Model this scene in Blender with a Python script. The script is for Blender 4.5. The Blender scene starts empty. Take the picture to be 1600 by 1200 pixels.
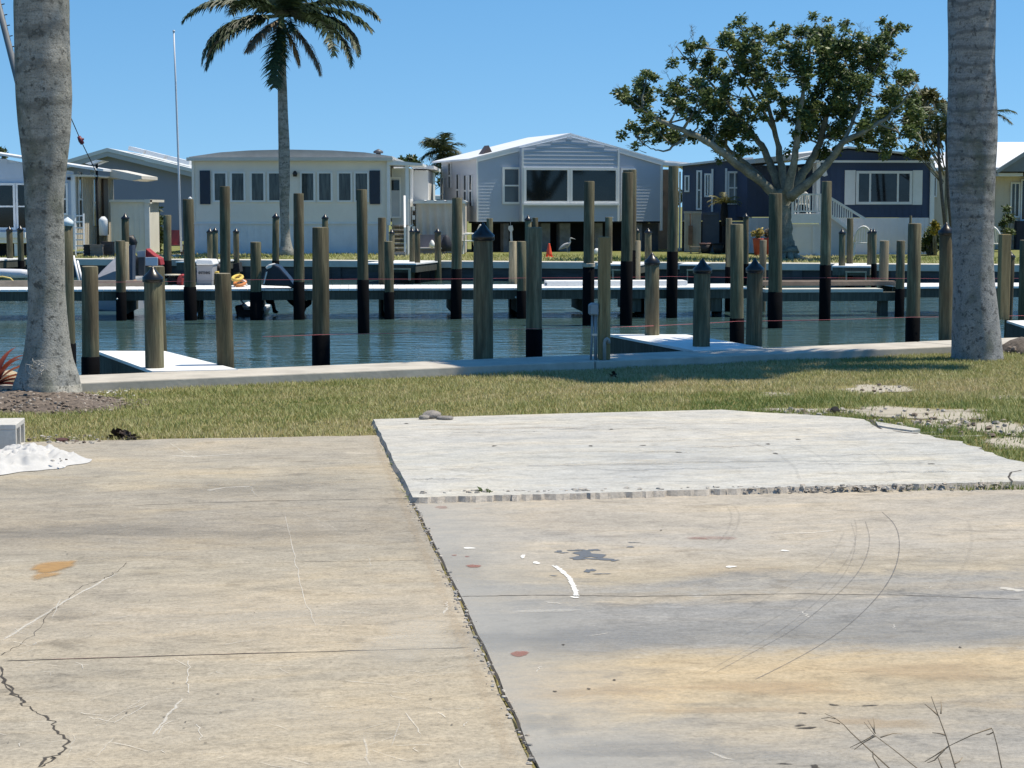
import bpy, bmesh, math, random
import numpy as np
from mathutils import Vector, Matrix
R = math.radians
rng = np.random.default_rng(7)
random.seed(7)
S = bpy.context.scene
COL = S.collection
# ------------------------------------------------------------------ camera
F, CH = 3030.0, 1.6
PITCH = math.atan((600 - 322) / F)
cam_d = bpy.data.cameras.new('camera'); cam = bpy.data.objects.new('camera', cam_d); COL.objects.link(cam)
cam_d.sensor_width = 36; cam_d.lens = 36 * F / 1600
cam_d.clip_start = 0.1; cam_d.clip_end = 4000
cam.location = (0, 0, CH); cam.rotation_euler = (math.pi / 2 - PITCH, 0, 0)
S.camera = cam
cp, sp = math.cos(PITCH), math.sin(PITCH)
def ray(px, py):
    u, v = (px - 800) / F, (600 - py) / F
    return Vector((u, cp + v * sp, -sp + v * cp))
def at(px, py, Y):
    d = ray(px, py); return Vector((0, 0, CH)) + d * (Y / d.y)
def gnd(px, py, z=0.0):
    d = ray(px, py); return Vector((0, 0, CH)) + d * ((z - CH) / d.z)
class Fr:
    """a vertical plane through P0 turned by a about z: photo points -> local (x, z) on it"""
    def __init__(s, px, Y, a=0.0, z=0.06):
        p = at(px, 360, Y); s.P = Vector((p.x, p.y, z)); s.a = a
        s.n = Vector((math.sin(a), -math.cos(a), 0)); s.e = Vector((math.cos(a), math.sin(a), 0))
    def uv(s, px, py, ly=0.0):
        P = s.P - s.n * ly
        d = ray(px, py); o = Vector((0, 0, CH))
        t = (P - o).dot(s.n) / d.dot(s.n); q = o + d * t - P
        return q.dot(s.e), q.z
    def x(s, px, ly=0.0): return s.uv(px, 330, ly)[0]
    def z(s, py, px=None, ly=0.0): return s.uv(800 if px is None else px, py, ly)[1]
# ------------------------------------------------------------------ light
SUN_EL, SUN_AZ = R(66), R(11)              # azimuth measured from +X towards +Y
sd = Vector((math.cos(SUN_EL) * math.cos(SUN_AZ), math.cos(SUN_EL) * math.sin(SUN_AZ), math.sin(SUN_EL)))
sl = bpy.data.lights.new('sun', 'SUN'); sl.energy = 4.6; sl.angle = R(0.5); sl.color = (1.0, 0.91, 0.755)
so = bpy.data.objects.new('sun', sl); COL.objects.link(so)
so.rotation_euler = sd.to_track_quat('Z', 'Y').to_euler(); so.location = (20, 10, 40)
W = bpy.data.worlds.new('World'); S.world = W; W.use_nodes = True
wn, wl = W.node_tree.nodes, W.node_tree.links
bg = wn['Background']; bg.inputs[1].default_value = 0.122
sky = wn.new('ShaderNodeTexSky'); sky.sky_type = 'NISHITA'; sky.sun_disc = False
sky.sun_elevation = SUN_EL; sky.sun_rotation = math.atan2(sd.x, sd.y)
sky.altitude = 0; sky.air_density = 1.0; sky.dust_density = 0.0; sky.ozone_density = 1.0
tc = wn.new('ShaderNodeTexCoord'); ad = wn.new('ShaderNodeVectorMath'); ad.operation = 'ADD'; ad.inputs[1].default_value = (0, 0, 0.15)
nm = wn.new('ShaderNodeVectorMath'); nm.operation = 'NORMALIZE'
wl.new(tc.outputs['Generated'], ad.inputs[0]); wl.new(ad.outputs[0], nm.inputs[0]); wl.new(nm.outputs[0], sky.inputs[0])
hs = wn.new('ShaderNodeHueSaturation'); hs.inputs['Saturation'].default_value = 1.33; hs.inputs['Hue'].default_value = 0.496; wl.new(sky.outputs[0], hs.inputs['Color']); wl.new(hs.outputs[0], bg.inputs[0])
S.view_settings.view_transform = 'Standard'; S.view_settings.look = 'None'
S.view_settings.exposure = 0.3; S.view_settings.gamma = 1.0
S.render.engine = 'CYCLES'
S.cycles.max_bounces = 8; S.cycles.transparent_max_bounces = 16; S.cycles.use_denoising = True
# ------------------------------------------------------------------ materials
def nodes(name):
    m = bpy.data.materials.new(name); m.use_nodes = True
    return m, m.node_tree.nodes, m.node_tree.links, m.node_tree.nodes['Principled BSDF']
class NB:
    """small node helper"""
    def __init__(s, name):
        s.m, s.n, s.l, s.b = nodes(name)
    def new(s, t, **k):
        x = s.n.new(t)
        for a, v in k.items(): setattr(x, a, v)
        return x
    def link(s, a, b): s.l.new(a, b)
    def val(s, sock, v):
        if hasattr(v, 'is_linked') or hasattr(v, 'links'): s.l.new(v, sock)
        else: sock.default_value = v
    def math(s, op, a, b=0.0, clamp=False):
        x = s.new('ShaderNodeMath', operation=op, use_clamp=clamp); s.val(x.inputs[0], a); s.val(x.inputs[1], b); return x.outputs[0]
    def pos(s, obj=False):
        if obj: return s.new('ShaderNodeTexCoord').outputs['Object']
        return s.new('ShaderNodeNewGeometry').outputs['Position']
    def map(s, vec, scale=(1, 1, 1), rot=(0, 0, 0), loc=(0, 0, 0)):
        x = s.new('ShaderNodeMapping'); s.link(vec, x.inputs[0]); x.inputs['Scale'].default_value = scale
        x.inputs['Rotation'].default_value = rot; x.inputs['Location'].default_value = loc; return x.outputs[0]
    def noise(s, vec, scale, detail=4, rough=0.55, dist=0.0):
        x = s.new('ShaderNodeTexNoise'); s.link(vec, x.inputs['Vector']); x.inputs['Scale'].default_value = scale
        x.inputs['Detail'].default_value = detail; x.inputs['Roughness'].default_value = rough; x.inputs['Distortion'].default_value = dist
        return x.outputs['Fac']
    def ramp(s, fac, stops, interp='LINEAR'):
        x = s.new('ShaderNodeValToRGB'); s.link(fac, x.inputs[0]); e = x.color_ramp.elements; x.color_ramp.interpolation = interp
        while len(e) < len(stops): e.new(0.5)
        for i, (p, c) in enumerate(stops):
            e[i].position = p; e[i].color = (c, c, c, 1) if isinstance(c, (int, float)) else (*c, 1)
        return x.outputs[0]
    def mix(s, fac, a, b, blend='MIX'):
        x = s.new('ShaderNodeMix', data_type='RGBA', blend_type=blend); s.val(x.inputs[0], fac)
        for i, v in ((6, a), (7, b)):
            if isinstance(v, tuple): x.inputs[i].default_value = (*v, 1)
            else: s.link(v, x.inputs[i])
        return x.outputs[2]
    def bump(s, h, strength=0.3, dist=0.02):
        x = s.new('ShaderNodeBump'); s.link(h, x.inputs['Height']); x.inputs['Strength'].default_value = strength; x.inputs['Distance'].default_value = dist
        s.link(x.outputs[0], s.b.inputs['Normal']); return x
    def out(s, col, rough=0.7, spec=None, metal=0.0):
        s.val(s.b.inputs['Base Color'], (*col, 1) if isinstance(col, tuple) else col)
        s.val(s.b.inputs['Roughness'], rough); s.b.inputs['Metallic'].default_value = metal
        if spec is not None: s.b.inputs['Specular IOR Level'].default_value = spec
        return s.m
_cache = {}
def M(name, c, rough=0.6, var=0.18, scale=6.0, stretch=(1, 1, 1), bump=0.0, metal=0.0, c2=None, spec=None, obj=True):
    """plain surface with mottled colour, weathering and optional bump"""
    if name in _cache: return _cache[name]
    b = NB(name); v = b.map(b.pos(obj), stretch)
    n1 = b.noise(v, scale, 5, 0.6); n2 = b.noise(v, scale * 7, 3, 0.6)
    d = c2 or tuple(x * (1 - 2.2 * var) for x in c); l = tuple(min(1, x * (1 + var)) for x in c)
    col = b.mix(b.ramp(n1, [(0.3, 0.0), (0.7, 1.0)]), d, l)
    col = b.mix(0.35, col, b.mix(n2, d, l))
    if bump: b.bump(n2, bump, 0.01)
    _cache[name] = b.out(col, rough, spec, metal); return _cache[name]
# ------------------------------------------------------------------ mesh builder
class MB:
    def __init__(s): s.v, s.f, s.m, s.sm = [], [], [], []
    def add(s, vs, fs, m=0, smooth=False):
        o = len(s.v); s.v += [tuple(v) for v in vs]
        for f in fs: s.f.append([i + o for i in f]); s.m.append(m); s.sm.append(smooth)
        return s
    def box(s, x0, x1, y0, y1, z0, z1, m=0, T=None):
        vs = [Vector((x, y, z)) for z in (z0, z1) for y in (y0, y1) for x in (x0, x1)]
        if T is not None: vs = [T @ v for v in vs]
        return s.add(vs, [(0, 2, 3, 1), (4, 5, 7, 6), (0, 1, 5, 4), (2, 6, 7, 3), (0, 4, 6, 2), (1, 3, 7, 5)], m)
    def bar(s, a, b, w, h=None, m=0):
        """rectangular bar from a to b"""
        a, b = Vector(a), Vector(b); h = h or w; d = b - a; L = d.length
        T = Matrix.Translation(a) @ d.to_track_quat('X', 'Z').to_matrix().to_4x4()
        return s.box(0, L, -w / 2, w / 2, -h / 2, h / 2, m, T)
    def tube(s, pts, rad, n=8, m=0, smooth=True, caps=True):
        pts = [Vector(p) for p in pts]
        if isinstance(rad, (int, float)): rad = [rad] * len(pts)
        vs, fs = [], []; up = Vector((0, 0, 1)); prev = None
        for i, p in enumerate(pts):
            d = (pts[min(i + 1, len(pts) - 1)] - pts[max(i - 1, 0)]).normalized()
            if prev is None:
                a = d.cross(up if abs(d.z) < 0.95 else Vector((1, 0, 0))).normalized()
            else: a = (prev - d * prev.dot(d)).normalized()
            prev = a; c = d.cross(a)
            for k in range(n):
                t = 2 * math.pi * k / n; vs.append(p + (a * math.cos(t) + c * math.sin(t)) * rad[i])
        for i in range(len(pts) - 1):
            for k in range(n):
                j = (k + 1) % n; fs.append((i * n + k, i * n + j, (i + 1) * n + j, (i + 1) * n + k))
        if caps: fs.append(tuple(range(n))); fs.append(tuple((len(pts) - 1) * n + k for k in range(n)))
        return s.add(vs, fs, m, smooth)
    def lathe(s, prof, c=(0, 0), n=16, m=0, smooth=True, jit=0.0, lean=(0, 0)):
        vs, fs = [], []; js = [1 + random.uniform(-jit, jit) for _ in range(n)]
        for r, z in prof:
            for k in range(n):
                t = 2 * math.pi * k / n; vs.append((c[0] + r * js[k] * math.cos(t) + lean[0] * z, c[1] + r * js[k] * math.sin(t) + lean[1] * z, z))
        for i in range(len(prof) - 1):
            for k in range(n):
                j = (k + 1) % n; fs.append((i * n + k, i * n + j, (i + 1) * n + j, (i + 1) * n + k))
        s.add(vs, fs, m, smooth)
        o = len(s.v) - len(vs)
        for base in (0, (len(prof) - 1) * n):
            s.f.append([o + base + k for k in range(n)]); s.m.append(m); s.sm.append(False)
        return s
    def prism(s, poly, y0, y1, m=0):
        """poly of (x, z) swept from y0 to y1"""
        n = len(poly); vs = [(x, y0, z) for x, z in poly] + [(x, y1, z) for x, z in poly]
        fs = [tuple(range(n)), tuple(range(2 * n - 1, n - 1, -1))] + [(i, (i + 1) % n, n + (i + 1) % n, n + i) for i in range(n)]
        return s.add(vs, fs, m)
    def slab(s, poly, z0, z1, m=0, mside=None):
        """poly of (x, y) raised from z0 to z1"""
        n = len(poly); vs = [(x, y, z1) for x, y in poly] + [(x, y, z0) for x, y in poly]
        s.add(vs, [tuple(range(n))], m); o = len(s.v) - 2 * n
        for i in range(n):
            s.f.append([o + i, o + (i + 1) % n, o + n + (i + 1) % n, o + n + i]); s.m.append(m if mside is None else mside); s.sm.append(False)
        s.f.append([o + 2 * n - 1 - k for k in range(n)]); s.m.append(m); s.sm.append(False)
        return s
    def build(s, name, mats, parent=None, bevel=0.0, fix=True):
        me = bpy.data.meshes.new(name); me.from_pydata(s.v, [], s.f)
        for mt in (mats if isinstance(mats, (list, tuple)) else [mats]): me.materials.append(mt)
        me.polygons.foreach_set('material_index', s.m); me.polygons.foreach_set('use_smooth', s.sm)
        if fix:
            bm = bmesh.new(); bm.from_mesh(me); bmesh.ops.recalc_face_normals(bm, faces=bm.faces); bm.to_mesh(me); bm.free()
        me.update()
        o = bpy.data.objects.new(name, me); COL.objects.link(o)
        if parent is not None: o.parent = parent
        if bevel:
            b = o.modifiers.new('bevel', 'BEVEL'); b.width = bevel; b.segments = 2; b.limit_method = 'ANGLE'
        return o
def np_mesh(name, v, f, mats, attr=None, parent=None, smooth=False, colattr=None):
    """big meshes straight from arrays; f is (n,3) or (n,4)"""
    v = np.asarray(v, dtype=np.float32); f = np.asarray(f, dtype=np.int32); k = f.shape[1]
    me = bpy.data.meshes.new(name); me.vertices.add(len(v)); me.vertices.foreach_set('co', v.ravel())
    me.loops.add(f.size); me.loops.foreach_set('vertex_index', f.ravel())
    me.polygons.add(len(f)); me.polygons.foreach_set('loop_start', np.arange(0, f.size, k, dtype=np.int32))
    if smooth: me.polygons.foreach_set('use_smooth', np.ones(len(f), dtype=bool))
    for mt in (mats if isinstance(mats, (list, tuple)) else [mats]): me.materials.append(mt)
    if attr is not None:
        a = me.attributes.new('t', 'FLOAT', 'POINT'); a.data.foreach_set('value', np.asarray(attr, dtype=np.float32))
    me.update(calc_edges=True); me.validate()
    o = bpy.data.objects.new(name, me); COL.objects.link(o)
    if parent is not None: o.parent = parent
    return o
def tag(o, label=None, cat=None, group=None, kind=None):
    if label: o['label'] = label
    if cat: o['category'] = cat
    if group: o['group'] = group
    if kind: o['kind'] = kind
    return o
def thing(name, label, cat, loc=(0, 0, 0), rz=0.0, group=None):
    o = bpy.data.objects.new(name, None); COL.objects.link(o); o.empty_display_size = 0.2
    o.location = loc; o.rotation_euler = (0, 0, rz)
    return tag(o, label, cat, group)
# ------------------------------------------------------------------ foliage helpers
def leaf_mat(name, dark, light, rough=0.5, trans=0.25):
    b = NB(name); a = b.new('ShaderNodeAttribute', attribute_name='t').outputs['Fac']
    col = b.mix(a, dark, light); b.out(col, rough, 0.35)
    if trans:
        tr = b.new('ShaderNodeBsdfTranslucent'); b.link(col, tr.inputs[0]); mx = b.new('ShaderNodeMixShader'); mx.inputs[0].default_value = trans
        b.link(b.b.outputs[0], mx.inputs[1]); b.link(tr.outputs[0], mx.inputs[2])
        b.link(mx.outputs[0], b.n['Material Output'].inputs[0])
    return b.m
def rand_unit(n):
    v = rng.normal(size=(n, 3)); return v / np.linalg.norm(v, axis=1, keepdims=True)
def leaf_cloud(cen, rad, n, size, flat=0.8, aspect=0.55, up=0.4):
    """n leaves (folded quads) per clump; returns verts, faces, t"""
    V, T = [], []
    for c, r in zip(cen, rad):
        k = max(8, int(n * (r / np.mean(rad)) ** 2))
        d = rand_unit(k) * (rng.random((k, 1)) ** 0.45) * r; d[:, 2] *= flat
        p = np.asarray(c) + d
        a = rand_unit(k); nrm = rand_unit(k); nrm[:, 2] = np.abs(nrm[:, 2]) + up
        b = np.cross(nrm, a); b /= np.linalg.norm(b, axis=1, keepdims=True) + 1e-9
        a = np.cross(b, nrm); a /= np.linalg.norm(a, axis=1, keepdims=True) + 1e-9
        s = size * rng.uniform(0.6, 1.35, (k, 1)); l, w = a * s, b * s * aspect * 0.5
        V.append(np.stack([p, p + l * 0.5 + w, p + l, p + l * 0.5 - w], 1).reshape(-1, 3))
        t = np.clip(rng.normal(0.42, 0.22, k) + rng.normal(0, 0.12), 0, 1); T.append(np.repeat(t, 4))
    V = np.concatenate(V); return V, np.arange(len(V)).reshape(-1, 4), np.concatenate(T)
def frond(base, az, el, L, droop, n=46, leaf=0.5, hang=0.5, wid=0.035, segs=2, dead=0.0):
    """pinnate palm frond: verts, quads, t"""
    q = 18; pts = []; p = np.array(base, float); e = el; st = L / q
    for i in range(q + 1):
        pts.append(p.copy())
        p = p + st * np.array([math.cos(e) * math.cos(az), math.cos(e) * math.sin(az), math.sin(e)]); e -= droop / q * (0.5 + 1.2 * i / q)
    pts = np.array(pts); V, Fc, T = [], [], []
    def quad(a, b, c, d, t):
        o = len(V); V.extend([a, b, c, d]); Fc.append((o, o + 1, o + 2, o + 3)); T.extend([t] * 4)
    side = np.array([-math.sin(az), math.cos(az), 0.0])
    for i in range(q):
        w0, w1 = 0.03 * (1 - i / q) + 0.006, 0.03 * (1 - (i + 1) / q) + 0.006
        u = np.array([0, 0, 1.0])
        quad(pts[i] - side * w0, pts[i] + side * w0, pts[i + 1] + side * w1, pts[i + 1] - side * w1, 0.9)
        quad(pts[i] - u * w0, pts[i] + u * w0, pts[i + 1] + u * w1, pts[i + 1] - u * w1, 0.9)
    for k in range(n):
        f = 0.12 + 0.87 * (k + rng.uniform(-0.3, 0.3)) / n; x = f * q; i = min(int(x), q - 1); o = pts[i] + (pts[i + 1] - pts[i]) * (x - i)
        d = pts[i + 1] - pts[i]; d = d / np.linalg.norm(d)
        ll = leaf * (math.sin(math.pi * min(1, 0.15 + 0.85 * f)) ** 0.6 * 0.85 + 0.2) * rng.uniform(0.8, 1.15)
        for sg in (-1, 1):
            dr = side * sg * rng.uniform(0.7, 1.0) + d * rng.uniform(0.35, 0.8) + np.array([0, 0, rng.uniform(-0.25, 0.5)])
            dr /= np.linalg.norm(dr); a = o; ws = wid * rng.uniform(0.7, 1.2); t = float(np.clip(rng.normal(0.4, 0.2), 0, 1)) * (1 - dead)
            for j in range(segs):
                g = dr + np.array([0, 0, -hang * (j + 0.5) / segs * rng.uniform(0.8, 1.5)]) * 1.6; g /= np.linalg.norm(g)
                b = a + g * ll / segs; w0 = ws * (1 - j / segs); w1 = ws * (1 - (j + 1) / segs) + 0.002
                pr = np.cross(g, [0, 0, 1.0]); pr = d if np.linalg.norm(pr) < 1e-3 else d * 0.8 + np.array([0, 0, 0.4])
                pr = pr / np.linalg.norm(pr)
                quad(a - pr * w0, a + pr * w0, b + pr * w1, b - pr * w1, t); a = b
    return np.array(V), np.array(Fc), np.array(T)
def merge(lst):
    V, Fc, T, o = [], [], [], 0
    for v, f, t in lst:
        V.append(v); Fc.append(f + o); T.append(t); o += len(v)
    return np.concatenate(V), np.concatenate(Fc), np.concatenate(T)
# ================================================================== ground, slabs, lawn, water
A2, B2 = Vector((-3.862, 17.46)), Vector((4.98, 22.04)); wd = (B2 - A2).normalized(); wn2 = Vector((-wd.y, wd.x))   # near wall: back line, direction, towards water
CAPW = 0.74; CAPZ = 0.08; WZ = -0.4
def wpt(s, off, z=0.0):
    p = A2 + wd * s + wn2 * off; return Vector((p.x, p.y, z))
def pip(x, y, poly):
    ins = np.zeros(len(x), bool); n = len(poly)
    for i in range(n):
        x0, y0 = poly[i]; x1, y1 = poly[(i + 1) % n]
        c = ((y0 > y) != (y1 > y)) & (x < (x1 - x0) * (y - y0) / (y1 - y0 + 1e-12) + x0); ins ^= c
    return ins
class Sheet:
    """flat surface with marks lying on it (marks carry a feathered strength in attribute t)"""
    def __init__(s): s.v, s.f, s.m, s.a = [], [], [], []; s.k = 0
    def face(s, pts, m=0):
        o = len(s.v); s.v += [tuple(p) for p in pts]; s.a += [0] * len(pts); s.f.append(list(range(o, o + len(pts)))); s.m.append(m)
    def ribbon(s, pts, w, m, z, a=1.0, jit=0.3, sub=6, wob=0.0):
        s.k += 1; z += s.k * 0.000012; P = []
        if m == mi('tyre') or m == mi('paint'):
            for _ in range(3):
                Q = [Vector(pts[0])]
                for i in range(len(pts) - 1): a_, b_ = Vector(pts[i]), Vector(pts[i + 1]); Q += [a_.lerp(b_, .25), a_.lerp(b_, .75)]
                pts = Q + [Vector(pts[-1])]
            sub = 2
        for i in range(len(pts) - 1):
            p, q = Vector(pts[i]), Vector(pts[i + 1])
            for k in range(sub): P.append(p.lerp(q, k / sub))
        P.append(Vector(pts[-1]))
        for i in range(1, len(P) - 1): P[i] = P[i] + Vector((random.gauss(0, wob), random.gauss(0, wob), 0))
        o = len(s.v); n = len(P)
        for i, p in enumerate(P):
            d = (P[min(i + 1, n - 1)] - P[max(i - 1, 0)]); d.z = 0; d.normalize(); sd_ = Vector((-d.y, d.x, 0))
            ww = w * (1 + random.uniform(-jit, jit)); e = 1.0 if 0 < i < n - 1 else 0.2
            for k, al in ((-1.0, 0), (-0.3, 1), (0.3, 1), (1.0, 0)):
                q = p + sd_ * ww * k * 0.72; s.v.append((q.x, q.y, z)); s.a.append(al * a * e)
        for i in range(n - 1):
            for k in range(3):
                b = o + i * 4 + k; s.f.append([b, b + 1, b + 5, b + 4]); s.m.append(m)
    def blob(s, c, rx, ry, m, z, a=1.0, jit=0.25, n=22, rot=0.0, core=0.5):
        s.k += 1; z += s.k * 0.000012; o = len(s.v); c = Vector(c); s.v.append((c.x, c.y, z)); s.a.append(a)
        ph = [random.uniform(0, 6.3) for _ in range(4)]; j = [1 + jit * 0.75 * (math.sin(2 * t_ + ph[0]) + 0.6 * math.sin(3 * t_ + ph[1]) + 0.45 * math.sin(5 * t_ + ph[2]) + 0.3 * math.sin(7 * t_ + ph[3])) for t_ in [2 * math.pi * k / n for k in range(n)]]
        for f, al in ((core, a), (1.0, 0)):
            for k in range(n):
                t = 2 * math.pi * k / n; x, y = rx * j[k] * f * math.cos(t), ry * j[k] * f * math.sin(t)
                s.v.append((c.x + x * math.cos(rot) - y * math.sin(rot), c.y + x * math.sin(rot) + y * math.cos(rot), z)); s.a.append(al)
        for k in range(n):
            k2 = (k + 1) % n; s.f.append([o, o + 1 + k, o + 1 + k2]); s.m.append(m)
            s.f.append([o + 1 + k, o + 1 + n + k, o + 1 + n + k2, o + 1 + k2]); s.m.append(m)
    def build(s, name, mats):
        me = bpy.data.meshes.new(name); me.from_pydata(s.v, [], s.f)
        for mt in mats: me.materials.append(mt)
        me.polygons.foreach_set('material_index', s.m)
        a = me.attributes.new('t', 'FLOAT', 'POINT'); a.data.foreach_set('value', np.array(s.a, dtype=np.float32)); me.update()
        o = bpy.data.objects.new(name, me); COL.objects.link(o); return o
def mark(name, col, thr=0.5, soft=0.25, scale=30, rough=0.9, stretch=(1, 1, 1), opa=1.0):
    b = NB(name); a = b.new('ShaderNodeAttribute', attribute_name='t').outputs['Fac']
    v = b.map(b.pos(), stretch); n = b.noise(v, scale, 5, 0.7)
    k = b.math('SUBTRACT', b.math('ADD', a, n), 1.5 - thr); k = b.math('MULTIPLY', k, 1 / soft); k = b.math('ADD', k, 0.5, True)
    k = b.math('MULTIPLY', k, b.math('POWER', b.math('MULTIPLY', a, 1.5, True), 1.3), True); k = b.math('MULTIPLY', k, opa)
    b.out(b.mix(b.noise(v, scale * 2, 3), tuple(c * 0.75 for c in col), tuple(min(1, c * 1.2) for c in col)), rough)
    tr = b.new('ShaderNodeBsdfTransparent'); mx = b.new('ShaderNodeMixShader'); b.link(k, mx.inputs[0]); b.link(tr.outputs[0], mx.inputs[1]); b.link(b.b.outputs[0], mx.inputs[2])
    b.link(mx.outputs[0], b.n['Material Output'].inputs[0]); return b.m
K = {'crack': mark('crack_dirt', (0.06, 0.05, 0.04), 0.60, 0.5, 60, opa=0.85), 'white': mark('scrape_white', (0.74, 0.70, 0.62), 0.54, 0.6, 60, opa=0.6),
     'rust': mark('rust_stain', (0.46, 0.27, 0.10), 0.42, 1.0, 22, stretch=(0.5, 1.6, 1), opa=0.75), 'blue': mark('old_paint', (0.13, 0.145, 0.165), 0.42, 0.3, 22, stretch=(0.8, 1.6, 1), opa=0.9),
     'tyre': mark('tyre_mark', (0.16, 0.155, 0.15), 0.5, 0.9, 14, opa=0.6), 'red': mark('red_stain', (0.32, 0.14, 0.11), 0.5, 0.8, 40, opa=0.65),
     'stain': mark('damp_stain', (0.20, 0.185, 0.16), 0.45, 0.6, 8, stretch=(0.5, 1.3, 1), opa=0.22), 'pale': mark('pale_wear', (0.60, 0.56, 0.48), 0.42, 0.9, 5, stretch=(0.4, 1.6, 1), opa=0.5),
     'sand': mark('sand_patch', (0.40, 0.36, 0.285), 0.6, 0.5, 14), 'paint': mark('paint_splash', (0.8, 0.78, 0.72), 0.85, 0.2, 40),
     'tan': mark('tan_stain', (0.47, 0.36, 0.235), 0.5, 0.6, 7.0, stretch=(0.5, 1.4, 1), opa=0.35), 'grey': mark('grey_wear', (0.27, 0.28, 0.285), 0.5, 0.6, 7.0, stretch=(0.5, 1.4, 1), opa=0.24)}
KN = list(K)
def mi(k): return 2 + KN.index(k)
# slab axis: turned 6.9 degrees
SA = -R(6.9)
def concrete(name, bands, grit=1.0, streak=0.5, tint=None):
    """bands: colour along the slab's length (metres from the camera); noise breaks them up"""
    b = NB(name); p = b.map(b.pos(), rot=(0, 0, SA)); sx = b.new('ShaderNodeSeparateXYZ'); b.link(p, sx.inputs[0])
    big = b.noise(b.map(p, (0.6, 1.2, 1)), 1.1, 6, 0.62, 0.6); mid = b.noise(b.map(p, (0.8, 1.25, 1)), 5.0, 8, 0.74, 0.9); fine = b.noise(p, 55, 5, 0.75); spk = b.noise(p, 260, 2, 0.6)
    y0, y1 = bands[0][0], bands[-1][0]
    wob = b.math('MULTIPLY', b.math('SUBTRACT', big, 0.5), 1.1); wob2 = b.math('MULTIPLY', b.math('SUBTRACT', mid, 0.5), 0.5)
    v = b.math('ADD', b.math('ADD', sx.outputs[1], wob), wob2); v = b.math('DIVIDE', b.math('SUBTRACT', v, y0), y1 - y0, True)
    col = b.ramp(v, [((y - y0) / (y1 - y0), c) for y, c in bands])
    col = b.mix(1.0, col, b.ramp(mid, [(0.3, 1 - 0.42 * streak), (0.46, 0.96), (0.58, 1.03), (0.74, 1 + 0.32 * streak)]), 'MULTIPLY')
    col = b.mix(1.0, col, b.ramp(big, [(0.28, (0.84, 0.86, 0.9)), (0.5, (1, 1, 1)), (0.72, (1.1, 1.05, 0.96))]), 'MULTIPLY')
    m2 = b.noise(b.map(p, (0.75, 1.3, 1), loc=(7, 2, 0)), 15, 6, 0.72, 0.4); col = b.mix(1.0, col, b.ramp(m2, [(0.3, 1 - 0.24 * streak), (0.48, 1.0), (0.7, 1 + 0.17 * streak)]), 'MULTIPLY'); m3 = b.noise(b.map(p, (0.5, 1.5, 1), loc=(1, 9, 0)), 2.2, 5, 0.65, 0.8); col = b.mix(1.0, col, b.ramp(m3, [(0.3, (0.86, 0.87, 0.88)), (0.5, (1, 1, 1)), (0.7, (1.07, 1.03, 0.96))]), 'MULTIPLY')
    col = b.mix(1.0, col, b.ramp(fine, [(0.25, 1 - 0.30 * grit), (0.5, 1.0), (0.78, 1 + 0.22 * grit)]), 'MULTIPLY')
    col = b.mix(1.0, col, b.ramp(spk, [(0.22, 1 - 0.35 * grit), (0.4, 1.0), (0.7, 1.04)]), 'MULTIPLY')
    col = b.mix(1.0, col, (0.87, 0.87, 0.87), 'MULTIPLY')
    if tint: col = tint(b, col, sx, mid)
    pit = b.noise(p, 105, 2, 0.5); col = b.mix(b.math('MULTIPLY', b.ramp(pit, [(0.26, 1.0), (0.34, 0.0)]), 0.55 * min(1, grit)), col, (0.14, 0.12, 0.095)); col = b.mix(b.math('MULTIPLY', b.ramp(b.noise(b.map(p, loc=(5, 3, 0)), 75, 3, 0.6), [(0.64, 0.0), (0.74, 1.0)]), 0.4 * min(1, grit)), col, (0.62, 0.58, 0.5))
    h = b.math('ADD', b.math('MULTIPLY', fine, 0.7), b.math('MULTIPLY', spk, 0.4)); b.bump(h, 0.35, 0.006)
    return b.out(col, 0.85, 0.3)
def tint_R(b, col, sx, mid):
    # bluish wash along the joint on the left side of this slab
    j = gnd(640, 780); jx = j.x * math.cos(-SA) - 0  # approx
    d = b.math('SUBTRACT', sx.outputs[0], JX); k = b.math('SUBTRACT', 1.0, b.math('DIVIDE', b.math('ADD', d, b.math('MULTIPLY', b.math('SUBTRACT', mid, 0.5), 0.7)), 0.62), True)
    return b.mix(b.math('MULTIPLY', k, 0.75), col, (0.315, 0.31, 0.29))
j0 = gnd(640, 780); JX = (Matrix.Rotation(SA, 3, 'Z') @ j0).x
g, bl, be, tn = (0.365, 0.34, 0.295), (0.30, 0.29, 0.268), (0.435, 0.375, 0.28), (0.51, 0.405, 0.26)
mL = concrete('concrete_old', [(3, (0.45, 0.395, 0.30)), (5.6, (0.44, 0.385, 0.295)), (6.6, (0.43, 0.375, 0.285)), (7.6, (0.45, 0.39, 0.30)), (8.6, (0.42, 0.37, 0.285)), (9.6, (0.33, 0.295, 0.24)), (10.6, (0.37, 0.33, 0.265)), (11.4, (0.42, 0.375, 0.295)), (12.6, (0.42, 0.375, 0.30)), (14, (0.43, 0.385, 0.31))], 1.45, 0.85)
mR = concrete('concrete_stained', [(3, g), (5.3, g), (5.7, (0.42, 0.37, 0.29)), (5.95, (0.46, 0.385, 0.27)), (6.3, tn), (6.62, (0.47, 0.385, 0.26)), (6.78, (0.36, 0.33, 0.28)), (6.9, bl), (7.5, (0.31, 0.30, 0.28)), (7.75, (0.40, 0.355, 0.285)), (7.9, (0.33, 0.315, 0.285)), (8.2, be), (8.9, (0.43, 0.395, 0.34)), (9.5, (0.46, 0.41, 0.335)), (10.6, (0.47, 0.42, 0.345)), (12, be)], 1.15, 0.85, tint_R)
mW = concrete('concrete_pale', [(8, (0.53, 0.52, 0.475)), (11, (0.53, 0.52, 0.48)), (12, (0.50, 0.495, 0.46)), (13, (0.54, 0.52, 0.47)), (16, (0.56, 0.54, 0.48))], 0.9, 0.75)
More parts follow.
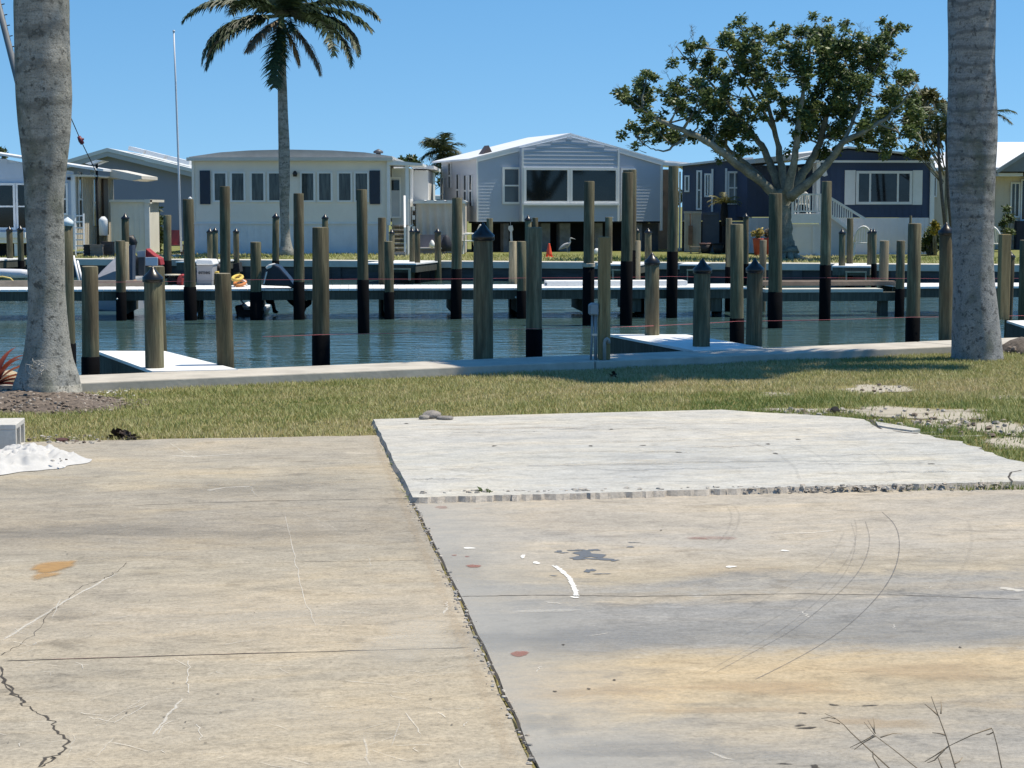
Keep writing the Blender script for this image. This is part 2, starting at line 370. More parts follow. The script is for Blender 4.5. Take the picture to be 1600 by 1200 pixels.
mE = M('broken_concrete', (0.58, 0.52, 0.44), 0.95, 0.2, 40, bump=0.8, obj=False)
G = lambda x, y, z=0.0: gnd(x, y, z)
def jline(pts, n=10, w=0.012):
    out = []
    for i in range(len(pts) - 1):
        p, q = Vector(pts[i]), Vector(pts[i + 1])
        for k in range(n):
            c = p.lerp(q, k / n)
            if i or k: c = c + Vector((random.uniform(-w, w), random.uniform(-w, w), 0))
            out.append(c)
    return out + [Vector(pts[-1])]
jd = (G(830, 1195) - G(593, 680)).normalized(); jfar = G(593, 680); jend = G(830, 1195) + jd * 14
xd = Vector((math.cos(-SA), math.sin(-SA), 0))
joint = jline([jfar, G(640, 780), G(735, 980), G(830, 1195)], 14, 0.004) + [jend]
Lfar = jline([G(-300, 697), G(40, 690.5), G(300, 685), jfar], 10, 0.02)
polyL = [p.to_2d() for p in Lfar[:-1] + joint] + [(jend - xd * 12).to_2d()]
wnear = jline([G(645, 780.5), G(900, 776), G(1250, 768), G(1600, 765)], 24, 0.008) + [G(1600, 765) + xd * 4]
jR = [p + Vector((0.02, 0, 0)) for p in joint if p.y <= G(640, 781).y]
polyR = [p.to_2d() for p in wnear] + [(jend + xd * 12).to_2d(), (jend + Vector((0.02, 0, 0))).to_2d()] + [p.to_2d() for p in jR[::-1][1:]]
WT = 0.032
Wtop = jline([G(645, 777, WT), G(607, 702, WT), G(583.5, 655, WT)], 10, 0.005) + jline([G(583.5, 655, WT), G(840, 647, WT), G(1128, 640, WT)], 6, 0.004)[1:] \
     + jline([G(1128, 640.5, WT), G(1310, 651, WT), G(1352, 655, WT), G(1364, 664, WT)], 6, 0.012)[1:] + jline([G(1364, 664, WT), G(1435, 677, WT), G(1500, 690, WT), G(1545, 705, WT), G(1600, 723, WT), G(1700, 745, WT)], 8, 0.03)[1:] \
     + jline([G(1700, 748, WT), G(1600, 752, WT), G(1250, 760, WT), G(930, 770, WT), G(645, 777, WT)], 40, 0.012)[1:-1]
SHARDY = [G(1368, 661, WT), G(1400, 666, WT), G(1438, 673, WT), G(1425, 675, WT), G(1395, 671, WT), G(1372, 667, WT)]
def slab(name, poly, z, mtop, sides=0.1, flare=None):
    s = Sheet(); s.face([(p[0], p[1], z) for p in poly], 0); n = len(poly)
    for i in range(n):
        a, b = poly[i], poly[(i + 1) % n]; fa, fb = (flare[i] if flare else (0, 0)), (flare[(i + 1) % n] if flare else (0, 0)); s.face([(a[0], a[1], z), (b[0], b[1], z), (b[0] - fb[0], b[1] - fb[1], z - sides), (a[0] - fa[0], a[1] - fa[1], z - sides)], 1)
    return s
def fin(s, name, mtop): return tag(s.build(name, [mtop, mE] + [K[k] for k in KN]), kind='structure')
def mi(k): return 2 + KN.index(k)
# ---- left slab
sL = slab('concrete_slab', polyL, 0.0, mL); z = 0.0012
P = lambda *q: [G(x, y) for x, y in q]
for pts, w, a in [([(0, 1025), (25, 1010), (60, 985), (75, 960), (100, 940), (130, 915), (165, 905), (182, 893), (198, 878)], 0.006, 0.75), ([(0, 1040), (12, 1075), (30, 1095), (50, 1110), (80, 1125), (88, 1140), (107, 1160), (90, 1180), (60, 1200)], 0.011, 1.0), ([(5, 1058), (22, 1080), (38, 1100)], 0.016, 0.9), ([(58, 1200), (80, 1182), (90, 1185)], 0.018, 0.8)]:
    sL.ribbon(P(*pts), w * 0.6, mi('crack'), z, a, 0.7, 6, 0.006)
sL.ribbon(P((60, 1031), (300, 1024), (420, 1020)), 0.010, mi('red'), z, 0.8, 0.5, 10)
sL.ribbon(P((0, 1033), (300, 1024), (740, 1012)), 0.010, mi('crack'), z, 0.9, 0.4, 16, 0.002)
sL.ribbon(P((200, 790), (420, 783), (642, 779)), 0.007, mi('crack'), z, 0.72, 0.5, 16, 0.003)
sL.ribbon(P((340, 882), (520, 877), (670, 876)), 0.006, mi('crack'), z, 0.6, 0.5, 14, 0.003)
for pts, w, a in [([(265, 712), (300, 714), (385, 709)], 0.030, 0.9), ([(262, 691), (285, 705), (308, 718)], 0.010, 0.7), ([(322, 767), (350, 762), (395, 760)], 0.045, 0.9), ([(392, 760), (400, 776)], 0.01, 0.7), ([(470, 733), (510, 733)], 0.025, 0.6), ([(0, 1003), (70, 960), (110, 935), (185, 895)], 0.016, 0.75), ([(80, 968), (95, 935)], 0.009, 0.7),
                  ([(150, 943), (290, 947)], 0.006, 0.65), ([(135, 1120), (180, 1130), (235, 1098)], 0.006, 0.7), ([(295, 1030), (292, 1060), (297, 1085)], 0.007, 0.8), ([(285, 1090), (262, 1120), (236, 1152)], 0.014, 0.75), ([(145, 1140), (200, 1108), (237, 1097)], 0.004, 0.8), ([(308, 1130), (315, 1160)], 0.006, 0.8), ([(445, 800), (460, 870), (470, 920), (495, 985)], 0.006, 0.7), ([(455, 795), (500, 815), (530, 830)], 0.005, 0.6), ([(575, 870), (580, 885)], 0.006, 0.7),
                  ([(640, 978), (700, 970)], 0.005, 0.7), ([(632, 1112), (660, 1150)], 0.006, 0.8), ([(628, 1120), (610, 1170)], 0.005, 0.6), ([(723, 1135), (733, 1128)], 0.006, 0.8), ([(568, 1150), (577, 1200)], 0.009, 0.6), ([(693, 960), (700, 950), (697, 940)], 0.012, 0.9), ([(560, 915), (590, 930)], 0.005, 0.5), ([(0, 1000), (60, 970)], 0.02, 0.5), ([(60, 880), (250, 867), (310, 858)], 0.012, 0.4), ([(20, 1002), (45, 1010), (70, 1000)], 0.008, 0.6), ([(180, 1150), (150, 1185)], 0.006, 0.6)]:
    sL.ribbon(P(*pts), w * 0.8, mi('white'), z + 0.0003, a * 0.95, 0.5, 7, 0.003)
for _ in range(120):
    x, y = random.uniform(0, 760), 800 + 400 * random.random() ** 0.8
    if x > 600 + (y - 700) * 0.45: continue
    an = random.uniform(0, math.pi); l = random.uniform(0.02, 0.11); c = G(x, y); d = Vector((math.cos(an), math.sin(an), 0)) * l
    sL.ribbon([c - d, c + d * 0.3 + Vector((random.uniform(-.02, .02), 0, 0)), c + d], random.uniform(0.0015, 0.004), mi('white'), z + 0.0003, random.uniform(0.5, 0.9), 0.6, 3)
c = G(83, 886); sL.blob(c, 0.10, 0.19, mi('rust'), z + 0.0006, 1.0, 0.2, 24, -0.35, 0.6); sL.blob(G(70, 900), 0.07, 0.10, mi('rust'), z + 0.0008, 0.8, 0.3)
for x, y, rx, ry, a in [(120, 830, 0.9, 0.5, 0.7), (380, 760, 0.9, 0.5, 0.7), (60, 760, 0.6, 0.9, 0.6), (500, 740, 0.6, 0.5, 0.5), (60, 960, 0.35, 0.3, 0.55), (170, 1055, 0.3, 0.14, 0.5), (420, 835, 0.7, 0.2, 0.6), (310, 900, 0.8, 0.18, 0.5), (650, 700, 0.1, 0.1, 0.1), (250, 870, 0.5, 0.15, 0.55)]:
    sL.blob(G(x, y), rx, ry, mi('stain'), z - 0.0007, a, 0.35, 26, 0, 0.35)
for x, y, rx, ry, a in [(640, 1000, 0.35, 0.6, 0.7), (420, 960, 0.7, 0.5, 0.5), (500, 1120, 0.5, 0.35, 0.5), (150, 990, 0.5, 0.3, 0.4)]:
    sL.blob(G(x, y), rx, ry, mi('pale'), z - 0.0007, a, 0.35, 26, 0, 0.35)
sL.ribbon([p + Vector((-0.05, 0, 0)) for p in joint[:-1]], 0.06, mi('tan'), z, 0.5, 0.5, 2)
for _ in range(40): sL.blob(G(random.uniform(0, 780), random.uniform(720, 1195)), random.uniform(.003, .008), random.uniform(.003, .008), mi('crack'), z + 0.0003, 1.2, 0.4, 7)
sL.ribbon([p + Vector((0.012, 0, 0)) for p in joint[14:-1]], 0.008, mi('crack'), z + 0.0003, 1.0, 0.6, 4, 0.002)
fin(sL, 'concrete_slab', mL)
# ---- right slab (lower)
sR = slab('concrete_slab', polyR, 0.0, mR)
sR.ribbon(P((718, 932), (850, 930), (1000, 932), (1250, 928), (1400, 930), (1600, 937)), 0.007, mi('crack'), z, 1.0, 0.5, 14, 0.002)
def arc(cx, cy, r0, r1, a0, a1, n=18, grow=0.0):
    return [G(cx + r0 * math.cos(a) * (1 + grow * i / n), cy + r1 * math.sin(a)) for i in range(n + 1) for a in [R(a0 + (a1 - a0) * i / n)]]
tA = [(1378, 800), (1400, 820), (1407, 850), (1400, 890), (1375, 930), (1330, 975), (1280, 1010), (1225, 1040), (1180, 1062)]
tB = [(1352, 815), (1360, 840), (1355, 870), (1335, 905), (1290, 945), (1240, 985), (1185, 1015), (1120, 1050)]
tC = [(1335, 812), (1340, 830), (1330, 870), (1290, 915), (1230, 955), (1160, 995)]
tD = [(1320, 830), (1300, 870), (1250, 905), (1190, 940), (1130, 975)]
tE = [(1135, 790), (1145, 805), (1138, 830), (1120, 850)]
for t_, w, a in ((tA, 0.008, 0.75), (tB, 0.009, 0.55), (tC, 0.014, 0.36), (tD, 0.018, 0.34), (tE, 0.02, 0.34), ([(x + 12, y) for x, y in tE], 0.02, 0.32), ([(x + 160, y - 2) for x, y in tB[:6]], 0.03, 0.3), ([(x - 22, y + 3) for x, y in tB], 0.01, 0.42), ([(1380, 776), (1395, 790), (1380, 800)], 0.01, 0.3)):
    sR.ribbon([G(x, y) for x, y in t_], w * 0.8, mi('tyre'), z, a * 1.05, 0.25, 6)
for x, y, rx, ry in [(920, 867, 0.085, 0.10), (905, 872, 0.06, 0.05), (940, 874, 0.08, 0.035), (925, 860, 0.05, 0.03), (873, 862, 0.022, 0.03), (985, 855, 0.03, 0.015), (921, 892, 0.03, 0.05), (940, 897, 0.04, 0.012), (880, 864, 0.03, 0.012), (960, 876, 0.03, 0.02), (900, 860, 0.05, 0.02), (990, 848, 0.03, 0.01), (865, 900, 0.02, 0.01)]:
    sR.blob(G(x, y), rx, ry, mi('blue'), z + 0.0006, 1.05, 0.45, 18, 0, 0.6)
for x, y, rx, ry in [(1262, 1138, 0.04, 0.012), (1250, 1134, 0.02, 0.012), (1275, 1200, 0.02, 0.03), (1303, 1102, 0.02, 0.01), (1360, 1103, 0.03, 0.008), (1255, 1115, 0.015, 0.01), (1225, 1194, 0.03, 0.006)]:
    sR.blob(G(x, y), rx, ry, mi('crack'), z + 0.0006, 0.95, 0.5, 14, 0, 0.5)
for x, y, rx, ry, a in [(740, 885, 0.036, 0.045, 1.0), (812, 1022, 0.04, 0.05, 0.9), (690, 793, 0.045, 0.06, 0.55), (710, 868, 0.014, 0.016, 0.9), (730, 870, 0.014, 0.016, 0.8), (1115, 841, 0.16, 0.05, 0.5), (1090, 842, 0.06, 0.04, 0.5), (747, 795, 0.03, 0.02, 0.4)]:
    sR.blob(G(x, y), rx, ry, mi('red'), z + 0.0006, a, 0.15, 20, 0, 0.7)
sR.ribbon(P((866, 884), (878, 893), (890, 903), (897, 918), (901, 932)), 0.018, mi('paint'), z + 0.0008, 1.0, 0.35, 5, 0.002)
for x, y, rx, ry in [(817, 870, 0.014, 0.045), (838, 880, 0.018, 0.035), (898, 934, 0.02, 0.02), (1142, 886, 0.032, 0.022), (1226, 861, 0.024, 0.02), (733, 857, 0.04, 0.02)]:
    sR.blob(G(x, y), rx, ry, mi('paint'), z + 0.0008, 1.0, 0.3, 14, 0, 0.6)
for pts, w, a in [([(1222, 834), (1265, 833), (1303, 830)], 0.016, 0.95), ([(990, 804), (1015, 803)], 0.016, 0.9), ([(1255, 955), (1262, 966)], 0.006, 0.9), ([(1395, 975), (1400, 985)], 0.005, 0.8), ([(915, 995), (955, 989)], 0.006, 0.7), ([(840, 1052), (845, 1040)], 0.006, 0.7), ([(1105, 1175), (1150, 1190)], 0.014, 0.6), ([(790, 957), (920, 953)], 0.05, 0.5), ([(1560, 918), (1600, 925)], 0.05, 0.8), ([(1000, 948), (1080, 950)], 0.03, 0.4), ([(850, 940), (880, 945)], 0.02, 0.6), ([(1450, 920), (1460, 915)], 0.006, 0.8)]:
    sR.ribbon(P(*pts), w, mi('white'), z + 0.0003, a, 0.5, 6, 0.004)
for x, y, rx, ry, a in [(950, 1000, 0.6, 0.35, 0.75), (1300, 985, 0.8, 0.35, 0.7), (1500, 990, 0.5, 0.3, 0.7), (800, 1000, 0.35, 0.35, 0.7), (1120, 1180, 0.45, 0.1, 0.7), (1000, 1170, 0.5, 0.16, 0.7), (1330, 870, 0.25, 0.35, 0.5), (1500, 870, 0.5, 0.25, 0.6), (860, 1130, 0.14, 0.25, 0.7), (720, 880, 0.25, 0.7, 0.6)]:
    sR.blob(G(x, y), rx, ry, mi('grey'), z - 0.0007, a, 0.35, 28, 0, 0.35)
for x, y, rx, ry, a in [(1200, 1075, 0.5, 0.12, 0.8), (1450, 1050, 0.5, 0.16, 0.75), (950, 1080, 0.3, 0.14, 0.6), (1380, 1130, 0.22, 0.10, 0.8), (1150, 1110, 0.4, 0.08, 0.7), (1150, 890, 0.5, 0.25, 0.45), (850, 815, 0.7, 0.5, 0.35), (1540, 1100, 0.3, 0.1, 0.5)]:
    sR.blob(G(x, y), rx, ry, mi('tan'), z - 0.0007, a, 0.35, 28, 0, 0.35)
for x, y in [(1033, 829), (867, 1081), (920, 1077), (960, 1063), (1500, 1012), (880, 1008)]: sR.blob(G(x, y), 0.008, 0.010, mi('crack'), z + 0.0003, 1.3, 0.3, 8)
fin(sR, 'concrete_slab', mR)
# ---- raised pale slab
sW = slab('concrete_slab', [p.to_2d() for p in Wtop], WT, mW, 0.05, [(0.0 if i > 3 else 0.02, 0.032 + 0.014 * math.sin(i * 0.7) + 0.008 * math.sin(i * 2.3)) if p.y < 11.6 and i > 6 else ((random.uniform(0.012, 0.026), 0.0) if i < 21 else (0, 0)) for i, p in enumerate(Wtop)]); zw = WT + 0.0012
PW = lambda *q: [gnd(x, y, WT) for x, y in q]
for _ in range(60):
    x, y = random.uniform(640, 1450), random.uniform(658, 758); c = gnd(x, y, WT); l = random.uniform(0.15, 0.8)
    sW.ribbon([c + Vector((-l, -0.1 * l, 0)), c + Vector((0, random.uniform(-.06, .06), 0)), c + Vector((l, 0.12 * l, 0))], random.uniform(0.012, 0.10), mi(random.choice(['grey', 'grey', 'pale', 'stain', 'tan'])), zw, random.uniform(0.4, 0.75), 0.5, 7, 0.02)
sW.ribbon(PW((780, 705), (850, 690), (920, 665), (990, 655)), 0.06, mi('tan'), zw, 0.3, 0.4, 6)
for cx, a in ((0, 0.35), (60, 0.28), (150, 0.3), (230, 0.26)):
    sW.ribbon(PW((980 + cx, 660), (1100 + cx, 672), (1190 + cx, 695), (1240 + cx, 725), (1250 + cx, 750)), 0.03, mi('tyre'), zw, a, 0.3, 7)
sW.ribbon(PW((1150, 660), (1260, 668), (1340, 690)), 0.10, mi('white'), zw, 0.45, 0.4, 7)
for x, y in [(1200, 694), (1212, 709), (955, 671), (1005, 696), (635, 662), (1247, 687), (772, 697), (923, 697), (1455, 725), (1060, 707)]: sW.blob(gnd(x, y, WT), 0.025, 0.03, mi('crack'), zw + 0.0004, 0.8, 0.4, 10)
sW.ribbon(PW((1360, 655), (1366, 664), (1378, 671)), 0.018, mi('crack'), zw, 1.2, 0.3, 5); sW.ribbon(PW((1395, 673), (1415, 676), (1436, 678)), 0.02, mi('crack'), zw, 1.2, 0.4, 5)
sW.ribbon(PW((1597, 735), (1580, 738), (1576, 746), (1582, 753)), 0.012, mi('crack'), zw, 1.2, 0.4, 6); sW.ribbon(PW((1534, 750), (1570, 749)), 0.012, mi('stain'), zw, 1.0, 0.4, 6)
fin(sW, 'raised_slab', mW)
sh = MB(); sh.slab([p.to_2d() for p in SHARDY], 0.01, WT + 0.012); tag(sh.build('concrete_shard', mW), 'flat broken corner piece of the pale raised slab by the grass', 'slab piece')
# ---- broken grit in the joints
def rubble(name, spots, mt, kind='stuff', label=None, cat=None):
    mb = MB()
    for p, s in spots:
        m = Matrix.Translation(p) @ Matrix.Rotation(random.uniform(0, 6.3), 4, 'Z') @ Matrix.Rotation(random.uniform(-.6, .6), 4, 'X')
        h = s * random.uniform(0.35, 0.7); k = random.choice((5, 6, 7)); vs = []
        for zz, f in ((0, 1.0), (h, random.uniform(0.5, 0.85))):
            for i in range(k):
                t = 2 * math.pi * i / k; r = s * f * random.uniform(0.7, 1.2); vs.append(m @ Vector((r * math.cos(t), r * 0.7 * math.sin(t), zz)))
        mb.add(vs, [tuple(range(k, 2 * k))] + [(i, (i + 1) % k, k + (i + 1) % k, k + i) for i in range(k)], random.randint(0, len(mt) - 1) if isinstance(mt, list) else 0)
    return tag(mb.build(name, mt, fix=True), label, cat, kind=kind)
gm = [M('grit_pale', (0.5, 0.46, 0.40), 0.95, 0.25, 30), M('grit_brown', (0.22, 0.17, 0.13), 0.95, 0.3, 30), M('grit_grey', (0.33, 0.31, 0.28), 0.95, 0.3, 30), M('grit_tan', (0.44, 0.38, 0.31), 0.95, 0.3, 30)]
sp_ = []
for i in range(330):
    f = random.random(); p = joint[0].lerp(G(830, 1195), f); p = p + Vector((random.gauss(0.010, 0.012), 0, 0.0)); sp_.append((p, random.uniform(0.004, 0.013)))
for i in range(520):
    x = random.choice([random.uniform(648, 935), random.uniform(1010, 1600), random.uniform(648, 1600)]); y = 781 - (x - 645) * 0.0166
    if x > 1430 and random.random() < 0.7: continue
    p = gnd(x, y, 0) + Vector((0, random.uniform(0.0, 0.09), 0)); p.z = random.uniform(0, 0.03); sp_.append((p, random.uniform(0.006, 0.024)))
rubble('joint_rubble', sp_, [gm[0], gm[0], gm[2], gm[3]])
def plainlist(x0, x1, yf, n, s0, s1, spread): return [(gnd(random.uniform(x0, x1), 0 + yf, 0) + Vector((random.uniform(-.05, .05), random.uniform(-spread, spread), 0.0)), random.uniform(s0, s1)) for _ in range(n)]
rubble('edge_rubble', plainlist(45, 165, 687, 50, 0.008, 0.022, 0.25) + plainlist(1190, 1310, 646, 40, 0.01, 0.04, 0.25) + plainlist(1330, 1520, 652, 60, 0.01, 0.035, 0.7) + plainlist(1450, 1600, 668, 60, 0.01, 0.04, 0.6) + plainlist(1330, 1420, 607, 14, 0.01, 0.03, 0.3), gm)
# ---- lawn and far land
b = NB('lawn_soil'); p = b.pos(); n1 = b.noise(p, 1.1, 5); n2 = b.noise(p, 26, 5, 0.7)
c0 = b.mix(b.ramp(n1, [(0.35, 0.0), (0.65, 1.0)]), (0.22, 0.19, 0.075), (0.18, 0.18, 0.055)); c0 = b.mix(b.ramp(n2, [(0.35, 0.0), (0.7, 0.75)]), c0, (0.28, 0.235, 0.12))
b.bump(n2, 0.8, 0.02); mSoil = b.out(c0, 0.95, 0.2)
b = NB('far_lawn'); p = b.pos(); n1 = b.noise(b.map(p, (0.35, 1, 1)), 0.6, 5); n2 = b.noise(p, 6, 5, 0.7)
c0 = b.mix(b.ramp(n1, [(0.35, 0.0), (0.65, 1.0)]), (0.20, 0.20, 0.06), (0.12, 0.16, 0.04)); c0 = b.mix(b.ramp(n2, [(0.4, 0.0), (0.7, 0.6)]), c0, (0.29, 0.25, 0.13))
b.bump(n2, 0.8, 0.06); mFar = b.out(c0, 0.95, 0.2)
lw = Sheet()
fl = [wpt(-120, -CAPW + 0.05, -0.004), wpt(160, -CAPW + 0.05, -0.004)]
lw.face([fl[0], Vector((fl[0].x, -400, -0.012)), Vector((fl[1].x + 200, -400, -0.012)), Vector((fl[1].x + 200, fl[1].y, -0.012)), fl[1]], 0)
lw.v = [(x, y, -0.012) for x, y, _ in lw.v]
PATCH = [(1370, 607, 0.36, 0.42, 1.0), (1440, 646, 0.5, 0.5, 1.0), (1400, 640, 0.4, 0.3, 0.8), (1562, 668, 0.32, 0.4, 1.0), (1590, 690, 0.3, 0.3, 0.9), (1265, 640, 0.45, 0.22, 0.8), (1470, 660, 0.25, 0.3, 0.7), (1580, 620, 0.3, 0.2, 0.6), (1215, 615, 0.2, 0.2, 0.6), (150, 611, 0.25, 0.12, 0.5), (480, 685, 0.2, 0.06, 0.4), (1520, 640, .3, .15, .6)]
for x, y, rx, ry, a in PATCH: lw.blob(gnd(x, y, 0), rx * 1.2, ry * 1.2, 2 + KN.index('sand'), -0.005, a, 0.3, 24, 0, 0.5)
tag(lw.build('lawn_ground', [mSoil, mE] + [K[k] for k in KN]), kind='structure')
FA, FB = at(120, 404, 3030 * 1.48 / 82.0), at(1550, 413, 3030 * 1.48 / 91.0); FA.z = FB.z = 0.12; fdir = (FB - FA).normalized(); fn = Vector((-fdir.y, fdir.x, 0))   # fn: away from the water
far = MB(); a, c = FA - fdir * 500 + fn * 0.4, FB + fdir * 700 + fn * 0.4
far.add([(a.x, a.y, 0.06), (c.x, c.y, 0.06), (c.x + 300, 3000, 0.06), (a.x - 1500, 3000, 0.06)], [(0, 1, 2, 3)]); tag(far.build('far_bank', mFar, fix=False), kind='structure')
# ---- water
b = NB('canal_water'); p = b.pos()
w1 = b.noise(b.map(p, (0.6, 1.2, 1), (0, 0, R(12))), 1.7, 2, 0.5, 0.8); w2 = b.noise(b.map(p, (0.7, 1.3, 1), (0, 0, R(-20))), 5.0, 2, 0.5, 0.6); w3 = b.noise(b.map(p, (1, 1.3, 1)), 15, 2, 0.5)
calm = b.ramp(b.noise(b.map(p, (0.35, 1.2, 1)), 0.16, 3), [(0.38, 0.45), (0.6, 1.0)])
h = b.math('MULTIPLY', b.math('ADD', b.math('ADD', w1, b.math('MULTIPLY', w2, 0.5)), b.math('MULTIPLY', w3, 0.16)), calm)
bp = b.bump(h, 0.55, 0.07)
mWat = b.out(b.mix(b.noise(p, 0.2, 2), (0.05, 0.105, 0.12), (0.072, 0.13, 0.115)), 0.05, 0.5); b.b.inputs['IOR'].default_value = 1.33
wt = MB(); wt.add([(-500, 6, WZ), (900, 6, WZ), (900, 260, WZ), (-500, 260, WZ)], [(0, 1, 2, 3)]); tag(wt.build('canal_water', mWat, fix=False), kind='structure')
# ---- near and far seawalls
mCap = M('seawall_concrete', (0.52, 0.48, 0.41), 0.9, 0.16, 3.0, bump=0.25, obj=False); mWall = M('seawall_face', (0.075, 0.08, 0.085), 0.85, 0.35, 1.4, (0.6, 0.6, 3), 0.4, obj=False)
mCapF = M('far_cap_concrete', (0.60, 0.57, 0.50), 0.9, 0.12, 2.0, bump=0.2, obj=False)
t = thing('seawall', 'low concrete seawall along the near edge of the canal by the lawn', 'seawall')
def wallbox(mb, s0, s1, o0, o1, z0, z1, ptf):
    q = [ptf(s0, o0), ptf(s1, o0), ptf(s1, o1), ptf(s0, o1)]; mb.slab([(v.x, v.y) for v in q], z0, z1)
mb = MB(); s = -40.0
for k in range(24):                                   # cast in lengths, hairline joints between them
    L = 4.6 if k % 2 else 5.3; wallbox(mb, s, s + L - 0.014, -CAPW, 0.0, -0.1, CAPZ - (0.002 if k % 2 else 0), wpt); s += L
mb.build('cap', mCap, t, bevel=0.012)
mb = MB(); wallbox(mb, -40, s, -CAPW + 0.1, -0.06, -3.0, -0.09, wpt); mb.build('wall_face', mWall, t)
fpt = lambda s, o: FA + fdir * s + fn * o
t = thing('seawall', 'far concrete seawall with a pale cap below the houses across the canal', 'seawall')
mb = MB(); wallbox(mb, -60, 90, 0, 0.75, -0.06, 0.12, fpt); mb.build('cap', mCapF, t, bevel=0.012)
mb = MB(); wallbox(mb, -60, 90, 0.08, 0.6, -3.0, -0.055, fpt)
for k in range(60): wallbox(mb, -60 + k * 2.5, -59.75 + k * 2.5, 0.02, 0.09, -2.0, -0.06, fpt)
mb.build('wall_face', mWall, t)
# ---- lawn blades
capf = [wpt(-12, -CAPW), wpt(30, -CAPW)]
gp = np.array([p.to_2d()[:] for p in (Vector((-7.5, 9.5, 0)), Vector((9, 9.5, 0)), Vector((9, 24, 0)))])
N = 760000; X = rng.uniform(-9.5, 12.0, N); Y = rng.uniform(10.4, 22.5, N)
wl_ = (X - capf[0].x) / (capf[1].x - capf[0].x) * (capf[1].y - capf[0].y) + capf[0].y
keep = (Y < wl_ - 0.01) & (np.abs(X) < Y * 0.285 + 0.2 + rng.exponential(1.2, N))
pw = [p.to_2d()[:] for p in Wtop]
for po in (polyL, polyR, pw): keep &= ~pip(X + rng.normal(0, 0.012, N), Y + rng.normal(0, 0.015, N), [tuple(q) for q in po])
for x, y, rx, ry, a in PATCH:
    c = gnd(x, y, 0); d = ((X - c.x) / rx) ** 2 + ((Y - c.y) / ry) ** 2; keep &= ~((d < 1.0 + rng.normal(0, 0.25, N)) & (rng.random(N) < a * 0.93))
X, Y = X[keep], Y[keep]; n = len(X)
def lowf(X, Y, s, k=7, seed=3):
    r = np.random.default_rng(seed); o = np.zeros_like(X)
    for _ in range(k):
        a, f, ph = r.uniform(0, 6.28), s * r.uniform(0.5, 2.0), r.uniform(0, 6.28); o += np.sin((X * np.cos(a) + Y * np.sin(a)) * f + ph)
    return o / math.sqrt(k)
grn = 0.36 + 0.10 * lowf(X, Y, 1.3) + 0.09 * lowf(X, Y, 5, 8, 5) + 0.07 * lowf(X, Y, 14, 8, 9) + rng.normal(0, 0.13, n)
px_ = 800 + F * X / Y; py_ = 322 + F * 1.6 / Y
grn += np.where((px_ > 1080) & (py_ > 612), 0.30, 0) * np.clip((py_ - 605) / 30, 0, 1) - 0.16 * np.exp(-((px_ - 1000) / 260) ** 2) * (py_ < 615) + 0.12 * np.exp(-((py_ - 640) / 16) ** 2) * (px_ < 560)
hgt = rng.uniform(0.010, 0.030, n) * (1 + 0.5 * (px_ > 1150) * (py_ > 615)) * (1 + 0.35 * lowf(X, Y, 6, 6, 21).clip(-1, 1))
az = rng.uniform(0, 2 * math.pi, n); ln = rng.uniform(0.3, 1.6, n); w = rng.uniform(0.0025, 0.006, n)
bx, by = np.cos(az), np.sin(az); tip = np.stack([X + bx * hgt * ln, Y + by * hgt * ln, hgt], 1); z0 = np.full(n, -0.008)
v = np.stack([np.stack([X - by * w, Y + bx * w, z0], 1), np.stack([X + by * w, Y - bx * w, z0], 1), tip], 1).reshape(-1, 3)
b = NB('grass_blade'); a = b.new('ShaderNodeAttribute', attribute_name='t').outputs['Fac']
col = b.ramp(a, [(0.0, (0.50, 0.42, 0.24)), (0.3, (0.385, 0.365, 0.165)), (0.55, (0.26, 0.285, 0.095)), (1.0, (0.10, 0.165, 0.035))]); b.out(col, 0.6, 0.3)
tr = b.new('ShaderNodeBsdfTranslucent'); b.link(col, tr.inputs[0]); mx = b.new('ShaderNodeMixShader'); mx.inputs[0].default_value = 0.25
b.link(b.b.outputs[0], mx.inputs[1]); b.link(tr.outputs[0], mx.inputs[2]); b.link(mx.outputs[0], b.n['Material Output'].inputs[0]); mBlade = b.m
tag(np_mesh('grass', v, np.arange(3 * n).reshape(-1, 3), mBlade, np.repeat(np.clip(grn, 0, 1), 3)), kind='stuff')
# far grass tufts along the wall
n = 26000; s_ = rng.uniform(-8, 34, n); o_ = rng.uniform(0.8, 9, n); X = FA.x + fdir.x * s_ + fn.x * o_; Y = FA.y + fdir.y * s_ + fn.y * o_
hg = rng.uniform(0.04, 0.10, n); az = rng.uniform(0, 6.28, n); w = rng.uniform(0.012, 0.03, n); bx, by = np.cos(az), np.sin(az); zz = np.full(n, 0.055)
v = np.stack([np.stack([X - by * w, Y + bx * w, zz], 1), np.stack([X + by * w, Y - bx * w, zz], 1), np.stack([X + bx * hg, Y + by * hg, zz + hg], 1)], 1).reshape(-1, 3)
tag(np_mesh('far_grass', v, np.arange(3 * n).reshape(-1, 3), mBlade, np.repeat(np.clip(0.45 + 0.2 * lowf(X, Y, 0.8) + rng.normal(0, 0.12, n), 0, 1), 3)), kind='stuff')
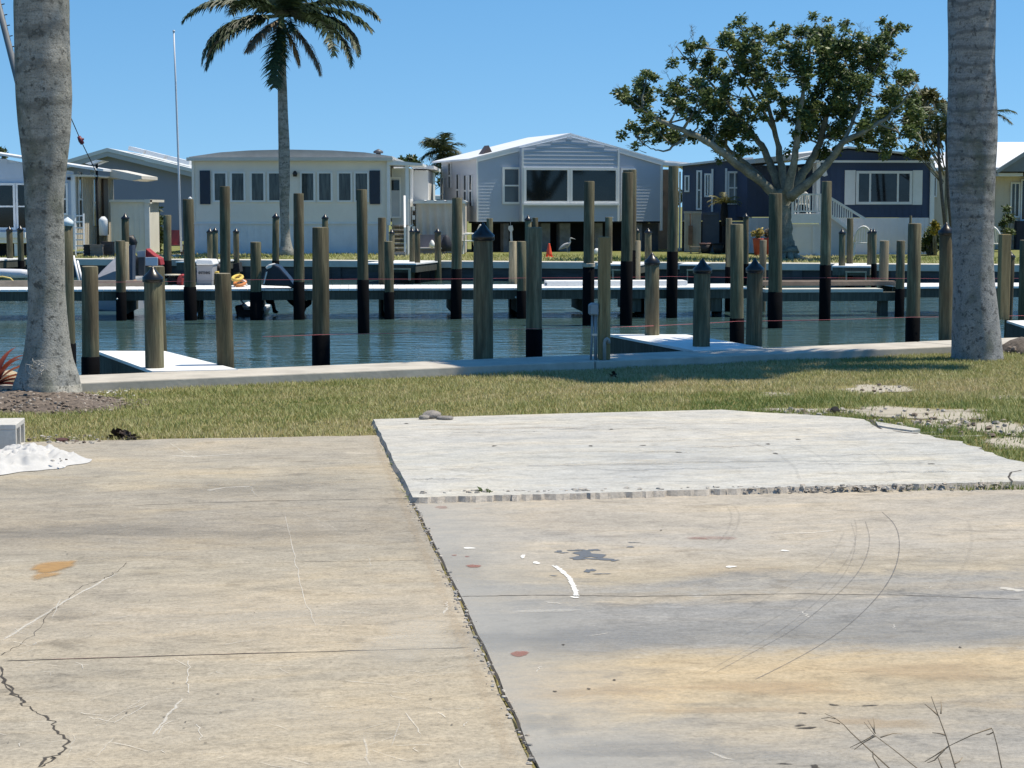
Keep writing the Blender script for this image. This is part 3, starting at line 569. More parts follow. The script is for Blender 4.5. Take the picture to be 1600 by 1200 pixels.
# ================================================================== pilings, docks, strings
def wood_mat(name, dark, mid, light, green=0.0, rough=0.85):
    b = NB(name); rd = b.new('ShaderNodeObjectInfo').outputs['Random']
    o = b.new('ShaderNodeVectorMath', operation='ADD'); b.link(b.pos(True), o.inputs[0])
    cx = b.new('ShaderNodeCombineXYZ'); b.link(b.math('MULTIPLY', rd, 37.0), cx.inputs[0]); b.link(b.math('MULTIPLY', rd, 91.0), cx.inputs[2]); b.link(cx.outputs[0], o.inputs[1])
    st = b.noise(b.map(o.outputs[0], (1, 1, 0.07)), 26, 5, 0.65, 0.3); big = b.noise(b.map(o.outputs[0], (1, 1, 0.35)), 4.5, 4, 0.6); fine = b.noise(b.map(o.outputs[0], (1, 1, 0.05)), 110, 3, 0.6)
    col = b.ramp(st, [(0.28, dark), (0.5, mid), (0.72, light)])
    col = b.mix(b.ramp(big, [(0.4, 0.0), (0.65, 0.75)]), col, tuple((m_ + d_) / 2 for m_, d_ in zip(mid, dark)))
    if green: col = b.mix(b.ramp(big, [(0.35, green), (0.6, 0.0)]), col, (0.10, 0.125, 0.075))
    col = b.mix(1.0, col, b.ramp(rd, [(0, 0.68), (1, 1.3)]), 'MULTIPLY')
    b.bump(b.math('ADD', st, b.math('MULTIPLY', fine, 0.5)), 0.8, 0.012); return b.out(col, rough, 0.25)
mPile = wood_mat('treated_timber', (0.036, 0.030, 0.019), (0.145, 0.119, 0.072), (0.31, 0.262, 0.165), 0.45)
mPost = wood_mat('new_timber', (0.17, 0.125, 0.06), (0.32, 0.245, 0.125), (0.42, 0.33, 0.18)); mTan = wood_mat('tan_timber', (0.18, 0.15, 0.10), (0.30, 0.25, 0.16), (0.40, 0.34, 0.23))
mEnd = M('timber_end', (0.42, 0.38, 0.28), 0.9, 0.2, 30)
mSleeve = M('black_wrap', (0.0035, 0.0035, 0.005), 0.85, 0.3, 8, bump=0.2, spec=0.12); mCone = M('black_cap', (0.010, 0.010, 0.012), 0.33, 0.2, 6, spec=0.6)
mWhite = M('white_deck', (0.82, 0.82, 0.80), 0.6, 0.05, 3); mBolt = M('bolt', (0.6, 0.6, 0.58), 0.35, 0.1, 10, metal=0.6)
mFascia = wood_mat('grey_fascia', (0.04, 0.042, 0.035), (0.085, 0.088, 0.072), (0.14, 0.14, 0.115)); mRope = M('pale_rope', (0.5, 0.46, 0.38), 0.9, 0.2, 40); mPink = M('pink_string', (0.60, 0.16, 0.18), 0.8, 0.1, 5)
D0, D1 = Vector((-800 / F * 34.0, 34.0, 0)), Vector((700 / F * 35.4, 35.4, 0)); dd = (D1 - D0).normalized(); dn = Vector((-dd.y, dd.x, 0))
def dockpt(px, off=0.0):
    u = (px - 800) / F; t = (u * D0.y - D0.x) / ((D1.x - D0.x) - u * (D1.y - D0.y)); p = D0.lerp(D1, t); return p + dn * off
def piling(px, w, top, Y, label, cap=0, sleeve=None, group='wooden pilings standing in the canal', zb=-1.6, mat=None, rope=False, lean=None, bolt=False):
    p = at(px, 450, Y); r = w * Y / F / 2 / 1.0; zt = at(px, top, Y).z; mt = mat or mPile
    t = thing('capped_piling' if cap else 'wooden_piling', label, 'piling', (p.x, Y, 0), random.uniform(0, 6.28), group)
    ln = lean or (random.gauss(0, 0.008), random.gauss(0, 0.008)); mb = MB(); n = 18
    ch = r * 1.3 if cap else 0; ztop = zt - (ch if cap else 0)
    prof = [(r * 1.06, zb), (r * 1.03, 0.0), (r * random.uniform(0.97, 1.02), ztop * 0.5), (r * 0.98, ztop - r * 0.12), (r * 0.9, ztop)]
    mb.lathe(prof, (0, 0), n, 0, True, 0.045, ln); mb.m[-1] = 1; mb.build('post', [mt, mEnd], t)
    if sleeve is not None:
        zs = at(px, sleeve, Y).z; s = MB().lathe([(r * 1.10, zb), (r * 1.10, zs - 0.01), (r * 1.03, zs)], (0, 0), n, 0, True, 0.03, ln); s.build('sleeve', mSleeve, t)
        if bolt: MB().lathe([(0.018, 0), (0.018, 0.02), (0.008, 0.03)], (0, 0), 8).build('bolt', mBolt, t).matrix_local = Matrix.Translation((0.0, -r * 1.09, zs - 0.12)) @ Matrix.Rotation(R(90), 4, 'X')
    if cap:
        k = MB(); x, y = ln[0] * ztop, ln[1] * ztop
        rim = r * 0.55 if w > 16 else r * 0.35
        k.lathe([(r * 1.06, ztop - rim), (r * 1.15, ztop - rim * 0.9), (r * 1.15, ztop), (r * 0.60, ztop + ch * 0.40), (r * 0.2, ztop + ch * 0.80), (0.004, ztop + ch)], (x, y), 24); k.build('cap', mCone, t)
    if rope:
        zr = at(px, rope, Y).z; k = MB()
        for j in range(3): k.tube([(r * 1.1 * math.cos(a), r * 1.1 * math.sin(a), zr + 0.02 * j + 0.004 * math.sin(5 * a)) for a in [2 * math.pi * i / 16 for i in range(17)]], 0.011, 6)
        k.build('rope', mRope, t)
    return t
NG, MG, FG = 'pilings along the near seawall', 'pilings along the middle dock', 'pilings of the little far docks'
NP = [(103, 25, 353, 23.5, 'bare piling half hidden behind the left palm trunk, white lump on its top', 0, 536), (139, 26, 416, 19.3, 'short bare piling with a black foot left of the left finger dock', 0, 557),
      (239.5, 28, 415, 18.15, 'short black capped piling at the near left edge of the left finger dock', 1, None), (246, 27, 416, 20.5, 'bare piling almost hidden behind the short capped piling on the left finger dock', 0, None),
      (351.5, 26, 427, 18.5, 'short plain brown piling at the right edge of the left finger dock', 0, None), (500.5, 25.5, 355, 19.6, 'tall bare piling with black foot and pink string, right of the left finger dock', 0, 523),
      (755, 31, 347, 19.7, 'thickest capped piling, tall, in the middle of the near seawall', 1, None), (834.5, 24.5, 355, 20.2, 'tall bare piling with black foot just right of the thick capped one', 0, 514),
      (1019.5, 21.5, 394, 22.8, 'slim capped piling at the far end of the right finger dock', 1, None), (1097, 26, 403, 20.95, 'dark capped piling on the near left edge of the right finger dock', 1, None),
      (1152, 21, 350, 25.2, 'tall bare piling close left of a capped one at the right finger dock', 0, 497), (1178.5, 25, 403, 21.3, 'short capped piling at the right edge of the right finger dock', 1, None),
      (1427.5, 21, 349, 25.5, 'tall bare piling with black foot between the right finger dock and the right palm', 0, 496), (1479.5, 22, 347, 22.4, 'capped piling tight against the left side of the right palm trunk', 1, None),
      (1577, 11.5, 393, 27.0, 'slim capped piling behind the yellowish square post right of the right palm', 1, None), (1601, 17, 375, 27.5, 'dark bare piling cut by the right edge of the view', 0, None)]
for px, w, top, Y, lb, cap, sl_ in NP: piling(px, w, top, Y, lb, cap, sl_, NG)
MP = [(189, 15, 376, 456, None, 'short bare piling in front of the grey covered boat', 1), (297, 18, 311, 448, None, 'bare piling with a white lump on top left of the grey dock box', 0), (352.5, 16.5, 291, 440, 33.2, 'tall bare piling before the left half of the white house', 0),
      (399.5, 17, 378, 456, None, 'short bare piling left of the dark blue outboard cover', 1), (467, 16.5, 302, 440, None, 'tall bare piling at the right end of the dark blue outboard cover', 0), (567.5, 17, 296, 437, 30.6, 'tall bare piling in front of the right end of the white house', 0),
      (608, 14.5, 377, 456, None, 'short bare piling in front of the entry steps of the white house', 1), (713, 16, 309, 420, None, 'tall bare piling in front of the fabric sided shelter', 0), (815.5, 15, 377, 454, None, 'short bare piling with black foot left of the traffic cone', 1),
      (919.5, 17, 283, 418, 32.7, 'tall rope tied piling before the right big window of the grey blue house', 0), (978.5, 17.5, 269, 408, 32.6, 'tall thick bare piling in front of the door of the grey blue house', 0),
      (1050, 16, 259, 393, None, 'tallest bare piling, right of the grey blue house', 0), (1211.5, 21, 302, 456, 31.9, 'thick bare piling in front of the spreading tree trunk', 0), (1289, 16.5, 283, 414, 34.0, 'tall bare piling in front of the porch stairs of the navy house', 0), (1406, 13.5, 376, 451, None, 'short dark piling in front of the skirting of the navy house', 0)]
for px, w, top, sl_, Y, lb, bt in MP:
    piling(px, w, top, Y or dockpt(px, -0.17).y, lb, 0, sl_, MG, bolt=bool(bt), rope=416 if px == 919.5 else False)
BP = [(197.5, 9, 378, 'slim lighter piling directly behind the short one at the grey covered boat', None), (598, 12.5, 340, 'bare piling behind the dock in front of the white entry posts', None), (801, 12.5, 377, 'lighter short piling behind the dock, just left of the one by the traffic cone', None),
      (987, 13, 265, 'tall bare piling tight behind the thick one at the door of the grey blue house', 391), (995.5, 10.5, 376, 'short tan piling behind the dock right of the thick pair', None), (1138, 10, 341, 'slim bare piling behind the capped pilings of the right finger dock', 417), (1191, 11, 375, 'short tan piling in front of the red flower pots', None), (1380, 14.5, 376, 'short light tan piling right of the white plastic chair at the navy house', None)]
for px, w, top, lb, sl_ in BP: piling(px, w, top, dockpt(px, 1.85).y, lb, 0, sl_, MG, mat=mTan if 'tan' in lb or 'lighter' in lb else None)
def fy(px, off=0.0):
    u = (px - 800) / F; d = FB - FA; t = (u * FA.y - FA.x) / (d.x - u * d.y); q = FA.lerp(FB, t) + fn * off; return q.y
FP = [(17, 9.5, 353, 1, 'capped piling left of its twin at the house with the big dark window'), (34, 9.5, 352, 1, 'capped piling close to the left palm trunk at the house with the big dark window'), (197.5, 11.5, 333, 1, 'capped piling with a crumpled black cover hanging on it'), (262, 12.5, 336, 0, 'bare piling with a black foot in front of the red chair'),
      (329.5, 9.5, 356, 1, 'capped piling, left one of a pair before the white house'), (337, 8.5, 355, 1, 'capped piling, right one of a pair before the white house'), (370, 9, 356, 1, 'single capped piling before the white house'), (431, 10.5, 332, 1, 'taller capped piling left of the far palm trunk'), (508, 9.5, 334, 1, 'capped piling half behind the tall bare piling with pink string'),
      (612, 8.5, 358, 1, 'capped piling at the foot of the entry steps'), (644, 8.5, 356, 1, 'capped piling left of its twin before the fabric sided shelter'), (652.5, 8.5, 356, 1, 'capped piling right of its twin before the fabric sided shelter'), (684.5, 10, 356, 1, 'capped piling before the grey bench'), (765, 10, 341, 0, 'bare piling behind the thick capped one'), (825.5, 10.5, 336, 1, 'capped piling under the bay window'), (837, 9, 340, 0, 'bare piling right beside the capped one under the bay window'),
      (951, 11.5, 339, 0, 'bare piling behind the yellowish square post'), (996, 7.5, 356, 1, 'capped piling under the door of the grey blue house'), (1012.5, 10.5, 356, 1, 'capped piling under the right corner of the grey blue house'), (1165, 8.5, 333, 1, 'slim capped piling by the white corner trim of the navy house'), (1315, 10, 357, 1, 'capped piling at the foot of the porch stairs'), (1327, 10, 341, 0, 'bare piling beside the capped one at the porch stairs'), (1359, 10, 357, 1, 'capped piling right of the white plastic chair'), (1365, 8, 357, 1, 'capped piling tight behind its twin right of the white plastic chair'), (1420, 4, 337, 0, 'thin pole behind a tall bare piling near the right palm')]
for i, (px, w, top, cap, lb) in enumerate(FP): piling(px, w, top, fy(px, -0.35 - (i % 3) * 0.9), lb, cap, 407 + (px > 600) * 5 if i % 2 else None, FG)
# ---- middle dock
t = thing('dock', 'long dock with white decking running across the middle of the canal', 'dock', D0, math.atan2(dd.y, dd.x))
dl = lambda px: (dockpt(px) - D0).length * (1 if px >= 0 else -1)
mb = MB()
for a, c in ((dl(-160), dl(1168)), (dl(1413), dl(1850))):
    x = a
    while x < c - 0.02:
        e = min(x + 0.148, c); mb.box(x, e - 0.006, -0.03, 1.62, 0.105, 0.14 + random.uniform(-0.001, 0.001), 0); x += 0.148
mb.build('decking', mWhite, t)
mb = MB()
for y in (0.0, 0.75, 1.55): mb.box(dl(-160), dl(1170), y, y + 0.05, -0.06, 0.103); mb.box(dl(1413), dl(1850), y, y + 0.05, -0.06, 0.103)
mb.build('fascia', mFascia, t)
for px in (60, 189, 297, 399, 467, 608, 713, 815, 919, 995, 1120): MB().box(dl(px) - 0.09, dl(px) + 0.09, 0.06, 1.9, -0.3, -0.065).build('cross_beam', mFascia, t)
for px in (200, 604, 804, 999, 1120, 1379): piling(px, 15, 462, dockpt(px, 1.3).y, {200: 'black wrapped stub piling under the dock by the covered boat', 604: 'black wrapped stub piling under the dock before the entry steps', 804: 'black wrapped stub piling under the dock left of the traffic cone', 999: 'black wrapped stub piling under the dock by the thick pair', 1120: 'black wrapped stub piling under the dock behind the right finger dock', 1379: 'black wrapped stub piling under the low brown boat lift beam'}[px], 0, 463, 'stub pilings under the middle dock')
piling(313, 9, 466, dockpt(313, 1.3).y, 'tan stub piling with a pale top under the grey dock box', 0, None, 'stub pilings under the middle dock', mat=mTan)
# low lift platform to the right of the dock
t = thing('boat_lift', 'low brown and pale boat lift platform at the right end of the white dock', 'boat lift', dockpt(1196), math.atan2(dd.y, dd.x))
L = (dockpt(1412) - dockpt(1196)).length
MB().box(0, L, 0.55, 0.75, 0.14, 0.22).box(0, L, 1.5, 1.65, 0.12, 0.2).build('beam', M('lift_beam', (0.34, 0.25, 0.18), 0.8, 0.2, 4), t)
MB().box(0, L * 0.85, 0.0, 0.5, 0.04, 0.10).build('bunk', M('lift_bunk', (0.62, 0.60, 0.52), 0.8, 0.1, 4), t); MB().box(0, L, 0.02, 0.3, -0.12, 0.038).box(0.1, 0.24, 0.1, 0.3, -1.2, -0.125).box(L - 0.4, L - 0.26, 0.1, 0.3, -1.2, -0.125).build('frame', mFascia, t)
mb = MB().box(0, 2.6, 0, 0.55, 0, 0.035).box(0, 2.6, 0.0, 0.04, -0.05, -0.001).box(0, 2.6, 0.51, 0.55, -0.05, -0.001)
o = mb.build('gangplank', mWhite); o.location = dockpt(862, 0.8) + Vector((0, 0, 0.192)); o.rotation_euler = (0, 0, math.atan2(dd.y, dd.x)); tag(o, 'loose white gangplank lying on the middle dock by the thick piling pair', 'gangplank')
# ---- finger docks at the near wall
def finger(poly_px, label, z=0.088):
    q = [gnd(x, y, z) for x, y in poly_px]; o = q[0].copy(); o.z = 0; t = thing('finger_dock', label, 'dock', o, 0, 'short white finger docks at the near seawall'); q = [v - o for v in q]
    mb = MB(); n = 17
    for k in range(n):
        a, b_ = q[0].lerp(q[3], k / n), q[1].lerp(q[2], k / n); c, d = q[0].lerp(q[3], (k + 0.965) / n), q[1].lerp(q[2], (k + 0.965) / n); mb.slab([v.to_2d() for v in (a, b_, d, c)], z - 0.028, z)
    mb.build('decking', mWhite, t); mb = MB(); e = (q[1] - q[0]).normalized(); f = (q[3] - q[0]).normalized()
    for a, c, s in ((q[0] + e * 0.02, q[3] + e * 0.02, 1), (q[1] - e * 0.05, q[2] - e * 0.05, 1), (q[0] + f * 0.02, q[1] + f * 0.02, 0), ): 
        A, B = a.copy(), c.copy(); A.z = B.z = z - 0.135; mb.bar(A, B, 0.045, 0.2)
    mb.build('side_joist', mFascia, t); return t
finger([(150, 548), (258, 548.5), (372, 577), (238, 580)], 'white topped finger dock by the left palm')
finger([(951, 522), (1072, 522.5), (1192, 542.5), (1084, 547.5)], 'white topped finger dock in the middle right of the near seawall')
finger([(1573, 501), (1760, 497), (1820, 520), (1640, 522)], 'white topped finger dock at the right edge beside the right palm')
# ---- square posts
def square_post(px, w, top, base, Y, label, zb):
    p = at(px, base, Y); r = w * Y / F / 2; t = thing('square_post', label, 'post', (p.x, Y, zb), R(8)); zt = at(px, top, Y).z - zb
    MB().box(-r, r, -r, r, 0, zt).build('timber', mPost, t, bevel=0.008); return t, r, zt
Yp = 19.25; t, r, zt = square_post(943.5, 17.5, 370, 564, Yp, 'yellowish square timber post with an electric box on the near seawall', CAPZ)
mBox = M('grey_pvc', (0.24, 0.30, 0.33), 0.5, 0.12, 12); k = F / Yp
bx = (926 - 943.5) / k; z0, z1 = at(926, 492, Yp).z - CAPZ, at(926, 473, Yp).z - CAPZ
box = MB().prism([(bx - 0.045, z0 + 0.015), (bx - 0.03, z0), (bx + 0.045, z0), (bx + 0.045, z1 - 0.01), (bx + 0.03, z1), (bx - 0.02, z1), (bx - 0.045, z1 - 0.02)], -0.06, 0.03).build('junction_box', mBox, t, bevel=0.006)
MB().box(bx - 0.036, bx + 0.036, -0.072, -0.061, z0 + 0.012, z1 - 0.016).build('lid', M('grey_pvc_lid', (0.30, 0.36, 0.39), 0.4, 0.1, 12), box, bevel=0.003)
MB().tube([(bx - 0.012, -0.02, z0), (bx - 0.014, -0.02, z0 * 0.5), (bx - 0.024, -0.02, 0.0)], 0.011, 10).build('conduit', mBox, t); MB().tube([(bx + 0.022, -0.02, z0), (bx + 0.024, -0.02, 0.0)], 0.017, 10).build('conduit', mBox, t)
mb = MB().box(bx + 0.04, -r, -0.012, 0.012, z0 + 0.03, z0 + 0.06).box(bx - 0.02, bx + 0.035, -0.042, -0.036, z0 * 0.54, z0 * 0.54 + 0.02); mb.build('bracket', mBolt, t)
zt2 = at(942, 528, Yp).z - CAPZ
MB().tube([(-0.01, -r - 0.03, 0.0), (-0.01, -r - 0.03, zt2 - 0.04), (0.0, -r - 0.03, zt2 - 0.01), (0.012, -r - 0.03, zt2), (0.03, -r - 0.03, zt2 - 0.012), (0.034, -r - 0.03, zt2 - 0.05)], 0.017, 10).build('vent_pipe', M('grey_pipe', (0.36, 0.36, 0.34), 0.5, 0.1, 10), t)
mb = MB()
for zz in (0.25, 0.55, 0.8): mb.lathe([(0.012, zz), (0.001, zz + 0.001)], (0, 0), 8)
square_post(1567, 15.5, 366, 500, 25.4, 'yellowish square timber post at the finger dock right of the right palm', 0.12)
# ---- pink strings pulled along the pilings
def string_line(pts, label):
    mb = MB(); P = []
    for (a, b_) in zip(pts[:-1], pts[1:]):
        for i in range(8): f = i / 8; q = Vector(a).lerp(Vector(b_), f); q.z -= 0.10 * f * (1 - f) * (Vector(b_) - Vector(a)).length * 0.12; P.append(q)
    P.append(Vector(pts[-1])); mb.tube(P, 0.0024, 5); return tag(mb.build('pink_string', mPink), label, 'string')
string_line([at(410, 526, 19.4), at(500, 523, 19.45), at(834, 513.5, 20.05), at(1152, 502, 25.05), at(1427, 495.5, 25.35), at(1640, 492, 26)], 'pink mason string pulled low along the near pilings over the water')
string_line([at(150, 441, 33.0), at(400, 437, 33.2), at(567, 436, 33.1), at(834, 434, 33.4), at(1050, 432, 33.6), at(1290, 434, 33.9), at(1700, 434, 34.6)], 'pink mason string pulled along the pilings of the middle dock')
# ---- small docks at the far wall
def small_dock(px0, px1, out, label):
    a = fy(px0); X0, X1 = at(px0, 400, a), at(px1, 400, fy(px1)); d = (X1 - X0); L = Vector((d.x, d.y)).length; t = thing('small_dock', label, 'dock', (X0.x, X0.y, 0), math.atan2(d.y, d.x), 'small docks along the far seawall')
    mb = MB(); n = int(out / 0.15)
    for k in range(n): mb.box(0, L, -out + k * 0.15, -out + k * 0.15 + 0.142, 0.10, 0.135)
    mb.build('decking', mWhite, t); MB().box(0.02, L - 0.02, -out + 0.02, -out + 0.07, -0.1, 0.098).box(0.02, 0.07, -out + 0.08, -0.05, -0.1, 0.098).box(L - 0.07, L - 0.02, -out + 0.08, -0.05, -0.1, 0.098).build('fascia', mFascia, t)
    MB().box(L * 0.35, L * 0.9, -out - 0.05, -out + 0.018, -0.03, 0.01).box(L * 0.36, L * 0.4, -out - 0.04, -out + 0.012, -0.3, -0.031).box(L * 0.86, L * 0.9, -out - 0.04, -out + 0.012, -0.3, -0.031).build('bumper', M('bumper_wood', (0.42, 0.36, 0.25), 0.8, 0.2, 8), t)
small_dock(-60, 42, 2.4, 'small white dock at the far wall left of the left palm trunk'); small_dock(322, 374, 2.2, 'small white dock before the white house'); small_dock(610, 690, 2.6, 'small white dock before the entry steps'); small_dock(955, 1020, 2.2, 'small white dock before the grey blue house'); small_dock(1308, 1366, 2.4, 'small white dock before the navy house'); small_dock(1075, 1110, 1.8, 'small white dock before the carport')
# white lumps (bird droppings sheets) on two tops
o = MB().lathe([(0.075, 0), (0.08, 0.05), (0.06, 0.07), (0.0, 0.11)], (0, 0), 10, jit=0.2).build('foam_block', M('foam_white', (0.66, 0.74, 0.78), 0.7, 0.1, 8)); o.location = at(106, 353.4, 23.5); o.location.z += 0.002; tag(o, 'pale blue white lump sitting on the bare piling behind the left palm', 'foam block')
o = MB().lathe([(0.03, 0), (0.034, 0.02), (0.0, 0.045)], (0, 0), 10, jit=0.2).build('white_light', M('foam_white2', (0.85, 0.85, 0.82), 0.5, 0.05, 8)); o.location = at(297, 311.4, dockpt(297, -0.17).y); o.location.z += 0.002; tag(o, 'tiny white dome on the piling left of the grey dock box', 'dome')
# ================================================================== houses across the canal
mGlass = M('dark_glass', (0.012, 0.016, 0.018), 0.06, 0.3, 1.5, spec=0.5); mTrim = M('white_trim', (0.82, 0.82, 0.80), 0.55, 0.05, 3)
b = NB('curtain_glass'); p = b.pos(True); n = b.noise(b.map(p, (6, 1, 0.6)), 2.0, 4, 0.6); b.out(b.mix(b.ramp(n, [(0.35, 0.0), (0.7, 1.0)]), (0.018, 0.026, 0.032), (0.10, 0.12, 0.12)), 0.1, 0.5); mCurt = b.m
mNavySh = M('navy_shutter', (0.022, 0.035, 0.06), 0.6, 0.1, 4); mRoofW = M('white_roof', (0.78, 0.79, 0.79), 0.5, 0.06, 1.5); mRoofG = M('grey_roof', (0.40, 0.42, 0.42), 0.6, 0.12, 2)
mDark = M('shade_black', (0.012, 0.013, 0.016), 0.95, 0.3, 2); mBlock = M('block_pier', (0.20, 0.21, 0.22), 0.9, 0.2, 5, bump=0.2); mSteel = M('galvanised', (0.45, 0.46, 0.47), 0.45, 0.12, 8, metal=0.4)  # mDark: near-black, stands in for shade under floors and colours black parts
def lap(mb, xr, z0, z1, y, board=0.13, lip=0.016, m=0):
    """lap siding on the plane y; xr(z) gives the run at that height"""
    n = max(1, int(round((z1 - z0) / board))); h = (z1 - z0) / n
    for k in range(n):
        a, c = z0 + k * h, z0 + (k + 1) * h; x0, x1 = xr(min(c, z1 - 0.001)) if k else xr(a)
        if x1 - x0 < 0.05: continue
        mb.add([(x0, y - lip, a), (x1, y - lip, a), (x1, y, c), (x0, y, c)], [(0, 1, 2, 3)], m); mb.add([(x0, y, a), (x1, y, a), (x1, y - lip, a), (x0, y - lip, a)], [(0, 1, 2, 3)], m)
def ribs(mb, x0, x1, z0, z1, y, step=0.2, w=0.02, d=0.012, m=0):
    mb.box(x0, x1, y, y + 0.06, z0, z1, m); x = x0 + step / 2
    while x < x1 - w: mb.box(x, x + w, y - d, y - 0.0005, z0, z1, m); x += step
def window(root, x0, x1, z0, z1, y, fw=0.07, glass=None, cols=0, rows=0, name='window', split=None, fm=None):
    """frame (with bars) proud of the wall, pane as sub-part"""
    mb = MB(); d = 0.05; mb.box(x0, x0 + fw, y - d, y, z0, z1).box(x1 - fw, x1, y - d, y, z0, z1).box(x0 + fw, x1 - fw, y - d, y, z0, z0 + fw).box(x0 + fw, x1 - fw, y - d, y, z1 - fw, z1)
    for k in range(1, cols + 1):
        x = (x0 + (x1 - x0) * k / (cols + 1)) if not split else x0 + (x1 - x0) * split[k - 1]; mb.box(x - fw * 0.35, x + fw * 0.35, y - d * 0.8, y - 0.002, z0 + fw, z1 - fw)
    for k in range(1, rows + 1): z = z0 + (z1 - z0) * k / (rows + 1); mb.box(x0 + fw, x1 - fw, y - d * 0.9, y - 0.004, z - fw * 0.35, z + fw * 0.35)
    f = mb.build(name, fm or mTrim, root); MB().box(x0 + fw * 0.9, x1 - fw * 0.9, y - 0.02, y - 0.006, z0 + fw * 0.9, z1 - fw * 0.9).build('pane', glass or mGlass, f); return f
def gable_roof(mb, x0, xr, x1, ze0, zr, ze1, y0, y1, th=0.1, m=0):
    """two slopes over x0..xr..x1, thickness th"""
    mb.prism([(x0, ze0), (xr, zr), (x1, ze1), (x1, ze1 - th), (xr, zr - th), (x0, ze0 - th)], y0, y1, m)
# ---------------- white house with the long row of windows
fr = Fr(302, 62.0, 0.0); H = thing('white_house', 'low off white manufactured home with a long row of windows and navy shutters', 'house', fr.P, fr.a)
X = lambda px: fr.x(px); Z = lambda py, px=455: fr.z(py, px)
mWh = M('cream_siding', (0.84, 0.79, 0.70), 0.7, 0.04, 1.2); mSk = M('pale_blue_skirting', (0.68, 0.73, 0.79), 0.7, 0.06, 2.5)
x0, x1, D = X(302), X(608), 11.0; zs, ze = Z(347), Z(250)
mb = MB(); mb.box(x0, x1, 0.03, D, zs, ze); lap(mb, lambda z: (x0, x1), zs, ze, 0.028, 0.16, 0.006); mb.box(x1 - 0.05, x1 + 0.03, -0.02, 0.1, zs, ze - 0.02).box(x0 - 0.03, x0 + 0.05, -0.02, 0.1, zs, ze - 0.02); mb.build('wall', mWh, H)
mb = MB(); ribs(mb, x0 + 0.02, x1 - 0.02, 0.0, zs - 0.07, 0.06, 0.22, 0.03, 0.015); mb.box(x0, x1, 0.0, 0.1, zs - 0.068, zs - 0.002); mb.build('skirting', mSk, H)
zc = Z(234); rf = [(x0 - 0.12, ze + 0.10), (X(345), Z(238)), (X(390), Z(235)), (X(450), Z(233.5)), (X(520), Z(235)), (X(570), Z(238)), (x1 + 0.1, ze + 0.12)]
mb = MB(); mb.prism(rf + [(x1 + 0.1, ze + 0.045), (x0 - 0.12, ze + 0.045)], 0.02, D + 0.2); mb.build('roof', mRoofG, H)
MB().box(x0 - 0.16, x1 + 0.14, -0.22, 0.015, ze - 0.03, ze + 0.075).build('gutter', M('cream_gutter', (0.66, 0.63, 0.57), 0.5, 0.05, 3), H)
for a, c in ((333, 356), (360, 384), (391, 415), (418, 442), (469, 493), (496, 520), (527, 551), (553, 577)): window(H, X(a), X(c), Z(316), Z(268), 0.03, 0.06, mCurt)
for a, c in ((313, 329), (578, 594)): MB().box(X(a), X(c), -0.03, 0.02, Z(319), Z(266.5)).build('shutter', mNavySh, H)
lp = MB().box(X(460), X(464), -0.12, -0.002, Z(274), Z(268)).lathe([(0.06, Z(276)), (0.08, Z(271)), (0.03, Z(267))], (X(462), -0.1), 8); lp.build('wall_lamp', M('black_metal', (0.02, 0.02, 0.022), 0.4, 0.1, 5), H)
mb = MB().box(X(452), X(463), -0.1, -0.02, Z(250), Z(246.5)); mb.build('flood_light', mTrim, H)
MB().tube([(X(571.5), 6, zc - 0.2), (X(571.5), 6, zc + 0.05)], 0.09, 10).lathe([(0.17, zc + 0.05), (0.17, zc + 0.12), (0.02, zc + 0.2)], (X(571.5), 6), 12).build('roof_vent', M('vent_dark', (0.12, 0.12, 0.13), 0.5, 0.1, 4), H)
# entry wing and covered landing
W2 = 0.9; xa, xb = fr.x(609, W2), fr.x(669, 3.0)
mb = MB(); lap(mb, lambda z: (x1 + 0.03, fr.x(641, W2)), Z(352) + 0.0, Z(262), W2, 0.14, 0.012); mb.box(x1 + 0.03, fr.x(641, W2), W2 + 0.01, 8, Z(352), Z(262)); lap(mb, lambda z: (fr.x(641, W2), xb), 0.3, fr.z(266, 650, 3.0), 3.0, 0.15, 0.012); mb.box(fr.x(641, W2), xb, 3.01, 9, 0.2, fr.z(266, 650, 3.0)); mb.build('entry_wall', M('pale_grey_siding', (0.62, 0.63, 0.62), 0.7, 0.05, 2), H)
d = window(H, fr.x(609.5, W2), fr.x(627, W2), Z(341), Z(276), W2 - 0.02, 0.05, M('door_white', (0.55, 0.56, 0.57), 0.5, 0.05, 2), name='door'); MB().box(fr.x(610.5, W2), fr.x(626.5, W2), W2 - 0.06, W2 - 0.03, Z(297), Z(281)).build('door_window', mGlass, d)
mb = MB(); mb.prism([(x1 - 0.05, Z(250)), (fr.x(661), Z(255.5)), (fr.x(661), Z(259)), (x1 - 0.05, Z(258))], -0.15, 2.6); mb.box(fr.x(640, W2), xb + 0.2, 2.8, 9, fr.z(264, 650, 3.0), fr.z(259, 650, 3.0)); mb.build('entry_roof', mRoofW, H)
for px in (607.5, 636.5): MB().box(X(px) - 0.05, X(px) + 0.05, -0.1, 0.0, Z(352), Z(257)).build('post', mTrim, H)
st = thing('entry_steps', 'worn wooden entry steps with a white handrail beside the white house', 'steps', fr.P + Vector((X(613), -2.3, 0)), 0); sw = X(641) - X(613)
mWornStep = wood_mat('worn_steps', (0.16, 0.13, 0.10), (0.36, 0.31, 0.24), (0.66, 0.62, 0.54)); mb = MB()
for k in range(7): mb.box(-0.02, sw * 0.92, 0.30 * k, 0.30 * k + 0.28, 0.135 * (k + 1) - 0.045, 0.135 * (k + 1)); mb.box(0, sw * 0.9, 0.30 * k + 0.24, 0.30 * k + 0.279, 0.135 * k - 0.0, 0.135 * (k + 1) - 0.046)
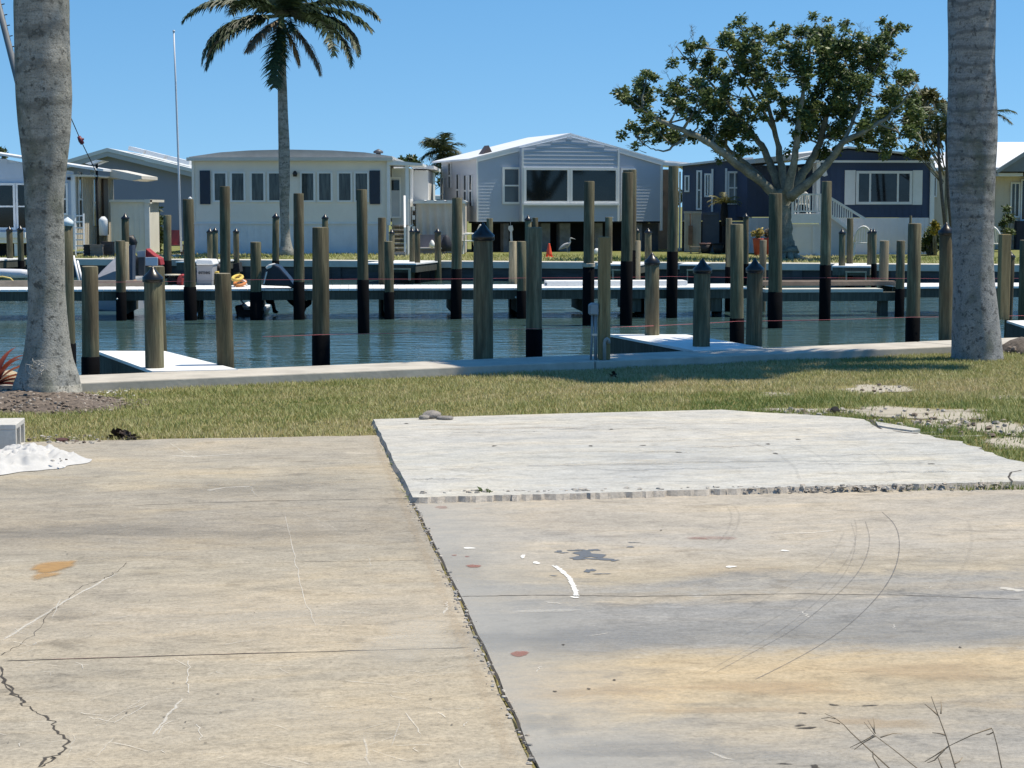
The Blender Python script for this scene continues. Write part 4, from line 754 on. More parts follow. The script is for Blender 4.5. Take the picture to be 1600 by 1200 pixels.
mb.build('treads', mWornStep, st); MB().box(0.02, 0.10, -0.05, 2.0, 0, 0.06).box(0, sw * 0.95, -0.25, -0.02, 0, 0.10).build('base', mBlock, st)
zr = fr.z(309, 637) ; MB().bar((sw - 0.05, 0.1, 0.85), (sw - 0.16, 2.0, zr + 0.03), 0.06, 0.09).bar((sw - 0.05, 0.1, 0.0), (sw - 0.05, 0.1, 0.86), 0.06).bar((sw - 0.16, 2.0, 0.5), (sw - 0.16, 2.0, zr + 0.03), 0.06).build('handrail', mTrim, st)
MB().prism([(sw * 0.95, 0), (sw * 0.95 + 0.04, 0), (sw * 0.95 + 0.04, 0.9), (sw * 0.95, 0.9)], 0.5, 2.0).build('side_panel', M('step_panel', (0.42, 0.45, 0.47), 0.8, 0.1, 3), st)
# ---------------- fabric sided shelter with bench
fs = Fr(650, 63.2, 0.0); sh = thing('storage_shelter', 'beige fabric sided storage shelter with scalloped white top between two houses', 'shelter', fs.P, 0)
mb = MB(); xs0, xs1 = fs.x(650), fs.x(727); n = 44
for i in range(n + 1):
    f = i / n; x = xs0 + (xs1 - xs0) * f; w = 0.05 * math.sin(f * 40) ; mb.v += [(x, w + 0.12 * (math.sin(f * 20) ** 2), 0.28), (x, w, fs.z(342, 690)), (x, w * 0.5, fs.z(318, 690))]
for i in range(n):
    for k in range(2): a = i * 3 + k; mb.f.append([a, a + 3, a + 4, a + 1]); mb.m.append(0); mb.sm.append(True)
mb.box(xs0, xs1, 0.2, 2.6, 0.02, fs.z(319, 690)); mb.build('curtain_wall', M('beige_canvas', (0.66, 0.60, 0.535), 0.9, 0.07, 2), sh)
zt = fs.z(318, 690); mb = MB(); mb.box(xs0 - 0.1, xs1 + 0.02, -0.12, 2.7, zt, zt + 0.06)
for i in range(5): f = xs0 + (xs1 - xs0) * (i + 0.5) / 5; mb.prism([(f - 0.22, zt + 0.06), (f - 0.1, zt + 0.11), (f + 0.1, zt + 0.11), (f + 0.22, zt + 0.06)], -0.12, 2.7)
mb.build('roof', mRoofW, sh); mb = MB()
for z_ in (0.35, 0.75, 1.1, 1.4): mb.box(fs.x(644.5), fs.x(648.5), -0.05, 0.25, z_, z_ + 0.14)
mb.box(fs.x(643.5), fs.x(644.5), -0.04, 0.0, 0.0, 1.7); mb.build('side_slats', mTrim, sh)
bn = thing('bench', 'grey box bench with a pale seat edge under the fabric sided shelter', 'bench', fs.P + Vector((fs.x(657), -0.95, 0)), 0); bw = fs.x(696) - fs.x(657)
MB().box(0, bw, 0.5, 0.58, 0.12, 0.62).box(0, bw, 0.0, 0.5, 0.0, 0.17).build('body', M('bench_grey', (0.19, 0.185, 0.21), 0.8, 0.12, 4), bn); MB().box(0.02, bw, -0.05, 0.48, 0.172, 0.22).build('seat', M('bench_seat', (0.52, 0.50, 0.53), 0.7, 0.1, 4), bn)
o = MB().lathe([(0.02, 0), (0.10, 0.03), (0.09, 0.12), (0.04, 0.22), (0.0, 0.25)], (0, 0), 10, jit=0.3).build('cushion', mTrim); o.location = fs.P + Vector((fs.x(677), -1.12, 0.221)); tag(o, 'crumpled white cloth lying on the grey box bench', 'cloth')
o = MB().lathe([(0.16, 0), (0.17, 0.2), (0.10, 0.4), (0.02, 0.48)], (0, 0), 12, jit=0.2).build('covered_grill', M('navy_cover', (0.02, 0.024, 0.04), 0.7, 0.2, 6)); o.location = fs.P + Vector((fs.x(699), -0.9, 0.1)); o.scale = (1, 1, 1.1); tag(o, 'dark navy covered grill right of the grey bench', 'grill')
# ---------------- parked white van seen in the gap behind
v = at(679, 360, 92); vn = thing('white_van', 'white van with dark windows parked far behind, seen between two houses', 'van', (v.x, 92, 0.06), 0)
MB().prism([(-1.4, 0.35), (1.4, 0.35), (1.4, 1.1), (1.1, 1.35), (0.7, 2.05), (-1.3, 2.1), (-1.4, 1.9)], 0, 1.9).build('body', M('van_white', (0.7, 0.73, 0.75), 0.3, 0.03, 2), vn, bevel=0.05)
for a, c in ((-1.2, -0.75), (-0.6, -0.05), (0.1, 0.65)): MB().box(a, c, -0.02, -0.002, 1.35, 1.85).build('side_window', mGlass, vn)
for x in (-0.85, 0.9): MB().tube([(x, -0.03, 0.34), (x, 0.2, 0.34)], 0.34, 16).build('wheel', M('tyre', (0.015, 0.015, 0.015), 0.9, 0.2, 6), vn)
# ---------------- grey blue house with bay window
fr = Fr(745.5, 65.0, R(18)); H = thing('grey_blue_house', 'grey blue house on piers with a gable roof, bay window and white trim', 'house', fr.P, fr.a)
X = lambda px, ly=0.0: fr.x(px, ly); Z = lambda py, px=890, ly=0.0: fr.z(py, px, ly)
mGB = M('grey_blue_siding', (0.45, 0.505, 0.585), 0.55, 0.05, 0.9); mGB2 = M('pale_side_siding', (0.74, 0.73, 0.74), 0.6, 0.05, 0.9)
x0, x1 = X(745.5), X(1032); zf = Z(346); zr = Z(213); xr = X(890); ze0, ze1 = Z(247, 745), Z(251, 1032); D = 4.3
def gx(z, x0=x0, x1=x1, ze0=ze0, ze1=ze1):
    a = x0 if z <= ze0 else x0 + (xr - x0) * (z - ze0) / (zr - ze0); c = x1 if z <= ze1 else x1 - (x1 - xr) * (z - ze1) / (zr - ze1); return a, c
mb = MB(); lap(mb, gx, zf, zr - 0.02, 0.0, 0.105, 0.010); mb.prism([(x0, zf), (x1, zf), (x1, ze1), (xr, zr), (x0, ze0)], 0.012, 0.1); mb.build('wall', mGB, H)
mb = MB(); mb.box(x0 + 0.0, x0 + 0.08, 0.11, D, zf, ze0 - 0.02)
n = 20
for k in range(n): a = zf + (ze0 - zf) * k / n; mb.add([(x0 - 0.012, 0.1, a), (x0 - 0.012, D, a), (x0, D, a + (ze0 - zf) / n), (x0, 0.1, a + (ze0 - zf) / n)], [(0, 1, 2, 3)])
mb.box(x1 - 0.08, x1, 0.11, D, zf, ze1 - 0.02).box(x0, x1, D - 0.1, D, zf, ze0 - 0.05); mb.build('side_wall', mGB2, H)
mb = MB(); gable_roof(mb, x0 - 0.30, xr, x1 + 0.14, ze0 - 0.02, zr + 0.11, ze1 - 0.0, -0.06, D + 0.2, 0.055); mb.build('roof', mRoofW, H)
mb = MB(); gable_roof(mb, x0 - 0.02, xr, x1 + 0.10, ze0 + 0.0, zr + 0.052, ze1 - 0.05, -0.055, -0.02, 0.13); mb.box(x1 - 0.01, x1 + 0.06, -0.05, 0.05, zf - 0.32, ze1 - 0.03).box(x0 - 0.02, x0 + 0.03, -0.03, 0.03, zf, ze0 - 0.08); mb.build('trim', mTrim, H)
by = -0.42; bx0, bx1 = X(817, by), X(966, by); bz0, bz1 = Z(346, 890, by), Z(231, 890, by); bt = Z(213.5, 890, by) + 0.02; bxr = X(889, by); zo0, zo1 = Z(318, 890, by), Z(262, 890, by)
mb = MB(); lap(mb, lambda z: (bx0, bx1), bz0, zo0, by, 0.125, 0.015); lap(mb, lambda z: (bx0, bx1) if z < bz1 else (bx0 + (bxr - bx0) * (z - bz1) / (bt - bz1), bx1 - (bx1 - bxr) * (z - bz1) / (bt - bz1)), zo1, bt - 0.02, by, 0.125, 0.015)
mb.box(bx0, bx1, by + 0.012, -0.012, bz0, zo0 - 0.001).box(bx0, bx1, by + 0.012, -0.012, zo1 + 0.001, bz1 - 0.05).prism([(bx0, bz1 - 0.049), (bx1, bz1 - 0.049), (bx1, bz1), (bxr, bt - 0.03), (bx0, bz1)], by + 0.012, -0.012).box(bx0, bx0 + 0.1, by + 0.012, -0.012, zo0, zo1).box(bx1 - 0.1, bx1, by + 0.012, -0.012, zo0, zo1); mb.build('bay', mGB, H)
gable = MB(); gable.prism([(bx0 - 0.06, bz1 + 0.02), (bxr, bt + 0.06), (bx1 + 0.06, bz1 + 0.02), (bx1 + 0.06, bz1 - 0.0), (bxr, bt + 0.03), (bx0 - 0.06, bz1 - 0.0)], by - 0.03, by - 0.017); gable.box(bx1 - 0.035, bx1 + 0.03, by - 0.03, by + 0.05, bz0 + 0.0, bz1 - 0.045).box(bx0 - 0.03, bx0 + 0.02, by - 0.03, by + 0.05, bz0, bz1 - 0.045); gable.build('bay_trim', mTrim, H)
for a, c in ((818, 889.5), (890, 965)): window(H, X(a, by) + 0.0, X(c, by) - 0.0, zo0, zo1, by, 0.085, mGlass, name='bay_window')
MB().box(bx0 - 0.02, bx1 + 0.02, by - 0.12, by - 0.06, zo0 - 0.06, zo0 - 0.002).build('window_sill', mTrim, H)
window(H, X(784.5), X(813), Z(319, 798), Z(261, 798), -0.012, 0.075, M('blind_glass', (0.10, 0.125, 0.15), 0.1, 0.1, 2), rows=1)
window(H, X(969.5), X(992), zf + 0.02, Z(263, 980), -0.012, 0.06, M('door_glass', (0.06, 0.07, 0.06), 0.2, 0.3, 2), name='door', rows=0)
# side windows
for y_, a, c in ((0.45, 0.52, 1.55), (1.1, 0.52, 1.55), (2.0, 0.55, 1.6), (3.0, 1.15, 2.0), (3.9, 0.4, 1.5)):
    mb = MB().box(x0 - 0.05, x0 - 0.014, y_, y_ + 0.07, zf + a, zf + c).box(x0 - 0.05, x0 - 0.014, y_ + 0.33, y_ + 0.39, zf + a, zf + c).box(x0 - 0.05, x0 - 0.014, y_ + 0.071, y_ + 0.329, zf + (a + c) / 2 - 0.03, zf + (a + c) / 2 + 0.03); f = mb.build('side_window', mTrim, H)
    MB().box(x0 - 0.03, x0 - 0.016, y_ + 0.06, y_ + 0.34, zf + a, zf + c).build('pane', mGlass, f)
mb = MB(); mb.box(x0 + 0.1, x1 - 0.1, 0.9, 1.0, -0.06, zf - 0.01).box(x0, x1, 0.02, 1.0, zf - 0.06, zf - 0.003); mb.build('shade_black', mDark, H)  # black panel paints the shade below the floor behind the piers
for a, c in ((789, 797), (848, 862), (877, 893.5), (932, 944), (992, 1006)): MB().box(X(a), X(c), 0.15, 0.5, -0.06, zf - 0.065).build('pier', mBlock, H)
mb = MB(); mb.box(X(1008), X(1034), 0.3, 0.6, -0.06, zf - 0.07); mb.build('rear_pier', M('dark_block', (0.10, 0.10, 0.105), 0.9, 0.2, 5), H)
rv = MB(); 
for px, pz in ((772, 229), ): rv.prism([(X(px) - 0.3, Z(246, px)), (X(px), Z(pz, px) + 0.06), (X(px) + 0.14, Z(238, px)), (X(px) + 0.14, Z(246, px))], 0.6, 1.1)
rv.build('roof_vent', M('vent_brown', (0.10, 0.08, 0.08), 0.7, 0.1, 4), H)
# white cloth hanging from the floor edge, chair, cone, bird
o = MB(); pts = [(0, 0.0), (0.13, 0.02), (0.16, -0.12), (0.12, -0.2), (0.14, -0.52), (0.17, -0.78), (0.10, -0.72), (0.04, -0.4), (0.05, -0.2), (-0.02, -0.1)]; o.prism(pts, 0, 0.05); o.tube([(0.06, 0.02, 0.0), (0.06, 0.02, 0.14)], 0.008, 5)
o = o.build('hanging_cloth', M('cloth_white', (0.74, 0.74, 0.76), 0.9, 0.1, 8), bevel=0.02); q = fr.P + fr.e * X(794) - fr.n * (-0.05); o.location = (q.x, q.y, at(797, 353, q.y).z); tag(o, 'narrow white cloth hanging below the floor of the grey blue house', 'cloth')
mPl = M('white_plastic', (0.78, 0.77, 0.72), 0.45, 0.05, 4)
def plastic_chair(loc, rz, label, arch=False):
    t = thing('plastic_chair', label, 'chair', loc, rz, 'white plastic lawn chairs'); s = 0.24
    MB().box(-s, s, -s, s, 0.40, 0.435).build('seat', mPl, t, bevel=0.01)
    for sx in (-1, 1):
        MB().bar((sx * 0.27, -0.27, 0), (sx * 0.23, -0.21, 0.42), 0.05).build('leg', mPl, t); MB().bar((sx * 0.27, 0.30, 0), (sx * 0.23, 0.2, 0.42), 0.05).build('leg', mPl, t)
        MB().tube([(sx * 0.24, -0.22, 0.42), (sx * 0.27, -0.22, 0.62), (sx * 0.27, 0.0, 0.66), (sx * 0.25, 0.24, 0.63)], 0.025, 8).build('armrest', mPl, t)
    mb = MB(); N = 12; P = [(0.25 * math.cos(a), 0.24 + 0.14 * (0.2 + 0.8 * math.sin(a)), 0.45 + 0.47 * math.sin(a)) for a in [math.pi * i / N for i in range(N + 1)]]; mb.tube(P, 0.035, 8)
    for k in (-2, -1, 0, 1, 2): x = k * 0.075; mb.bar((x, 0.25, 0.44), (x * 1.0, 0.36, 0.45 + 0.46 * math.sqrt(max(0.05, 1 - (x / 0.25) ** 2))), 0.04, 0.012)
    mb.build('backrest', mPl, t); return t
q = at(733, 392, 63.0); plastic_chair((q.x, 63.0, 0.06), R(-75), 'white plastic chair seen side on beside the piers of the grey blue house')
q = at(858, 405, 58.5); c = thing('traffic_cone', 'orange traffic cone on the grass under the bay window', 'traffic cone', (q.x, 58.5, 0.06), 0); mOr = M('cone_orange', (0.85, 0.09, 0.035), 0.55, 0.08, 4)
MB().box(-0.13, 0.13, -0.13, 0.13, 0, 0.03).build('base', mOr, c, bevel=0.008); MB().lathe([(0.105, 0.03), (0.09, 0.12), (0.03, 0.40), (0.026, 0.42)], (0, 0), 16).build('cone', mOr, c)
# wading bird: one continuous skinned body
def bird(loc, rz, label, sc=1.0):
    V = [(0, 0, 0.30), (-0.10, 0, 0.26), (-0.20, 0, 0.19), (-0.30, 0, 0.12), (0.08, 0, 0.34), (0.12, 0, 0.41), (0.10, 0, 0.48), (0.12, 0, 0.535), (0.20, 0, 0.52), (0.30, 0, 0.49), (0.0, 0.035, 0.16), (0.02, 0.035, 0.02), (0.10, 0.035, 0.008), (0.0, -0.035, 0.16), (0.02, -0.035, 0.02), (0.10, -0.035, 0.008)]
    E = [(0, 1), (1, 2), (2, 3), (0, 4), (4, 5), (5, 6), (6, 7), (7, 8), (8, 9), (0, 10), (10, 11), (11, 12), (0, 13), (13, 14), (14, 15)]; r = [0.085, 0.09, 0.06, 0.018, 0.055, 0.03, 0.026, 0.036, 0.014, 0.006, 0.011, 0.009, 0.007, 0.011, 0.009, 0.007]
    me = bpy.data.meshes.new('wading_bird'); me.from_pydata([tuple(x * sc for x in v) for v in V], E, []); o = bpy.data.objects.new('wading_bird', me); COL.objects.link(o)
    sk = o.modifiers.new('skin', 'SKIN'); 
    for i, v in enumerate(me.skin_vertices[0].data): v.radius = (r[i] * sc, r[i] * sc); v.use_root = i == 0
    su = o.modifiers.new('sub', 'SUBSURF'); su.levels = su.render_levels = 2
    me.materials.append(M('bird_feathers', (0.50, 0.50, 0.51), 0.8, 0.3, 6)); o.location = loc; o.rotation_euler = (0, 0, rz); tag(o, label, 'bird')
    w = MB()
    for sy in (-1, 1): w.add([(0.06 * sc, sy * 0.088 * sc, 0.34 * sc), (-0.05 * sc, sy * 0.10 * sc, 0.31 * sc), (-0.22 * sc, sy * 0.062 * sc, 0.16 * sc), (-0.32 * sc, sy * 0.03 * sc, 0.09 * sc), (-0.10 * sc, sy * 0.092 * sc, 0.20 * sc), (0.04 * sc, sy * 0.09 * sc, 0.26 * sc)], [(0, 1, 2, 3, 4, 5)])
    w.build('wing', M('bird_wing', (0.30, 0.31, 0.33), 0.8, 0.25, 8), o); return o
q = at(886, 393, 63.5); bird((q.x, 63.5, 0.07), R(0), 'grey and white long legged bird standing on the grass before the piers', 0.92)
# ---------------- carport between grey blue and navy houses
q = at(1036, 360, 67.0); cpn = thing('carport', 'white flat carport roof on thin posts between the grey blue and navy houses', 'carport', (q.x, 67.0, 0.06), 0)
fc = Fr(1036, 67.0, 0); xe = fc.x(1106)
mb = MB(); mb.prism([(-0.1, fc.z(253, 1036)), (xe, fc.z(258, 1105)), (xe, fc.z(263.5, 1105)), (-0.1, fc.z(258, 1036))], 0, 0.12); mb.prism([(-0.1, fc.z(250, 1036)), (xe - 0.02, fc.z(256.5, 1105)), (xe - 0.02, fc.z(260, 1105)), (-0.1, fc.z(254, 1036))], 0.121, 5.5); mb.build('roof', mRoofW, cpn)
for px in (1063, 1068): MB().box(fc.x(px) - 0.03, fc.x(px) + 0.03, 0.2, 0.26, 0, fc.z(268, px)).build('post', mTrim, cpn)
MB().box(fc.x(1026), fc.x(1064), 3.0, 3.1, 0.0, fc.z(262, 1040)).build('screen_panel', M('screen_tan', (0.40, 0.36, 0.34), 0.9, 0.1, 3), cpn)
for a, c in (((1034, 288), (1044, 272)), ((1034, 312), (1045, 297)), ((1036, 332), (1043, 322))): MB().bar((fc.x(a[0]), 2.9, fc.z(a[1], a[0])), (fc.x(c[0]), 2.9, fc.z(c[1], c[0])), 0.07).build('brace', mDark, cpn)
# ---------------- navy house
fr = Fr(1280.5, 62.0, R(4)); H = thing('navy_house', 'navy blue house with white skirting, white shutters and a porch', 'house', fr.P, fr.a); X = lambda px, ly=0.0: fr.x(px, ly); Z = lambda py, px=1365, ly=0.0: fr.z(py, px, ly)
mNv = M('navy_siding', (0.034, 0.058, 0.125), 0.55, 0.10, 1.0); mSl = M('slate_siding', (0.075, 0.10, 0.16), 0.6, 0.08, 1.0); mWs = M('white_skirting', (0.80, 0.79, 0.81), 0.7, 0.04, 2)
x0, x1 = X(1280.5), X(1453); zs, ze = Z(340), Z(252); zp = Z(231, 1325); xp = X(1322)
mb = MB(); ribs(mb, x0, x1, zs, ze - 0.03, 0.0, 0.2, 0.02, 0.01); mb.box(x0, x1, 0.061, 9, zs, ze - 0.03); mb.prism([(X(1255), ze + 0.05), (xp, zp - 0.06), (x1, ze + 0.06), (x1, ze + 0.03), (X(1255), ze + 0.03)], -0.02, 0.04); x = X(1262)
while x < x1 - 0.3: zz = min(ze + 0.05 + (zp - ze - 0.12) * (x - X(1255)) / (xp - X(1255)), ze + 0.06 + (zp - ze - 0.12) * (x1 - x) / (x1 - xp)); mb.box(x, x + 0.02, -0.03, -0.021, ze + 0.035, zz); x += 0.2
mb.build('wall', mNv, H)
mb = MB(); mb.prism([(X(1240), ze + 0.05), (xp, zp + 0.05), (X(1420), Z(239, 1420)), (x1 + 0.12, ze + 0.07), (x1 + 0.12, ze + 0.02), (X(1420), Z(242, 1420)), (xp, zp - 0.01), (X(1240), ze - 0.02)], -0.14, 9.2); mb.build('roof', mRoofW, H)
mb = MB(); mb.box(X(1262), x1 + 0.08, -0.08, -0.035, ze - 0.045, ze + 0.028).box(x1 - 0.02, x1 + 0.12, -0.06, 0.1, 0.0, ze - 0.046).box(X(1275), x0 + 0.0, -0.05, 0.06, zs, ze - 0.05); mb.build('trim', mTrim, H)
mb = MB(); ribs(mb, x0, x1 - 0.03, -0.04, zs - 0.01, -0.02, 0.22, 0.02, 0.01); mb.build('skirting', mWs, H)
window(H, X(1336.5), X(1424), Z(319.5, 1380), Z(267, 1380), -0.012, 0.085, M('window_reflect', (0.03, 0.035, 0.045), 0.05, 0.5, 0.8), cols=2, split=[0.25, 0.745])
for a, c in ((1319, 1335.5), (1425, 1440)): MB().box(X(a), X(c), -0.04, -0.011, Z(320, 1380), Z(266, 1380)).build('shutter', mTrim, H)
MB().prism([(X(1287) - 0.09, Z(274)), (X(1287), Z(276)), (X(1287) + 0.1, Z(274)), (X(1287) + 0.06, Z(268)), (X(1287) + 0.08, Z(265)), (X(1287) - 0.03, Z(265)), (X(1287) - 0.05, Z(269))], -0.05, -0.012).build('wall_ornament', mTrim, H)
# recessed porch, navy wall and slate side wing to the left
W2 = 2.2; xa, xb = X(1167, W2), X(1281, W2); z2 = Z(258, 1200, W2)
mb = MB(); ribs(mb, xa, xb, Z(339, 1200, W2), z2, W2, 0.2, 0.02, 0.01); mb.box(xa, xb, W2 + 0.061, 9, Z(339, 1200, W2), z2); mb.build('porch_wall', mNv, H)
mb = MB(); ribs(mb, xa, X(1236, W2), -0.04, Z(340, 1200, W2), W2 - 0.02, 0.24, 0.02, 0.01); mb.build('porch_skirting', mWs, H)
mb = MB(); mb.prism([(xa - 0.1, Z(250, 1170, W2)), (X(1250, W2), Z(240, 1250, W2)), (xb, Z(243, 1281, W2)), (xb, Z(247, 1281, W2)), (xa - 0.1, Z(257, 1170, W2))], 0.35, 9); mb.build('porch_roof', mRoofG, H)
d = window(H, X(1246, W2), X(1272, W2), Z(337, 1260, W2), Z(262, 1260, W2), W2 - 0.012, 0.08, mGlass, rows=0, name='door'); MB().box(X(1252, W2), X(1268, W2), W2 - 0.05, W2 - 0.03, Z(288, 1260, W2), Z(281, 1260, W2)).build('sidelight', mTrim, d)
for px in (1272.5, 1278): MB().box(X(px, 0.3) - 0.05, X(px, 0.3) + 0.05, 0.3, 0.4, Z(338, px), Z(254, px)).build('post', mTrim, H)
# slate wing
fw = Fr(1093, 66.0, R(-6)); Xs = lambda px: fw.x(px); Zs = lambda py, px=1130: fw.z(py, px)
wg = thing('slate_wing', 'slate blue side wing of the navy house with a white framed two part window', 'house wing', fw.P, fw.a)
mb = MB(); ribs(mb, Xs(1066), Xs(1168), Zs(345), Zs(258), 0.0, 0.22, 0.02, 0.008); mb.prism([(Xs(1093), Zs(258.5)), (Xs(1168), Zs(258.5)), (Xs(1168), Zs(248)), (Xs(1140), Zs(250)), (Xs(1093), Zs(257.5))], 0.0, 0.08); mb.build('wall', mSl, wg)
mb = MB(); mb.prism([(Xs(1060), Zs(257, 1070)), (Xs(1140), Zs(247.5)), (Xs(1176), Zs(246)), (Xs(1176), Zs(249.5)), (Xs(1140), Zs(251)), (Xs(1060), Zs(260, 1070))], -0.15, 6); mb.build('roof', mRoofW, wg)
window(wg, Xs(1136), Xs(1159), Zs(319.5), Zs(267.5), -0.01, 0.07, M('blind_glass2', (0.13, 0.16, 0.18), 0.1, 0.15, 3), rows=1, cols=1); window(wg, Xs(1100), Xs(1111), Zs(308), Zs(271), -0.01, 0.06, mGlass, cols=1); window(wg, Xs(1069), Xs(1077), Zs(300), Zs(274), -0.01, 0.05, mCurt); window(wg, Xs(1087.5), Xs(1096.5), Zs(328), Zs(266), -0.03, 0.06, mCurt, rows=1)
for px, a in ((1112.5, 264), (1134, 263), (1167.5, 266), (1173, 266)): MB().box(Xs(px) - 0.035, Xs(px) + 0.035, -0.09, -0.02, Zs(345 if px > 1130 else 331), Zs(a)).build('downspout', mTrim, wg)
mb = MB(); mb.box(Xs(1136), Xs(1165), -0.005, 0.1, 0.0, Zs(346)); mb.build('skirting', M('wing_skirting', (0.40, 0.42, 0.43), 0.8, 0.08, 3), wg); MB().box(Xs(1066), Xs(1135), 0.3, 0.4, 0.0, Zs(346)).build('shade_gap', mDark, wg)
o = MB(); o.box(Xs(1070), Xs(1096), -0.9, -0.86, 0.0, Zs(331)); 
for k in range(6): o.box(Xs(1070) + k * 0.095, Xs(1070) + k * 0.095 + 0.085, -0.92, -0.901, 0.03, Zs(332))
o.box(Xs(1069), Xs(1097), -0.95, -0.921, Zs(333.5), Zs(330)); o = o.build('plank_gate', M('gate_tan', (0.46, 0.42, 0.35), 0.85, 0.12, 4)); o.location = fw.P; o.rotation_euler = (0, 0, fw.a); tag(o, 'pale tan plank gate panel under the slate blue wing', 'gate')
o = MB().box(Xs(1098), Xs(1124), -0.8, -0.76, 0.0, Zs(332)).box(Xs(1098), Xs(1124), -0.82, -0.801, Zs(336), Zs(333)).build('privacy_panel', M('panel_grey', (0.085, 0.10, 0.125), 0.8, 0.1, 3)); o.location = fw.P; o.rotation_euler = (0, 0, fw.a); tag(o, 'grey privacy panel right of the pale plank gate', 'fence panel')
o = MB().bar((Xs(1079), -1.05, Zs(334)), (Xs(1079.5), -1.0, Zs(352)), 0.03).box(Xs(1076.5), Xs(1083), -1.05, -0.99, Zs(382), Zs(352)).build('garden_oar', M('oar_brown', (0.20, 0.12, 0.08), 0.8, 0.2, 6)); o.location = fw.P; o.rotation_euler = (0, 0, fw.a); tag(o, 'brown wooden paddle leaning on the pale plank gate', 'paddle')
# porch deck with railing and stairs
fp = Fr(1235, 60.6, R(4)); dk = thing('porch_deck', 'raised white porch deck with railing and stairs going down to the right', 'porch', fp.P, fp.a); Xp = lambda px: fp.x(px); Zp = lambda py, px=1265: fp.z(py, px); zd = Zp(334)
mb = MB().box(Xp(1235), Xp(1283), 0.02, 1.7, zd - 0.12, zd).box(Xp(1235), Xp(1283), -0.03, 0.018, Zp(349), zd + 0.0); mb.build('deck', mTrim, dk)
mb = MB(); mb.box(Xp(1236), Xp(1300), 0.03, 0.07, -0.04, Zp(350)).box(Xp(1236), Xp(1300), 0.0, 0.029, Zp(352.5), Zp(350)).box(Xp(1238), Xp(1242), 0.0, 0.029, 0.0, Zp(353)).box(Xp(1270), Xp(1275), 0.0, 0.029, 0.0, Zp(353)).box(Xp(1236), Xp(1300), 0.0, 0.029, -0.04, 0.05); mb.build('base_panel', M('porch_panel', (0.78, 0.75, 0.72), 0.8, 0.06, 1.5), dk)
mb = MB(); zt_ = Zp(302.5); mb.box(Xp(1238), Xp(1284), -0.03, 0.05, zt_ - 0.055, zt_).box(Xp(1238), Xp(1284), -0.01, 0.03, zd + 0.05, zd + 0.1).box(Xp(1237), Xp(1240), -0.03, 0.05, zd, zt_ - 0.056).box(Xp(1281), Xp(1284), -0.03, 0.05, zd, zt_ - 0.056); mb.build('rail', mTrim, dk)
for k in range(9): x = Xp(1243) + (Xp(1279) - Xp(1243)) * k / 8; MB().box(x - 0.018, x + 0.018, 0.0, 0.03, zd + 0.101, zt_ - 0.057).build('baluster', mTrim, dk)
a, c = (Xp(1297), 0.0, Zp(309, 1297)), (Xp(1351), -0.05, Zp(342, 1350)); MB().bar(a, c, 0.07, 0.07).build('stair_rail', mTrim, dk)
a2, c2 = (Xp(1298), 0.0, Zp(337, 1298)), (Xp(1334), -0.05, Zp(364, 1334)); MB().bar(a2, c2, 0.05, 0.09).build('stringer', mTrim, dk)
for k in range(10):
    f = k / 9; x = Xp(1299) + (Xp(1331) - Xp(1299)) * f; MB().box(x - 0.018, x + 0.018, -0.03, 0.0, a2[2] + (c2[2] - a2[2]) * (x - a2[0]) / (c2[0] - a2[0]) + 0.03, a[2] + (c[2] - a[2]) * (x - a[0]) / (c[0] - a[0]) - 0.03).build('baluster', mTrim, dk)
n = 6; mb = MB()
for k in range(n): x = Xp(1300) + (Xp(1336) - Xp(1300)) * k / n; mb.box(x, x + (Xp(1336) - Xp(1300)) / n + 0.03, 0.08, 1.1, 0.0, zd - (zd - 0.1) * (k + 0.5) / n)
mb.build('steps', M('porch_steps', (0.62, 0.61, 0.60), 0.8, 0.06, 2), dk)
MB().prism([(Xp(1284), -0.04), (Xp(1335), -0.04), (Xp(1334), Zp(365, 1334)), (Xp(1298), Zp(340, 1298)), (Xp(1284), Zp(338))], 0.031, 0.079).build('stair_skirt', M('porch_panel2', (0.60, 0.585, 0.575), 0.8, 0.06, 1.5), dk)
q = fp.P + fp.e * Xp(1262) - fp.n * 0.75; plastic_chair((q.x, q.y, zd + 0.061), R(185), 'white plastic chair standing on the porch deck behind its railing').scale = (0.72, 0.72, 0.72)
q = at(1346, 390, 59.5); plastic_chair((q.x, 59.5, 0.06), R(178), 'white plastic chair with arched back before the skirting of the navy house')
q = at(1559, 380, 58.0); plastic_chair((q.x, 58.0, 0.06), R(140), 'white plastic chair half hidden behind the right palm trunk')
# ---------------- tan house at the right
fr = Fr(1456, 70.0, R(-3)); H = thing('tan_house', 'tan house with a bright white roof right of the right palm', 'house', fr.P, fr.a); X = lambda px, ly=0.0: fr.x(px, ly); Z = lambda py, px=1570, ly=0.0: fr.z(py, px, ly)
mTn = M('tan_siding', (0.66, 0.58, 0.46), 0.75, 0.08, 1.5); mb = MB(); ribs(mb, X(1456), X(1640), 0.3, Z(262), 0.0, 0.3, 0.02, 0.012); mb.box(X(1456), X(1640), 0.061, 8, 0.0, Z(262)); mb.build('wall', mTn, H)
zE, zR = Z(262), Z(222, 1570, 4.0); xl, xm, xr_ = X(1450), X(1512, 4.0), X(1660); mb = MB(); mb.v = [(xl, -0.35, zE), (xr_, -0.35, zE), (xr_, 4.0, zR), (xm, 4.0, zR), (xl, 8.3, zE), (xr_, 8.3, zE), (xl, -0.35, zE - 0.12), (xr_, -0.35, zE - 0.12)]
for f_ in ([0, 1, 2, 3], [0, 3, 4], [3, 2, 5, 4], [6, 7, 1, 0]): mb.f.append(f_); mb.m.append(0); mb.sm.append(False)
mb.build('roof', M('bright_roof', (0.86, 0.87, 0.88), 0.5, 0.03, 1.0), H)
